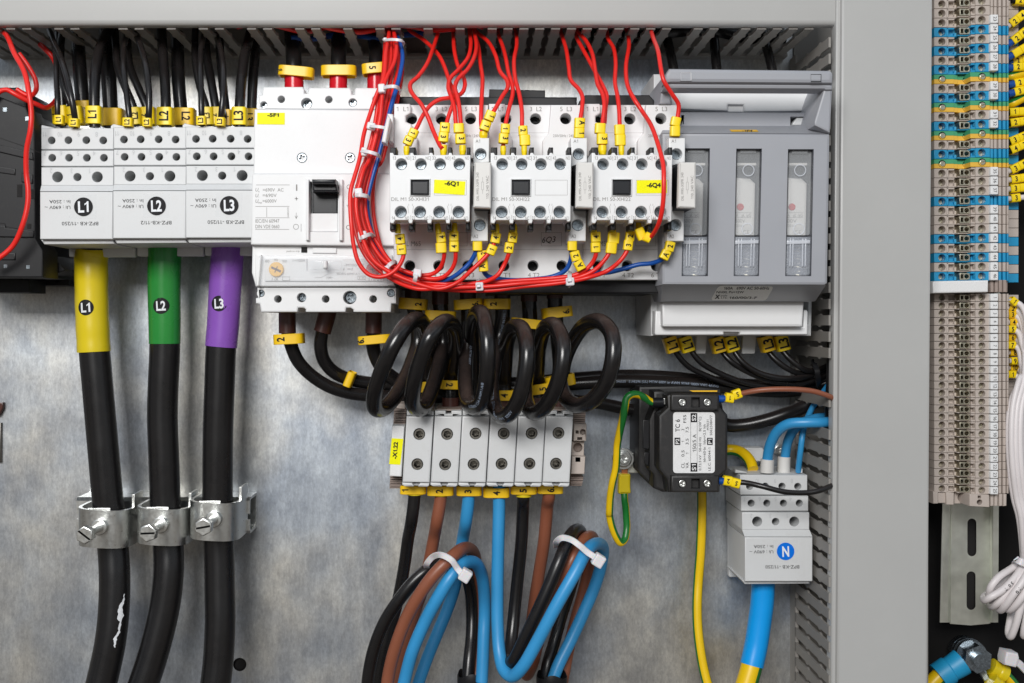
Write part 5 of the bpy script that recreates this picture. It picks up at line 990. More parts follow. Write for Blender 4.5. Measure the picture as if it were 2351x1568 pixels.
feed('thick black feed cable with purple L3 heat shrink, rightmost of three', [rb(2040, 690, 44), rb(2034, 850, 44), rb(2015, 1150, 44), rb(1998, 1450, 44), rc(1980, 82, 44)], [rb(2040, 690, 44), rb(2015, 1150, 44), rc(1978, 120, 44), rc(1966, 450, 44), rc(1954, 800, 44), rc(1950, 1150, 44), rc(1950, 1480, 44), rd(1962, 330, 44), rd(1968, 700, 46), rd(1972, 1000, 48), rd(1956, 1350, 50), rd(1925, 1620, 52), rd(1910, 1720, 52)],
     lambda q: 9.8 - .3 * q, 9.0, 'purple', ('L3', (1960, 1263, 71), 9.5, 44, P(rb(2006, 1263, 44)).x), 0)
jk, path, r_ = FEED['yeltape']; Lf = [(1093, 782), (1086, 830), (1062, 880), (1048, 930), (1050, 990), (1068, 1020), (1060, 1080), (1048, 1130), (1020, 1168), (1030, 1190), (1026, 1242)]; Rt = [(1099, 782), (1097, 850), (1092, 900), (1102, 960), (1096, 1000), (1080, 1050), (1077, 1100), (1066, 1140), (1056, 1160), (1052, 1200), (1038, 1242)]
mb = MB(); rows = []; 
def lerp2(A, f): q = f * (len(A) - 1); i = min(int(q), len(A) - 2); u = q - i; return (A[i][0] * (1 - u) + A[i + 1][0] * u, A[i][1] * (1 - u) + A[i + 1][1] * u)
for j in range(31):
    a, b = lerp2(Lf, j / 30), lerp2(Rt, j / 30); jit = random.uniform(-5, 5)
    a, b = (a[0] * .88 + b[0] * .12, a[1]), (b[0] * .88 + a[0] * .12, b[1])
    for f in (0, .33, .66, 1):
        x, y = a[0] + (b[0] - a[0]) * f + (jit if f in (0, 1) else 0), a[1] + (b[1] - a[1]) * f; X, Z = XZ(*rd(x, y), 56); c, u = near(path, X, Z); rows.append((X, c.y - math.sqrt(max(.2, r_ * r_ - u * u)) - .1, Z))
mb.add(rows, [(j * 4 + q, j * 4 + q + 1, j * 4 + q + 5, j * 4 + q + 4) for j in range(30) for q in range(3)]); part('paint_streak', mb, 'whiteink', jk, recalc=False)
t = thing('clamp_rail', 'short horizontal zinc plated rail behind the three cable clamps', 'rail', rd(1450, 260, 2))
mb = MB(); Zt, Zb = XZ(*rc(700, 1400), 20)[1], XZ(*rd(700, 255), 20)[1]; xa, xb = XZ(*rc(694, 1450), 20)[0], XZ(*rc(2243, 1450), 20)[0]
pr = [(0, Zt - 2), (20, Zt - 2), (22, Zt - 4), (22, Zt - 12), (20.4, Zt - 12), (20.4, Zt - 5), (19, Zt - 3.6), (1.6, Zt - 3.6), (1.6, Zb + 3.6), (19, Zb + 3.6), (20.4, Zb + 5), (20.4, Zb + 11), (22, Zb + 11), (22, Zb + 4), (20, Zb + 2), (0, Zb + 2)]
n = len(pr); vs = [(x, -z, Z) for x in (xa, xb) for z, Z in pr]; mb.add(vs, [(i, (i + 1) % n, (i + 1) % n + n, i + n) for i in range(n)])
tr = tessellate_polygon([[Vector((z, Z, 0)) for z, Z in pr]]); mb.add(vs[:n], [tuple(q) for q in tr]); mb.add(vs[n:], [tuple(q) for q in tr]); part('channel', mb, 'zinc', t)
G9 = 'zinc plated cable clamps'
def clamp(label, xl, xr, yt, yb, cxl, bolt, rot):
    """reg d coordinates: band left/right, top/bottom"""
    t = thing('cable_clamp', label, 'cable clamp', rd((xl + xr) / 2, yb, 22), G9); zc = 44
    x0 = XZ(*rd(xl, yt), zc)[0]; x1 = XZ(*rd(xr, yt), zc)[0]; Zt = XZ(*rd(xl, yt), 56)[1]; Zb = XZ(*rd(xl, yb), 58)[1]; w = (x1 - x0) / 2; c = (x0 + x1) / 2
    prof = [(-w, 20), (-w, 40)] + [(-w * math.copysign(abs(math.cos(math.radians(a))) ** .72, math.cos(math.radians(a))), 40 + 16.5 * math.sin(math.radians(a)) ** .72) for a in range(10, 180, 10)] + [(w, 40), (w, 20)]
    th = 1.7; mb = MB(); n = len(prof); inn = [(x * (1 - th / w), z - (th if 20 < z else 0) * (abs(x) < w * .99)) for x, z in prof]
    vs = []
    for Z in (Zt, Zb):
        for x, z in prof: vs.append((c + x, -z, Z - (x / w) * .8 + (0 if Z == Zt else 0)))
        for x, z in inn: vs.append((c + x, -z, Z - (x / w) * .8))
    fs = []
    for i in range(n - 1):
        fs += [(i, i + 1, 2 * n + i + 1, 2 * n + i), (n + i, n + i + 1, 3 * n + i + 1, 3 * n + i), (i, i + 1, n + i + 1, n + i), (2 * n + i, 2 * n + i + 1, 3 * n + i + 1, 3 * n + i)]
    fs += [(0, n, 3 * n, 2 * n), (n - 1, 2 * n - 1, 4 * n - 1, 3 * n - 1)]
    mb.add(vs, fs); part('band', mb, 'zinc', t)
    bx, by = bolt; q = XZ(*rd(bx, by), 84); zz = 84
    mb = MB(); pts = [Vector((q[0], -z, q[1])) for z in (50, 62, 74, 82)]; tube_mm(mb, pts, 2.6, n=16, raw=True); bo = part('bolt', mb, 'zinc', t)
    mb = MB(); prism_mm(mb, circ(q[0], q[1], 4.7, 24), 60.4, 55, .5); part('washer', mb, 'zinc', bo)
    a = math.radians(rot); sl = [(q[0] + u * math.cos(a) - v * math.sin(a), q[1] + u * math.sin(a) + v * math.cos(a)) for u, v in ((-4.3, -.34), (4.3, -.34), (4.3, .34), (-4.3, .34))]
    mb = MB(); prism_mm(mb, circ(q[0], q[1], 5.1, 6, .3 + rot * .02), 86, 80, .5, [sl], hd=1.4); part('bolt_head', mb, 'zinc', bo)
    mb = MB(); prism_mm(mb, [(c - w * .5, Zt - 3), (c + w * .35, Zt - 3), (c + w * .35, Zt + .9), (c - w * .5, Zt + .9)], 53.6, 52.8, .2); part('pressure_plate', mb, 'zinc', t)
    mb = MB(); prism_mm(mb, [(x1 - 1.5, Zt - 2), (x1 + .2, Zt - 2), (x1 + .2, Zt + 7), (x1 - 1.5, Zt + 7)], 40, 22, .2); part('hook', mb, 'zinc', t)
clamp('zinc clamp on the yellow L1 feed cable, bolt head slotted, leftmost', 712, 1185, 20, 365, 0, (764, 240), -38)
clamp('zinc clamp on the green L2 feed cable, middle of three', 1236, 1695, 10, 342, 0, (1330, 222), 2)
clamp('zinc clamp on the purple L3 feed cable, highest and rightmost', 1706, 2150, -45, 300, 0, (1826, 168), 10)
# ================================================================ fuse switch
N_, O_ = rn, ro
OY = 650 * F       # ro y -> rn y
def on(x, y): return (x, y + OY)
t = thing('fuse_switch', 'large grey three pole fuse switch with clear windows and silver rating label', 'fuse switch', ro(1000, 1105, 0))
mb = MB()
prism(mb, N_, [(256, 216), (345, 214), (345, 530), (300, 560), (256, 520)], 62, 10, .6)
prism(mb, N_, [(470, 214), (1692, 232), (1700, 560), (440, 560)], 62, 10, .6)
prism(mb, O_, [(228, 728), (345, 728), (345, 1000), (1640, 1000), (1640, 790), (1676, 790), (1668, 1106), (232, 1106)], 66, 4, .8)
prism(mb, N_, [(330, 540), (1700, 560), on(1660, 1000), on(335, 1000)], 58, 4, .5)
part('base', mb, 'white2', t)
mb = MB(); prism(mb, N_, [(405, 340), (1700, 348), (1688, 545), (1064, 553), (1062, 490), (925, 488), (922, 545), (420, 525)], 78, 55, 1.0)
prism(mb, N_, [(918, 486), (1066, 486), (1066, 553), (905, 553)], 75.5, 55, .2); part('upper_terminal_cover', mb, 'white', t)
mb = MB(); prism(mb, N_, [(495, 556), (1692, 560), (1690, 668), (1640, 690), (490, 690)], 88, 55, .6, holes=[rect(1482, 597, 1608, 676), rect(500, 586, 528, 664)], hd=10); part('hinge_strip', mb, 'grey', t)
for x0, x1 in ((1500, 1600), (498, 520)): mb = MB(); prism(mb, N_, [(x0, 655), (x0 + (x1 - x0) * .4, 605), (x1, 605), (x1, 674), (x0, 674)], 87, 76, .8); part('latch', mb, 'white2', t)
# handle bar with arms
mb = MB()
prism(mb, N_, [(400, 163), (1845, 180), (1868, 205), (1862, 300), (412, 290), (350, 300), (350, 235)], 122, 112, 2.0)
prism(mb, N_, [(352, 285), (412, 280), (1862, 290), (1860, 358), (1800, 360), (1785, 350), (412, 344), (350, 344)], 119, 106, 1.6)
part('handle_bar', mb, 'grey', t)
for hx in (rect(496, 198, 598, 275), rect(1660, 212, 1762, 290)):
    mb = MB(); prism(mb, N_, hx, 122.3, 121.5, .2, holes=[[(hx[0][0] + 7, hx[0][1] + 7), (hx[1][0] - 7, hx[1][1] + 7), (hx[2][0] - 7, hx[2][1] - 6), (hx[3][0] + 7, hx[3][1] - 6)]], hd=.6, holemi=1); part('handle_slot', mb, ['grey', 'paper'] if hx[0][0] < 900 else ['grey', 'dark'], t)
mb = MB(); prism(mb, N_, [(1845, 200), (1866, 220), (1838, 744), (1700, 676), (1697, 640), (1790, 330)], 117, 60, 1.0); part('handle_arm', mb, 'grey', t)
mb = MB(); prism(mb, N_, [(345, 235), (408, 190), (412, 345), (412, 484), (305, 484)], 108, 60, 1.2); part('handle_arm', mb, 'grey', t)
# front cover: flat face with three windows, sloping top and bottom
W = [[(538, 883), (758, 883), on(740, 567), on(510, 567)], [(1000, 886), (1224, 886), on(1197, 567), on(976, 567)], [(1463, 891), (1688, 891), on(1665, 567), on(1438, 567)]]
mb = MB(); zc = 115
prism(mb, N_, [(330, 742), (1835, 748), (1838, 800), on(1816, 632), on(1790, 652), on(330, 648)], zc, 60, 1.6, holes=[[tuple(p) for p in w] for w in W], hd=24, holemi=1)
def slope(y1l, y1r, xl, xr, z1, y0l, y0r, xl0, xr0, z0):
    a = [XZ(*N_(xl, y1l), z1), XZ(*N_(xr, y1r), z1), XZ(*N_(xr0, y0r), z0), XZ(*N_(xl0, y0l), z0)]
    zz = [z1, z1, z0, z0]; vs = [(p[0], -z, p[1]) for p, z in zip(a, zz)] + [(p[0], -60, p[1]) for p in a]
    mb.add(vs, [(0, 1, 2, 3), (4, 5, 6, 7), (0, 1, 5, 4), (1, 2, 6, 5), (2, 3, 7, 6), (3, 0, 4, 7)])
slope(745, 750, 330, 1832, 114, 676, 682, 345, 1690, 94)
slope(OY + 646, OY + 650, 330, 1800, 113.5, OY + 796, OY + 796, 322, 1702, 91)
part('front_cover', mb, ['grey', 'greydark'], t)
for wi, w in enumerate(W):
    xl, xr, yt = w[0][0], w[1][0], w[0][1]; lb = w[3][0]
    f = lambda x, y: (x + (lb - xl) * (y - yt) / (OY + 567 - yt), y)
    mb = MB(); prism(mb, N_, [f(xl + 8, 1010), f(xl + 222, 1010), f(xl + 222, 1035), f(xl + 60, 1035), f(xl + 8, 1035)], 103, 98, .4); prism(mb, N_, [f(xl + 2, 1140), f(xl + 130, 1150), f(xl + 178, 1195), f(xl + 178, OY + 210), f(xl + 2, OY + 210)], 106, 92, 1.4)
    fu = part('fuse_link', mb, 'ivory', t)
    mb = MB(); prism(mb, N_, hc(xl + 34, 1405, 32), 106.5, 105, .3); part('indicator', mb, 'reddial', fu)
    mb = MB()
    for s, x, y, h, ww in (('A', xl + 15, OY + 25, 30, 22), ('gL /gG', xl + 98, OY + 25, 28, 86), ('500V' if wi < 2 else '00V', xl + 45, OY + 75, 32, 86), ('120 kA', xl + 42, OY + 118, 24, 78), ('CE', xl + 100, OY + 175, 30, 60)): text(mb, s, N_, *f(x, y), 106, h, ww, bold=.0)
    line(mb, N_, [f(xl, OY + 2), f(xl + 145, OY + 2)], 106, 3); line(mb, N_, [f(xl, OY + 46), f(xl + 145, OY + 46)], 106, 3)
    part('lettering', mb, 'greyink', fu, recalc=False)
    mb = MB(); sp_ = []
    c = P(N_(*f(xl + 112, OY + 390), 99)); top_ = P(N_(*f(xl + 112, OY + 300), 99)); hgt = 26
    for q in range(0, 145): a = q / 12 * math.pi; sp_.append(Vector((c.x + 3.6 * math.cos(a), -99 + 3.0 * math.sin(a), top_.z - hgt * q / 144)))
    tube_mm(mb, sp_, .5, n=6, raw=True); part('spring', mb, 'brass', t)
    # clear window pane, recessed a little, with moulded ring and ribs
    mb = MB(); prism(mb, N_, [f(xl + 6, yt + 8), f(xl + 214, yt + 8), f(xl + 214, OY + 204), f(xl + 6, OY + 204)], 111.5, 110.4, .4, r=1.5)
    prism(mb, N_, [f(xl + 34, yt + 12), f(xl + 176, yt + 12), f(xl + 176, yt + 36), f(xl + 34, yt + 36)], 112.6, 111.5, .3)
    pn = part('window_pane', mb, 'clear', t)
    for yy in (1078, OY + 148):
        mb = MB(); cc = XZ(*N_(*f(xl + 110, yy)), 111.8); tube_mm(mb, [Vector((cc[0] + 3 * math.cos(a * math.pi / 14), -111.8, cc[1] + 3 * math.sin(a * math.pi / 14))) for a in range(29)], .28, n=6, raw=True); part('moulded_ring', mb, 'rib', pn)
    mb = MB(); prism(mb, N_, [f(xl + 3, OY + 215), f(xl + 222, OY + 215), f(xl + 225, OY + 545), f(xl + 210, OY + 565), f(xl + 18, OY + 565), f(xl + 3, OY + 545)], 113, 106.5, .8)
    part('frosted_grip', mb, 'frost', t); mb = MB()
    for xx in (xl + 38, xl + 62, xl + 150, xl + 176): prism(mb, N_, [f(xx - 5, OY + 232), f(xx + 5, OY + 232), f(xx + 5, OY + 485), f(xx - 5, OY + 485)], 114.4, 113, .4)
    prism(mb, N_, [f(xl + 6, OY + 250), f(xl + 216, OY + 245), f(xl + 216, OY + 278), f(xl + 6, OY + 285)], 114.6, 113, .5)
    part('grip_ribs', mb, 'rib', t)
mb = MB(); prism(mb, O_, [(330, 796), (1604, 796), (1590, 1020), (1580, 1024), (345, 1024), (335, 1014)], 84, 60, 1.2); part('lower_terminal_cover', mb, 'white', t)
mb = MB(); prism(mb, O_, [(272, 882), (332, 882), (340, 1022), (1594, 1022), (1602, 872), (1630, 874), (1640, 890), (1636, 1094), (1028, 1096), (1028, 1072), (886, 1070), (886, 1096), (275, 1098), (265, 1080)], 77, 62, .9); prism(mb, O_, [(884, 1068), (1030, 1070), (1030, 1090), (884, 1090)], 72, 62, .2); part('lower_lip', mb, 'white', t)
for x0, x1 in ((640, 740), (1058, 1180)): mb = MB(); prism(mb, O_, [(x0, 1085), (x1, 1085), (x1 - 18, 1265), (x0 - 5 if x0 < 900 else x0 - 12, 1265)], 40, 34, .4); part('divider_fin', mb, 'white2', t)
# slanted label on the lower slope: the slope surface is used as label ground
def on_slope(x, y):   # O_ coordinates -> depth on the lower slope
    tt = (y - 648) / 148; return 113.5 + (91 - 113.5) * tt
def slope_sheet(mb, pts, e, mi=0):
    loop = rnd([tuple(p) for p in pts], 34, 5); vs = []
    for x, y in loop: z = on_slope(x, y) + e; q = XZ(*O_(x, y), z); vs.append((q[0], -z, q[1]))
    mb.add(vs, [tuple(range(len(vs)))], mi)
mb = MB(); slope_sheet(mb, [(838, 656), (1335, 662), (1262, 790), (765, 786)], .18); rlb = part('rating_label', mb, 'silverlabel', t, recalc=False)
mb = MB()
def st(s, x, y, h, w, b=.02, sh=.2):
    vs, fs, x0, x1 = glyphs(s, b); out = []
    for v in vs: ty = (v.y - .35) / .7 * h; X = x + (v.x - (x0 + x1) / 2) / (x1 - x0) * w + ty * sh; Y = y - ty; z = on_slope(X, Y) + .35; q = XZ(*O_(X, Y), z); out.append((q[0], -z, q[1]))
    mb.add(out, fs)
st('160A   690V AC 50-60Hz', 1090, 678, 24, 408); st('NH00, Pn=12W', 942, 713, 20, 246); st('X', 828, 755, 34, 46, .05); st('pole', 888, 742, 16, 56, .0); st('LTS-', 890, 763, 17, 58, .0); st('160/00/3-F', 1058, 763, 20, 250)
part('lettering', mb, 'ink', rlb, recalc=False)
mb = MB(); vs = []
for x, y in ((935, 713), (1180, 714), (1197, 731), (955, 731)): tt = (745 - y) / 69; z = 114 - 20 * tt + .3; q = XZ(*N_(x, y), z); vs.append((q[0], -z, q[1]))
mb.add(vs, [(0, 1, 2, 3)]); ol = part('name_label', mb, 'labelor', t, recalc=False)
mb = MB(); vs0, fs0, a0, a1 = glyphs('-1F4', .04); out = []
for v in vs0: X = 1095 + (v.x - (a0 + a1) / 2) / (a1 - a0) * 95; Y = 723 - (v.y - .35) / .7 * 13; z = 114 - 20 * (745 - Y) / 69 + .45; q = XZ(*N_(X, Y), z); out.append((q[0], -z, q[1]))
mb.add(out, fs0); part('lettering', mb, 'ink', ol, recalc=False)
# cables above the fuse switch
for lab, pts in (('black cable entering the duct above the left end of the fuse switch', [(1718, 330, 30), (1745, 450, 34), (1780, 620, 38), (1800, 760, 40)]), ('black cable entering the duct above the middle of the fuse switch', [(2140, 330, 30), (2150, 450, 34), (2165, 620, 38), (2180, 760, 40)]), ('black cable entering the duct above the right end of the fuse switch', [(2590, 330, 30), (2620, 450, 34), (2660, 620, 38), (2670, 760, 40)])):
    mb = MB(); tube(mb, [ri(*p) for p in [(pts[0][0] - 30, 180, 24)] + pts], 2.9); solo('supply_cable', mb, 'blackcab', lab, 'cable', 'black cables above the fuse switch')
# cables below the fuse switch
G10 = 'black cables below the fuse switch'
def lowc(label, pts, sx, sy, a, s, mat='amber'):
    cable('fuse_cable', rl, pts, 1.75, 'blackcab', label, 'cable', G10, mk=[((ro, sx, sy, 42, a, 140, 122, s), dict(mat=mat, trot=90, dp=11, th=84, name='cable_marker', tb=.03))])
lowc('black cable with L1 sleeve, first below the fuse switch', [(600, -150, 36), (625, 0, 38), (680, 130, 40), (780, 250, 38), (950, 340, 34), (1150, 410, 32), (1350, 455, 30), (1600, 462, 30), (1850, 448, 30), (2000, 415, 32), (2100, 380, 34)], 412, 1183, 18, 'L1')
lowc('black cable with L1 sleeve, second below the fuse switch', [(720, -150, 36), (760, 0, 38), (820, 120, 42), (900, 220, 42), (1050, 310, 38), (1250, 390, 36), (1450, 432, 34), (1700, 435, 32), (1900, 420, 32), (2080, 350, 34)], 546, 1180, 18, 'L1', 'yellow')
lowc('black cable with L2 sleeve, third below the fuse switch', [(1020, -150, 36), (1050, 0, 38), (1100, 130, 42), (1180, 220, 44), (1330, 310, 42), (1500, 380, 40), (1700, 410, 40), (1880, 395, 38), (1980, 360, 36), (2090, 300, 34)], 828, 1185, 16, 'L2')
lowc('black cable with L2 sleeve, fourth below the fuse switch', [(1130, -150, 36), (1160, 0, 40), (1200, 115, 44), (1280, 225, 46), (1420, 315, 46), (1600, 362, 46), (1780, 362, 44), (1930, 325, 40), (2080, 240, 34)], 946, 1175, 18, 'L2', 'yellow')
lowc('black cable with L3 sleeve, fifth below the fuse switch', [(1440, -150, 36), (1470, 0, 38), (1510, 125, 42), (1590, 215, 44), (1710, 295, 44), (1840, 330, 42), (1980, 300, 38), (2090, 250, 34)], 1264, 1175, 16, 'L3')
lowc('black cable with L3 sleeve, rightmost below the fuse switch', [(1550, -150, 36), (1590, 0, 40), (1635, 115, 44), (1720, 210, 46), (1830, 285, 46), (1930, 298, 42), (2040, 250, 36), (2100, 200, 32)], 1400, 1168, 14, 'L3', 'yellow')
mb = MB(); ribbon_mm(mb, [P(rl(*p)) for p in [(1895, 235, 22), (1915, 225, 46), (1945, 300, 52), (1955, 380, 50), (1960, 450, 42), (1965, 480, 20)]], 3.4, 1); solo('cable_tie', mb, 'black', 'black tie holding the fuse switch cables at the vertical duct', 'cable tie')
mb = MB(); tube(mb, [rl(*p) for p in [(2060, 40, 60), (2062, 150, 60), (2055, 400, 60), (2048, 600, 58), (2042, 760, 54), (2060, 860, 46)]], 2.0); solo('duct_cable', mb, 'blackcab', 'black cable running down in front of the vertical duct opening', 'cable')

# ================================================================ current transformer
t = thing('current_transformer', 'black current transformer with white TC 6 rating label', 'current transformer', rl(840, 1385, 0))
mb = MB()
prism(mb, rl, [(350, 440), (800, 432), (1082, 462), (1088, 560), (1120, 720), (1125, 1180), (1062, 1384), (560, 1384), (480, 1350), (420, 1290), (340, 1200), (345, 700)], 44, 6, 1.4)
prism(mb, rl, [(480, 480), (570, 478), (612, 520), (1082, 500), (1085, 620), (1146, 700), (1146, 1190), (1078, 1250), (1075, 1384), (560, 1384), (480, 1350), (482, 1230), (440, 1180), (440, 740), (480, 640)], 62, 44, 1.6)
prism(mb, rl, [(600, 520), (640, 500), (1064, 500), (1075, 620), (1142, 690), (1142, 1190), (1072, 1250), (1066, 1388), (615, 1388), (600, 1270), (528, 1175), (528, 700), (608, 625)], 80, 62, 1.4)
part('housing', mb, 'blacktc', t)
mb = MB(); prism(mb, rl, [(385, 740), (442, 740), (442, 1000), (385, 995)], 62.8, 61, .4); prism(mb, rl, [(395, 1030), (440, 1030), (436, 1150), (400, 1130)], 62.8, 61, .4); part('side_grille', mb, 'black', t)
for y0, y1, sy, lab in ((513, 652, 582, 'upper'), (1240, 1385, 1310, 'lower')):
    mb = MB(); prism(mb, rl, [(640, y0), (1062, y0), (1062, y1), (636, y1)], 84, 78, .9, holes=[rect(820, sy - 44, 893, sy + 42), hc(739, sy, 36, 20), hc(962, sy, 36, 20)], hd=4.5); tb_ = part('terminal_strip', mb, 'blacktc', t)
    for sx in (739, 962): mb = MB(); screw(mb, rl, sx, sy, 83.2, 33, 1.5, rot=28); part('screw', mb, 'zinc', tb_)
mb = MB(); prism(mb, rl, [(655, 668), (1030, 670), (1028, 1214), (655, 1214)], 80.3, 80, 0, r=2); lb = part('rating_label', mb, 'paper', t)
mb = MB()
def rt(s, x, y, h, w, b=.0): text(mb, s, rl, x, y, 80.32, h, w, rot=90, bold=b)
rt('TC 6', 695, 788, 40, 112, .01); rt('FS5', 758, 728, 26, 70); rt('3', 742, 826, 24, 14); rt('7.5', 780, 826, 26, 52); rt('1', 742, 932, 24, 10); rt('3.5', 780, 932, 26, 54); rt('0.5', 742, 1038, 26, 56); rt('1', 780, 1038, 24, 10); rt('CL', 742, 1145, 28, 50); rt('VA', 780, 1145, 28, 52)
rt('150/5 A', 845, 945, 32, 158); rt('0.72/3 kV   50-60 Hz     B(130°C)', 895, 950, 22, 480); rt('Ith=60·In  Idyn=2.5 Ith', 935, 946, 22, 336); rt('I.E.C. 60044-1', 980, 1090, 22, 206); rt('M70331', 965, 782, 20, 92); rt('5062508477', 994, 786, 22, 180)
line(mb, rl, [(812, 680), (812, 1202)], 80.3, 2.5); line(mb, rl, [(870, 680), (870, 1202)], 80.3, 2.5)
part('lettering', mb, 'ink', lb, recalc=False)
for s, x, y, w, h in (('P2', 693, 930, 52, 66), ('S2', 841, 718, 58, 82), ('S1', 841, 1162, 58, 78), ('P1', 984, 930, 50, 64)):
    mb = MB(); sheet(mb, rl, rotr(x, y, w, h, 0), 80.32, t=.08); bx = part('printed_box', mb, 'ink', lb); mb = MB(); text(mb, s, rl, x, y, 80.45, w * .62, h * .72, rot=90, bold=.02); part('lettering', mb, 'paper', lb, recalc=False)
mb = MB(); prism(mb, rl, [(800, 474), (1050, 474), (1050, 486), (830, 486)], 80.4, 80.1, 0); part('name_label', mb, 'labelor', t)
# secondary wires
def sec(label, pts, mat, sl, fer):
    root = thing('measuring_wire', label, 'wire', rl(*pts[-1]), 'wires of the current transformer'); mb = MB(); tube(mb, [rl(*p) for p in pts], 1.55, n=12); part('insulation', mb, mat, root)
    mb = MB(); tube(mb, [rl(*p) for p in fer], 2.1, n=14); part('ferrule', mb, 'blue', root)
    for x, y, a, s in sl: marker(root, rl, x, y, 78, a, 76, 88, s, trot=90, mat='yellow', dp=5.5, th=40, tb=.03)
sec('brown wire from the upper terminal of the current transformer', [(1150, 545, 76), (1230, 515, 78), (1290, 497, 80), (1450, 470, 84), (1700, 463, 86), (1900, 480, 86), (2040, 522, 84), (2110, 555, 80)], 'brown', [(1158, 540, 82, '1'), (1224, 507, 110, 'S')], [(1060, 550, 76), (1118, 550, 76)])
sec('thin black wire from the lower terminal of the current transformer', [(1110, 1288, 76), (1200, 1296, 78), (1300, 1300, 80), (1450, 1332, 84), (1650, 1382, 86), (1850, 1390, 86), (1970, 1370, 86), (2080, 1325, 82)], 'blackcab', [(1140, 1282, 82, '2'), (1212, 1302, 76, 'S')], [(1062, 1285, 76), (1105, 1287, 76)])
# ================================================================ earth wires (yellow with green stripe)
def earth(label, pts, r, stripe, parts_=(), reg=rl):
    root = thing('earth_wire', label, 'wire', reg(*pts[-1]) if len(pts[-1]) == 3 else pts[-1][0](*pts[-1][1:]), 'yellow green earth wires')
    pp = [reg(*p) if len(p) == 3 else p[0](*p[1:]) for p in pts]; mb = MB(); tube(mb, pp, r, n=20, sub=9, stripe=stripe); part('insulation', mb, ['pey', 'peg'], root, recalc=True); return root
e1 = earth('thin yellow green wire looping from the transformer side down to a ring lug', [(500, 582, 70), (455, 575, 70), (400, 540, 72), (340, 512, 74), (280, 512, 76), (240, 545, 76), (224, 620, 76), (205, 720, 74), (175, 850, 70), (155, 960, 66), (150, 1060, 64), (140, 1180, 62), (112, 1300, 60), (92, 1430, 56), (84, 1567, 52), (rm, 84, 60, 50), (rm, 105, 160, 48), (rm, 145, 260, 46), (rm, 185, 312, 44), (rm, 222, 280, 42), (rm, 240, 180, 40), (rm, 236, 80, 36), (rl, 232, 1540, 32), (rl, 222, 1460, 28), (rl, 218, 1390, 26)], 2.15, ([(0, .78), (.07, .85), (.13, 1.2), (.25, 1.15), (.35, .78), (1, .75)], .42))
mb = MB(); tube(mb, [rl(*p) for p in [(470, 582, 70), (520, 582, 70), (566, 582, 70)]], 2.9, n=18); part('end_boot', mb, 'glossblack', e1)
mb = MB(); prism(mb, rl, rect(560, 545, 596, 600), 71, 64, .3); part('metal_lug', mb, 'zinc', e1)
mb = MB(); prism(mb, rl, [(172, 1222), (276, 1224), (274, 1330), (280, 1400), (165, 1405), (168, 1310)], 29, 22, 1.2, r=1); part('crimp_sleeve', mb, 'yeltape', e1)
mb = MB(); prism(mb, rl, rect(195, 1150, 250, 1225), 26, 23, .3); part('ring_lug', mb, 'copper', e1)
t = thing('earth_screw', 'zinc screw with washers holding the ring lug left of the transformer', 'screw', rl(205, 1090, 20))
mb = MB(); prism(mb, rl, hc(210, 1088, 97, 30), 28, 25, .4); part('washer', mb, 'zinc', t)
mb = MB(); prism(mb, rl, hc(212, 1088, 75, 30), 30, 28, .8); part('washer', mb, 'zinc', t)
mb = MB(); screw(mb, rl, 215, 1085, 33, 50, 3, rot=15); part('screw_head', mb, 'zinc', t)
mb = MB(); prism(mb, rl, rect(240, 1035, 342, 1215), 22, 4, .6); part('bracket', mb, 'zincy', t)
earth('thick yellow green wire hanging down from behind the current transformer', [(912, 1330, 20), (912, 1450, 20), (rm, 912, 0, 20), (rm, 908, 200, 20), (rm, 898, 420, 20), (rm, 880, 650, 20), (rm, 870, 850, 22), (rm, 874, 1050, 24), (rm, 895, 1250, 26), (rm, 930, 1450, 28), (rm, 975, 1620, 30), (rm, 1010, 1720, 30)], 3.0, ([(0, .25), (1, .24)], .2, 2))
earth('thick yellow green wire arching from the transformer to the neutral terminal block', [(1080, 1015, 16), (1170, 1005, 16), (1240, 1018, 18), (1300, 1055, 22), (1345, 1110, 26), (1370, 1180, 30)], 3.4, ([(0, .2), (1, .2)], .3))
# ================================================================ neutral block cables
G11 = 'blue cables on the neutral block'
B = [('blue cable with white collar, left of two at the neutral block', [(1494, 1200, 44), (1500, 1090, 46), (1525, 960, 50), (1590, 840, 56), (1690, 775, 62), (1850, 762, 66), (1980, 760, 66), (2090, 758, 62)], 3.05, (1495, 1092, 1190, 3.95)),
     ('blue cable with white collar, right of two at the neutral block', [(1645, 1180, 34), (1658, 1070, 36), (1680, 940, 40), (1735, 830, 46), (1820, 760, 50), (1950, 722, 50), (2080, 720, 46)], 2.85, (1645, 1068, 1186, 3.85))]
for lab, pts, r, (bx, b0, b1, br) in B:
    root = thing('neutral_cable', lab, 'cable', rl(*pts[0]), G11); mb = MB(); tube(mb, [rl(*p) for p in pts], r, n=18); part('jacket', mb, 'skyblue', root)
    z = pts[0][2] + 2; mb = MB(); tube(mb, [rl(bx, b1 + 20, z), rl(bx + 2, (b0 + b1) / 2, z), rl(bx + 5, b0, z)], br, n=20); part('collar', mb, 'ivory', root)
mb = MB(); tube(mb, [rl(*p) for p in [(1776, 1200, 44), (1780, 1150, 46), (1798, 1000, 50), (1815, 870, 50), (1850, 740, 44), (1920, 600, 40), (2000, 490, 46), (2050, 420, 52), (2100, 340, 56)]], 1.75, n=14); solo('neutral_wire', mb, 'skyblue', 'thin light blue wire rising from the neutral block into the duct', 'wire', G11)
root = thing('neutral_feed_cable', 'thick yellow green cable in bright blue heat shrink below the neutral block', 'cable', rm(1290, 1600, 40))
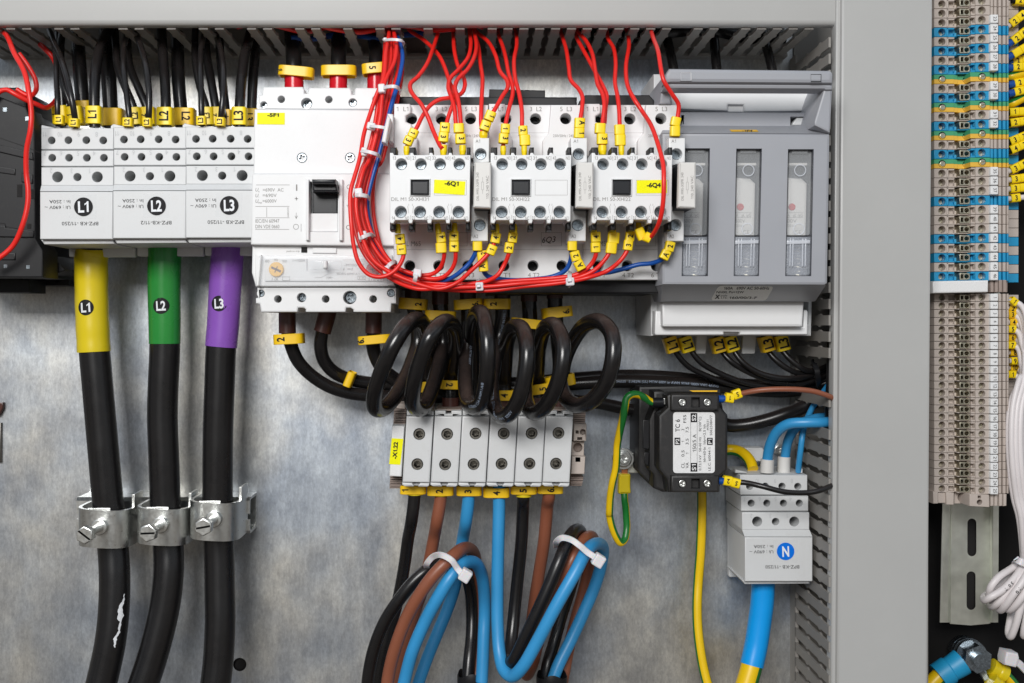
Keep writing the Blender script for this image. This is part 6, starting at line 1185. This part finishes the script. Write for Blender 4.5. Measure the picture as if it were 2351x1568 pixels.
mb = MB(); tube(mb, [rm(*p) for p in [(1385, 1300, 36), (1350, 1450, 38), (1300, 1620, 40), (1260, 1760, 42)]], 6.4, n=26, stripe=([(0, .83), (1, .83)], .2)); part('jacket', mb, ['pey', 'peg'], root)
mb = MB(); tube(mb, [rm(*p) for p in [(1462, 560, 34), (1460, 700, 34), (1452, 850, 34), (1430, 1020, 34), (1400, 1220, 35), (1360, 1408, 37)]], 7.0, n=28); part('heat_shrink', mb, 'bluetape', root)
t = thing('rail_bracket', 'light grey bracket and screw behind the neutral terminal block', 'bracket', rl(1500, 1100, 4))
mb = MB(); prism(mb, rl, [(1250, 985), (1455, 988), (1470, 1010), (1468, 1110), (1280, 1110)], 14, 2, .6); part('plate', mb, 'white2', t)
mb = MB(); screw(mb, rl, 1608, 1005, 10, 40, 3, kind='cross'); prism(mb, rl, hc(1608, 1005, 50, 24), 7, 2, .4); part('screw_head', mb, 'zinc', t)
for x, y, r, mt in ((1320, 1125, 60, 'a'), (1340, 1165, 62, 'b'), (1450, 1115, 55, 'c')): pass

# ================================================================ terminal strip on the right
def XQ(x, z): return (3596 + x / Q - CX) / kz(z)
def mk_housing(kind, h):
    """terminal slice centred on height 0; returns list of (part name, mb, material)"""
    g = .12; a, b = -h / 2 + g, h / 2 - g; out = []
    lo, hi = (kind == 'pe'), True
    def R(mb, x0, x1, z1, z0, Z0=a, Z1=b, bev=.25, holes=(), hd=7, mi=0, hm=None): prism_mm(mb, rect(XQ(x0, z1), Z0, XQ(x1, z1), Z1), z1, z0, bev, holes, hd, mi, holemi=hm)
    hr1 = min(45 / Q / kz(45), h * .41); hr2 = min(48 / Q / kz(52), h * .42)
    mb = MB()
    if kind == 'pe':
        for mi, Z0, Z1 in ((0, a, -.02), (1, .02, b)):
            # half circles are cut by a dark socket standing proud
            R(mb, 442, 690, 45, 8, Z0, Z1, .1, mi=mi); R(mb, 690, 735, 44, 8, Z0, Z1, .1, mi=mi); R(mb, 735, 895, 43, 8, Z0, Z1, .1, mi=mi); R(mb, 895, 1140, 52, 8, Z0, Z1, .1, mi=mi); R(mb, 1142, 1375, 45, 8, Z0, Z1, .1, mi=mi)
            for x in (1142, 1195, 1250, 1306, 1358): R(mb, x, x + (34 if x < 1350 else 18), 49.5, 45, Z0, Z1, .15, mi=mi)
    else:
        R(mb, 442, 600, 45, 8, holes=[circ(XQ(540, 45), 0, hr1, 20)], hd=9)
        R(mb, 600, 622, 44.5, 8); R(mb, 622, 765, 40, 8)
        R(mb, 600, 695, 44.5, 40, b - h * .17, b, .2); R(mb, 600, 695, 44.5, 40, a, a + h * .13, .2); R(mb, 695, 740, 42.5, 8, a, a + h * .5)
        R(mb, 765, 900, 42, 8); R(mb, 735, 900, 47, 40, a, a + h * .1, .1)
        R(mb, 960, 1142, 52, 8, holes=[circ(XQ(1041, 52), 0, hr2, 20)], hd=8); R(mb, 905, 962, 51, 44, b - h * .2, b, .2); R(mb, 905, 962, 51, 44, a, a + h * .2, .2); R(mb, 900, 962, 47, 8)
        R(mb, 1143, 1375, 45, 8)
        for x in (1148, 1195, 1250, 1306, 1358): R(mb, x, x + (32 if x < 1350 else 17), 49.5, 45, bev=.2)
    R(mb, 1376, 1500, 22, 8)
    out.append(('housing', mb))
    return out
def mk_screw(x, z, h, zt, rr=None):
    r = min((40 if x < 700 else 44) / Q / kz(z), h * .38) if not rr else rr; a = random.uniform(.2, 1.2); c = (XQ(x, z), 0); ca, sa = math.cos(a), math.sin(a)
    sl = [(c[0] + u * ca - v * sa, v * ca + u * sa) for u, v in ((-r * .9, -r * .12), (r * .9, -r * .12), (r * .9, r * .12), (-r * .9, r * .12))]
    mb = MB(); prism_mm(mb, circ(c[0], 0, r, 18), zt, zt - 1.5, .2, [sl], hd=.7, hb=.03); return mb
KIND = {'beige': ['beige'], 'blue': ['blueT'], 'pe': ['yelT', 'greenT']}
proto = {}
def strip_terminal(kind, ycent, h, label, tagtext, name, group, tag_dy=0, lower=False):
    X0 = XQ(900, 20); Zc = ycent
    t = thing(name, label, 'terminal block', Vector((X0, -8, Zc)), group)
    key = (kind, h)
    if key not in proto:
        ms = []
        def mesh_of(nm, mb, mts, rec=True): return (nm, mb.mesh(nm, mats(mts), (X0, -8, 0), rec))
        for nm, mb in mk_housing(kind, h): ms.append(mesh_of(nm, mb, KIND[kind]))
        if kind == 'pe':
            for x, z, r, dx in ((540, 45, 46, 0), (836, 43, 38, 0), (1041, 52, 48, 0)):
                rr = min(r / Q / kz(z), h * .42); mb = MB(); prism_mm(mb, circ(XQ(x, z), 0, rr, 22), z + .25, z - 1, .1, [circ(XQ(x, z), 0, rr * .94, 20)], hd=1.1, hb=.02); ms.append(mesh_of('screw_shaft', mb, 'dark'))
                ms.append(mesh_of('clamp_screw', mk_screw(x + 6, z, h, z + .35, rr * .74), 'brass'))
        else:
            ms.append(mesh_of('clamp_screw', mk_screw(544, 45, h, 40), 'brass')); ms.append(mesh_of('clamp_screw', mk_screw(1045, 52, h, 48), 'brass'))
            mb = MB(); w = h * .72; prism_mm(mb, rect(XQ(762, 48), -w / 2, XQ(892, 48), w / 2), 48, 20, .2, [rect(XQ(778, 48), -w * .3, XQ(806, 48), w * .3), circ(XQ(850, 48), 0, min(27 / Q / kz(48), w * .36), 14)], hd=7); ms.append(mesh_of('busbar_clamp', mb, 'brass'))
        mb = MB(); prism_mm(mb, rect(XQ(402, 34), -h * .44, XQ(432, 34), h * .44), 34, 10, .3); ms.append(mesh_of('side_tag', mb, 'paper' if lower else KIND[kind][:1]))
        proto[key] = ms
    for nm, me in proto[key]:
        o = bpy.data.objects.new(nm, me); COL.objects.link(o); o.parent = t; ORG[o] = ORG[t]
    if tagtext:
        zz = 54.5; mb = MB(); hh = h * .45; q = rnd(rect(XQ(1148, zz), Zc - hh + tag_dy, XQ(1246, zz), Zc + hh + tag_dy), .5); prism_mm(mb, q, zz, 48, .45); tg = part('number_tag', mb, 'paper', t)
        mb = MB(); py = CY - (Zc + tag_dy) * kz(zz); text(mb, tagtext, rs, 3596 + 1205 / Q, py, zz, 40 / Q, None if len(tagtext) == 1 else 56 / Q, rot=-90, bold=.0); part('lettering', mb, 'ink', tg, recalc=False)
    return t
kinds = 'b b b B b B b B p b B p b B p b B p b b b B b b b B b B b B'.split()
tags = {1: '23', 3: '24', 4: '25', 5: '26', 6: '27', 7: '28', 9: '29', 10: '30', 12: '31', 13: '32', 18: '35', 19: '36', 20: '37', 22: '39', 23: '40', 24: '41', 25: '42', 26: '43', 27: '44', 28: '45', 29: '46'}
tags[2] = '23'; del tags[1]
nm = {'b': 'beige', 'B': 'blue', 'p': 'pe'}
hU = 37.6 / kz(45)
pe_names = iter(['green and yellow terminal, topmost of the four in the upper column', 'green and yellow terminal between the tags 30 and 31', 'green and yellow terminal below the tag 32', 'green and yellow terminal above the tag 35'])
for i, c in enumerate(kinds):
    y = 15.9 + 37.6 * i; Zc = (CY - y) / kz(45)
    if c == 'p': lab = next(pe_names)
    else:
        n_ = nm[c]; tg = tags.get(i)
        if tg: lab = f'{n_} terminal block with printed tag {tg} in the upper column'
        else: lab = {0: 'beige terminal cut by the top edge of the photo', 1: 'beige terminal without tag directly under the top edge one', 15: 'beige terminal without tag between two green and yellow ones', 16: 'blue terminal without tag between two green and yellow ones', 21: 'blue terminal without tag between the tags 37 and 39'}[i]
    strip_terminal(nm[c], Zc, hU, lab, tags.get(i), 'rail_terminal', 'terminals of the upper column')
strip_terminal('beige', (CY + 21.7) / kz(45), hU, 'beige terminal just outside the top edge', None, 'rail_terminal', 'terminals of the upper column')
hL = 31.82 / kz(45)
for i in range(25):
    y = 1190.7 + 31.82 * i; Zc = (CY - y) / kz(45)
    strip_terminal('beige', Zc, hL, f'narrow beige terminal with tag {i + 1} in the lower column below the white bar', str(i + 1), 'narrow_rail_terminal', 'terminals of the lower column', lower=True)
t = thing('group_label_carrier', 'plain white label carrier bar between the upper and lower terminal columns', 'label carrier', q3(770, 540, 10))
mb = MB(); prism(mb, q3, [(422, 398), (450, 390), (1066, 380), (1122, 378), (1120, 528), (1070, 530), (455, 542), (425, 540)], 60, 46, .8); part('carrier', mb, 'paper', t)
mb = MB(); prism(mb, q3, rect(425, 395, 1125, 540), 45, 8, .3); prism(mb, q3, rect(1125, 378, 1362, 530), 46, 8, .3)
for x in (1150, 1205, 1255, 1310): prism(mb, q3, rect(x, 376, x + 38, 528), 51, 45, .3)
part('ribbed_body', mb, 'brownp', t)
t = thing('end_clamp', 'beige end clamp with large round hole closing the lower terminal column', 'end clamp', q5(790, 400, 8))
mb = MB()
prism(mb, q5, [(428, 208), (490, 208), (490, 358), (430, 360)], 46, 8, .4); prism(mb, q5, [(490, 222), (590, 222), (590, 352), (490, 352)], 44, 8, .4); prism(mb, q5, [(592, 215), (690, 225), (688, 375), (595, 372)], 46, 8, .4)
prism(mb, q5, [(700, 205), (885, 205), (885, 362), (690, 360)], 40, 8, .5, holes=[hc(797, 284, 60, 26)], hd=12)
prism(mb, q5, [(886, 240), (1130, 250), (1135, 404), (884, 390)], 54, 8, .3, holes=[hc(1012, 342, 34, 22), rect(990, 260, 1030, 295)], hd=9)
for x in (1150, 1200, 1258, 1312): prism(mb, q5, [(x, 240), (x + 40, 240), (x + 38, 388), (x - 2, 392)], 50, 8, .5)
part('body', mb, 'beige', t)
# mounting rail with slots
t = thing('mounting_rail', 'bare zinc mounting rail with two long slots below the terminals', 'rail', q6(900, 800, 0))
def slot(x0, x1, y0, y1):
    c, r = (x0 + x1) / 2, (x1 - x0) / 2; return [(c + r * math.cos(a), y0 + r + -r * math.sin(a)) for a in [math.pi * k / 10 for k in range(11)]] + [(c - r * math.cos(a), y1 - r + r * math.sin(a)) for a in [math.pi * k / 10 for k in range(11)]]
mb = MB()
d5 = 332 * Q
prism(mb, q5, [(660, -2600), (1150, -2600), (1150, 1860), (1120, 1868), (900, 1888), (640, 1868), (655, 600)], 6, 4.5, .2, holes=[slot(862, 966, 550, 1015), slot(852, 956, 1213, 1688)], hd=1.3, holemi=1)
part('web', mb, ['zincy', 'hole'], t)
def qv(x, y, z): p = P(q5(x, y, z)); return p
for xs_, zs, nm_ in (((656, 640, 606, 545), (5, 12, 12.6, 12.6), 'l'), ((1150, 1172, 1182, 1252), (5, 12, 12.6, 12.6), 'r')):
    mb = MB(); vs = []
    for y in (-2600, 400, 1100, 1850): vs += [qv(x - (y - 400) * (.022 if nm_ == 'l' else .006) * (z > 6), y, z) for x, z in zip(xs_, zs)]
    fs = [(r_ * 4 + i, r_ * 4 + i + 1, (r_ + 1) * 4 + i + 1, (r_ + 1) * 4 + i) for r_ in range(3) for i in range(3)]
    vs2 = [Vector((v.x, v.y + 1.0, v.z)) for v in vs]; n = len(vs); mb.add(vs + vs2, fs + [tuple(n + i for i in f) for f in fs] + [(r_ * 4 + e, (r_ + 1) * 4 + e, n + (r_ + 1) * 4 + e, n + r_ * 4 + e) for r_ in range(3) for e in (0, 3)] + [(12 + i, 13 + i, n + 13 + i, n + 12 + i) for i in range(3)])
    part('flange', mb, 'zincy', t)
# earth bolt at the bottom right
t = thing('earth_bolt', 'steel earth bolt with nut and washers in the bottom right corner', 'bolt', q6(850, 1250, -20))
A0, A1 = P(q6(800, 1150, -14)), P(q6(1030, 1295, 26)); ax = A1 - A0
def seg(f0, f1, r, n=22, flat_=False):
    mb = MB(); tube_mm(mb, [A0 + ax * f0, A0 + ax * (f0 * .5 + f1 * .5), A0 + ax * f1], r, n=n, raw=True); return mb
part('stud', seg(0, 1.0, 4.2), 'screw', t); part('washer', seg(.02, .22, 9.5), 'screw', t); part('washer', seg(.30, .38, 9.8), 'screw', t); part('washer', seg(.44, .52, 9.4), 'screw', t); part('nut', seg(.52, .86, 8.6, n=6), 'screw', t); part('nut', seg(.24, .30, 8.4, n=6), 'screw', t)
for lab, pts, r, mt, tail, tm in (('blue crimped cable lug left of the earth bolt', [(790, 1300, 14), (700, 1360, 14), (600, 1420, 14), (500, 1490, 14)], 8.3, 'blueT', [(520, 1470, 14), (430, 1560, 14), (350, 1650, 14)], 1),
                                  ('yellow crimped cable lug right of the earth bolt', [(1150, 1360, 12), (1240, 1410, 12), (1330, 1460, 12)], 5.4, 'yeltape', [(1320, 1450, 12), (1400, 1540, 12), (1480, 1640, 12)], 1),
                                  ('yellow crimped cable lug under the earth bolt at the bottom edge', [(1150, 1520, 18), (1210, 1580, 18), (1280, 1650, 18)], 4.8, 'yeltape', [(1260, 1640, 18), (1330, 1720, 18), (1400, 1800, 18)], 1)):
    root = thing('cable_lug', lab, 'cable lug', q6(*pts[1]), 'cable lugs at the earth bolt'); mb = MB(); tube(mb, [q6(*p) for p in pts], lambda q, r=r: r * (1 - .16 * q) if q < .55 else r * 1.02, n=22); part('crimp_sleeve', mb, mt, root)
    mb = MB(); tube(mb, [q6(*p) for p in tail], r * .62, n=16, stripe=([(0, .8), (1, .8)], .3)); part('insulation', mb, ['pey', 'peg'], root)
t = thing('cable_lug', 'bare steel cable lug with copper strands just under the nut', 'cable lug', q6(1060, 1480, 10), 'cable lugs at the earth bolt')
mb = MB(); prism(mb, q6, [(960, 1380), (1040, 1370), (1100, 1420), (1150, 1520), (1070, 1560), (1010, 1460)], 16, 10, .8); part('lug', mb, 'screw', t); mb = MB(); prism(mb, q6, rotr(1032, 1418, 60, 26, -10), 19, 15, .8); part('strands', mb, 'copper', t)
t = thing('cable_tie', 'white tie head lying loose right of the earth bolt', 'cable tie', q6(1420, 1270, 20))
mb = MB(); prism(mb, q6, [(1350, 1175), (1500, 1200), (1515, 1260), (1475, 1380), (1330, 1345), (1325, 1280)], 24, 14, 1.2); part('head', mb, 'tie', t); mb = MB(); ribbon_mm(mb, [P(q6(*p)) for p in [(1300, 1240, 18), (1400, 1270, 20), (1500, 1320, 20), (1600, 1420, 18)]], 4.5, 1.2); part('strap', mb, 'tie', t)

# wire markers and wires at the far right
G12 = 'marked wires at the right edge'
RW_ = [(q1, 1500, 15, 26, 'y', -4, ['2', ''], 'topmost'), (q1, 1430, 280, 26, 'w', 38, ['2', '4'], 'second from top'), (q1, 1455, 492, 26, 'b', 38, ['2', '6.'], 'third from top, dark blue ferrule'), (q1, 1465, 665, 26, 'b', 30, ['', ''], 'blank sleeves'),
       (q1, 1470, 768, 20, 'b', 12, ['2', ''], 'upper of two crowded 2s'), (q1, 1472, 848, 28, 'b', 4, ['2', ''], 'lower of two crowded 2s'), (q1, 1492, 1042, 26, 'b', 12, ['2', ''], 'between two green yellow wires'), (q1, 1490, 1150, 28, 'b', 14, ['3', ''], 'above the lower green yellow wire'),
       (q1, 1430, 1410, 28, 'g', 4, ['1', ''], 'with grey wire'), (q1, 1438, 1540, 28, 'y', 8, ['2', '3'], 'near tag 32'), (q2, 1432, 192, 28, 'y', 22, ['3', '3'], 'below tag 32'), (q2, 1440, 300, 28, 'y', 24, ['4', '3'], 'above the last green yellow block'),
       (q2, 1440, 548, 28, 'w', 26, ['3', '5'], 'by tag 35'), (q2, 1448, 680, 28, 'w', 8, ['3', '6'], 'by tag 36'), (q2, 1440, 798, 28, 'w', 6, ['3', ''], 'by tag 37'), (q2, 1448, 918, 28, 'W', 6, ['3'], 'lowest of the upper column')]
for reg, x, y, z, fer_, a, sl, lab in RW_:
    root = thing('marked_wire', 'wire with yellow sleeve at the right edge, ' + lab, 'wire', reg(x, y, z), G12); ca, sa = math.cos(math.radians(a)), -math.sin(math.radians(a)); L_ = 118
    mb = MB(); tube(mb, [reg(x - 90 * ca, y - 90 * sa, z), reg(x, y, z), reg(x + 150 * ca, y + 150 * sa, z), reg(x + 330 * ca, y + 330 * sa - 20, z - 6)], 1.7, n=12); part('insulation', mb, 'whitecab' if fer_ in 'Ww' else 'black', root)
    if fer_ == 'b': mb = MB(); tube(mb, [reg(x - 130 * ca, y - 130 * sa, z), reg(x - 60 * ca, y - 60 * sa, z), reg(x - 40 * ca, y - 40 * sa, z)], 2.3, n=14); part('ferrule', mb, 'blue', root)
    for j, s in enumerate(sl): marker(root, reg, x + j * L_ * ca, y + j * L_ * sa, z, a - 90, 116, 108, s, trot=90, mat='yellow', dp=5.6, th=62, tb=.03)
for lab, pts in (('upper green yellow wire at the right edge', [(1350, 965, 24), (1420, 955, 26), (1500, 935, 26), (1640, 900, 26)]), ('lower green yellow wire at the right edge', [(1380, 1310, 24), (1440, 1290, 26), (1520, 1250, 26), (1640, 1190, 24)])): earth(lab, pts, 2.6, ([(0, .82), (1, .82)], .3), reg=q1)
# white wires of the lower column
G13 = 'white wires of the lower terminal column'
LW = [('1', 1430, 645, -40, 1), ('2', 1412, 735, -20, 0), ('3', 1405, 808, 4, 0), ('4', 1420, 905, 2, 0), ('5', 1405, 992, 0, 1), ('6', 1405, 1098, 2, 0), ('7', 1402, 1192, 0, 1), ('8', 1430, 1282, 0, 0), ('9.', 1440, 1390, 2, 1), ('10', 1430, 1475, 0, 0), ('1', 1405, 1560, 0, 1)]
for j, (s, x, y, a, front) in enumerate(LW):
    root = thing('white_wire', f'white wire sweeping down from the sleeve beside terminal {j + 1} of the lower column', 'wire', q3(x, y, 28), G13); z = 26 + 5 * front
    dd = [180, 162, 144, 126, 108, 90, 72, 54, 36, 18, 0]
    mb = MB(); tube(mb, [q3(x - 60, y, z), q3(x, y, z), q3(x + 90, y + 40, z + 2), q3(x + 165 - j * 6, y + 190, z + 6)] + ([q3(1590 - j * 3, 1300, 40)] if j < 6 else []) + [q4(1480 + dd[j], 40 + (j > 8) * 120, 40 + (j % 3) * 4), q4(1395 + dd[j], 380, 44 + (j % 3) * 4), q4(1374 + dd[j], 800, 46 + (j % 3) * 4), q4(1395 + dd[j], 1200, 46 + (j % 3) * 4), q5(1440 + dd[j], 295, 46 + (j % 3) * 3), q5(1500 + dd[j] * .8, 520, 46 + (j % 3) * 3), q5(1545 + dd[j] * .35, 900, 44 + (j % 3) * 2), q5(1555 + dd[j] * .15, 1100, 42)], 1.7, n=12); part('insulation', mb, 'whitecab', root)
    marker(root, q3, x, y, z, a - 90, 96, 96, s, trot=90, mat='yellow' if front else 'amber', dp=5.4, th=58, tb=.03)  # rear sleeves take the yellow with shade in its colour
t = thing('cable_tie', 'wide translucent tie around the white wire bundle near the bottom right', 'cable tie', q5(1520, 1100, 40))
mb = MB(); ribbon_mm(mb, [P(q5(*p)) for p in [(1440, 1100, 34), (1470, 1060, 48), (1520, 1085, 52), (1600, 1120, 52), (1680, 1150, 44)]], 4.4, 1.2); part('strap', mb, 'tie', t)
G14 = 'white wire loops at the bottom right'
LO = [([(1560, 30, 40), (1400, 140, 44), (1240, 250, 48), (1150, 370, 48), (1135, 470, 44), (1200, 560, 38), (1300, 500, 36), (1450, 380, 38)], 'outer white wire loop, curling farthest up over the rail'),
      ([(1580, 60, 44), (1450, 250, 50), (1300, 400, 52), (1150, 490, 52), (1080, 530, 48), (1060, 500, 42), (1110, 450, 36), (1300, 300, 34), (1420, 170, 34)], 'white wire loop reaching farthest left, printed 5 0 T'),
      ([(1600, 100, 46), (1500, 250, 50), (1380, 400, 50), (1240, 560, 48), (1170, 610, 42), (1140, 570, 36), (1200, 480, 32), (1330, 300, 30), (1420, 150, 30)], 'white wire loop just inside the leftmost one'),
      ([(1640, 140, 50), (1560, 280, 54), (1440, 450, 54), (1330, 600, 50), (1270, 655, 44), (1240, 600, 38), (1320, 430, 34), (1440, 260, 32)], 'third white wire loop from the left'),
      ([(1680, 230, 50), (1600, 400, 54), (1480, 570, 52), (1380, 650, 46), (1340, 600, 40), (1420, 450, 34), (1520, 300, 32)], 'fourth white wire loop from the left'),
      ([(1700, 250, 46), (1600, 420, 48), (1520, 640, 48), (1460, 850, 46), (1400, 985, 42), (1375, 940, 38), (1395, 780, 34), (1440, 560, 30)], 'long white wire loop hanging lowest beside the rail'),
      ([(1720, 400, 46), (1640, 560, 46), (1590, 800, 46), (1565, 970, 42), (1600, 940, 36), (1640, 700, 32)], 'white wire loop cut by the right edge')]
for pts, lab in LO: mb = MB(); tube(mb, [q6(*p) for p in pts], 2.15, n=14, sub=9); lo_ = solo('white_wire_loop', mb, 'whitecab', lab, 'wire', G14)
for pts, tx_, s0 in ((LO[1][0], '5 0  T', 17), (LO[3][0], '7 0', 14)):
    par = [o for o in COL.objects if o.get('label') == LO[[q[0] for q in LO].index(pts)][1]][0]; mb = MB(); print_on(mb, [q6(*p) for p in pts], 2.15, tx_, s0, 1.9, 0, flip=False, bold=.02); part('printed_line', mb, 'ink', par, recalc=False)
if 0: pass
# small things at the left edge
t = thing('edge_bracket', 'small metal bracket cut by the left edge below the black device', 'bracket', rc(0, 1120, 2))
mb = MB(); prism(mb, rc, [(-200, 580), (24, 582), (24, 630), (-10, 700), (-200, 760)], 4, 1, .5); part('lever', mb, 'brownboot', t); mb = MB(); prism(mb, rc, rect(-200, 765, 6, 1120), 3, .6, .4); part('plate', mb, 'darkscrew', t)

for nm_, reg_, pts_, r_, s_, s0, sz, off in (('printed_line', rl, [(110, 395, 22), (500, 400, 22), (900, 425, 22), (1250, 460, 22), (1600, 480, 22)], 4.1, 'SAKES   E198296 (UL) MTW 600V or AWM 10269 1000V VW1 4AWG', 2, 1.5, .1),):
    par = [o for o in COL.objects if o.get('label') == 'heavy black cable, third below the breaker, passing behind the first coil'][0].children[0]
    mb = MB(); print_on(mb, [reg_(*p) for p in pts_], r_, s_, s0, sz, off); part(nm_, mb, 'cableink', par, recalc=False)
# ================================================================ camera, light
cam = bpy.data.cameras.new('camera'); co = bpy.data.objects.new('camera', cam); COL.objects.link(co); SC.camera = co
co.location = (0, -D0 * MM, 0); co.rotation_euler = (math.radians(90), 0, 0)
cam.sensor_width = 36; cam.lens = 36 * K0 * D0 / 4096; cam.shift_x = (2048 - CX) / 4096; cam.shift_y = -(1366 - CY) / 4096; cam.clip_start = .01; cam.clip_end = 50
w = bpy.data.worlds.new('World'); SC.world = w; w.use_nodes = True; N, L = w.node_tree.nodes, w.node_tree.links
bg = N['Background']; tc = N.new('ShaderNodeTexCoord'); sp = N.new('ShaderNodeSeparateXYZ'); L.new(tc.outputs['Generated'], sp.inputs[0])
rp = N.new('ShaderNodeValToRGB'); e = rp.color_ramp.elements; e[0].position = 0.0; e[0].color = (.13, .11, .10, 1); e[1].position = 1; e[1].color = (.75, .86, 1.0, 1)
x = e.new(.46); x.color = (.34, .31, .28, 1); x = e.new(.56); x.color = (.62, .68, .76, 1)
mr = N.new('ShaderNodeMapRange'); mr.inputs['From Min'].default_value = -1; L.new(sp.outputs['Z'], mr.inputs['Value'])
nz = N.new('ShaderNodeTexNoise'); nz.inputs['Scale'].default_value = 3.2; nz.inputs['Detail'].default_value = 3; L.new(tc.outputs['Generated'], nz.inputs['Vector'])
r2 = N.new('ShaderNodeValToRGB'); r2.color_ramp.elements[0].position = .38; r2.color_ramp.elements[1].position = .62; r2.color_ramp.elements[0].color = (.25, .26, .28, 1); r2.color_ramp.elements[1].color = (1.6, 1.58, 1.52, 1); L.new(nz.outputs['Fac'], r2.inputs[0])
L.new(mr.outputs[0], rp.inputs[0]); mx = N.new('ShaderNodeMix'); mx.data_type = 'RGBA'; mx.blend_type = 'MULTIPLY'; mx.inputs[0].default_value = 1
L.new(rp.outputs[0], mx.inputs[6]); L.new(r2.outputs[0], mx.inputs[7]); L.new(mx.outputs[2], bg.inputs[0]); bg.inputs[1].default_value = 0.6
def lamp(name, loc, tgt, sx, sy, e, col):
    l = bpy.data.lights.new(name, 'AREA'); l.shape = 'RECTANGLE'; l.size = sx; l.size_y = sy; l.energy = e; l.color = col
    o = bpy.data.objects.new(name, l); COL.objects.link(o); o.location = loc; o.rotation_euler = (Vector(tgt) - Vector(loc)).to_track_quat('-Z', 'Y').to_euler()
lamp('soft_key_lamp', (-.38, -1.72, .64), (0, 0, -.02), .75, .5, 28, (1, .985, .965))
SC.view_settings.view_transform = 'Standard'; SC.view_settings.look = 'None'; SC.view_settings.gamma = 1; SC.view_settings.exposure = 0
SC.render.resolution_x = 1024; SC.render.resolution_y = 683
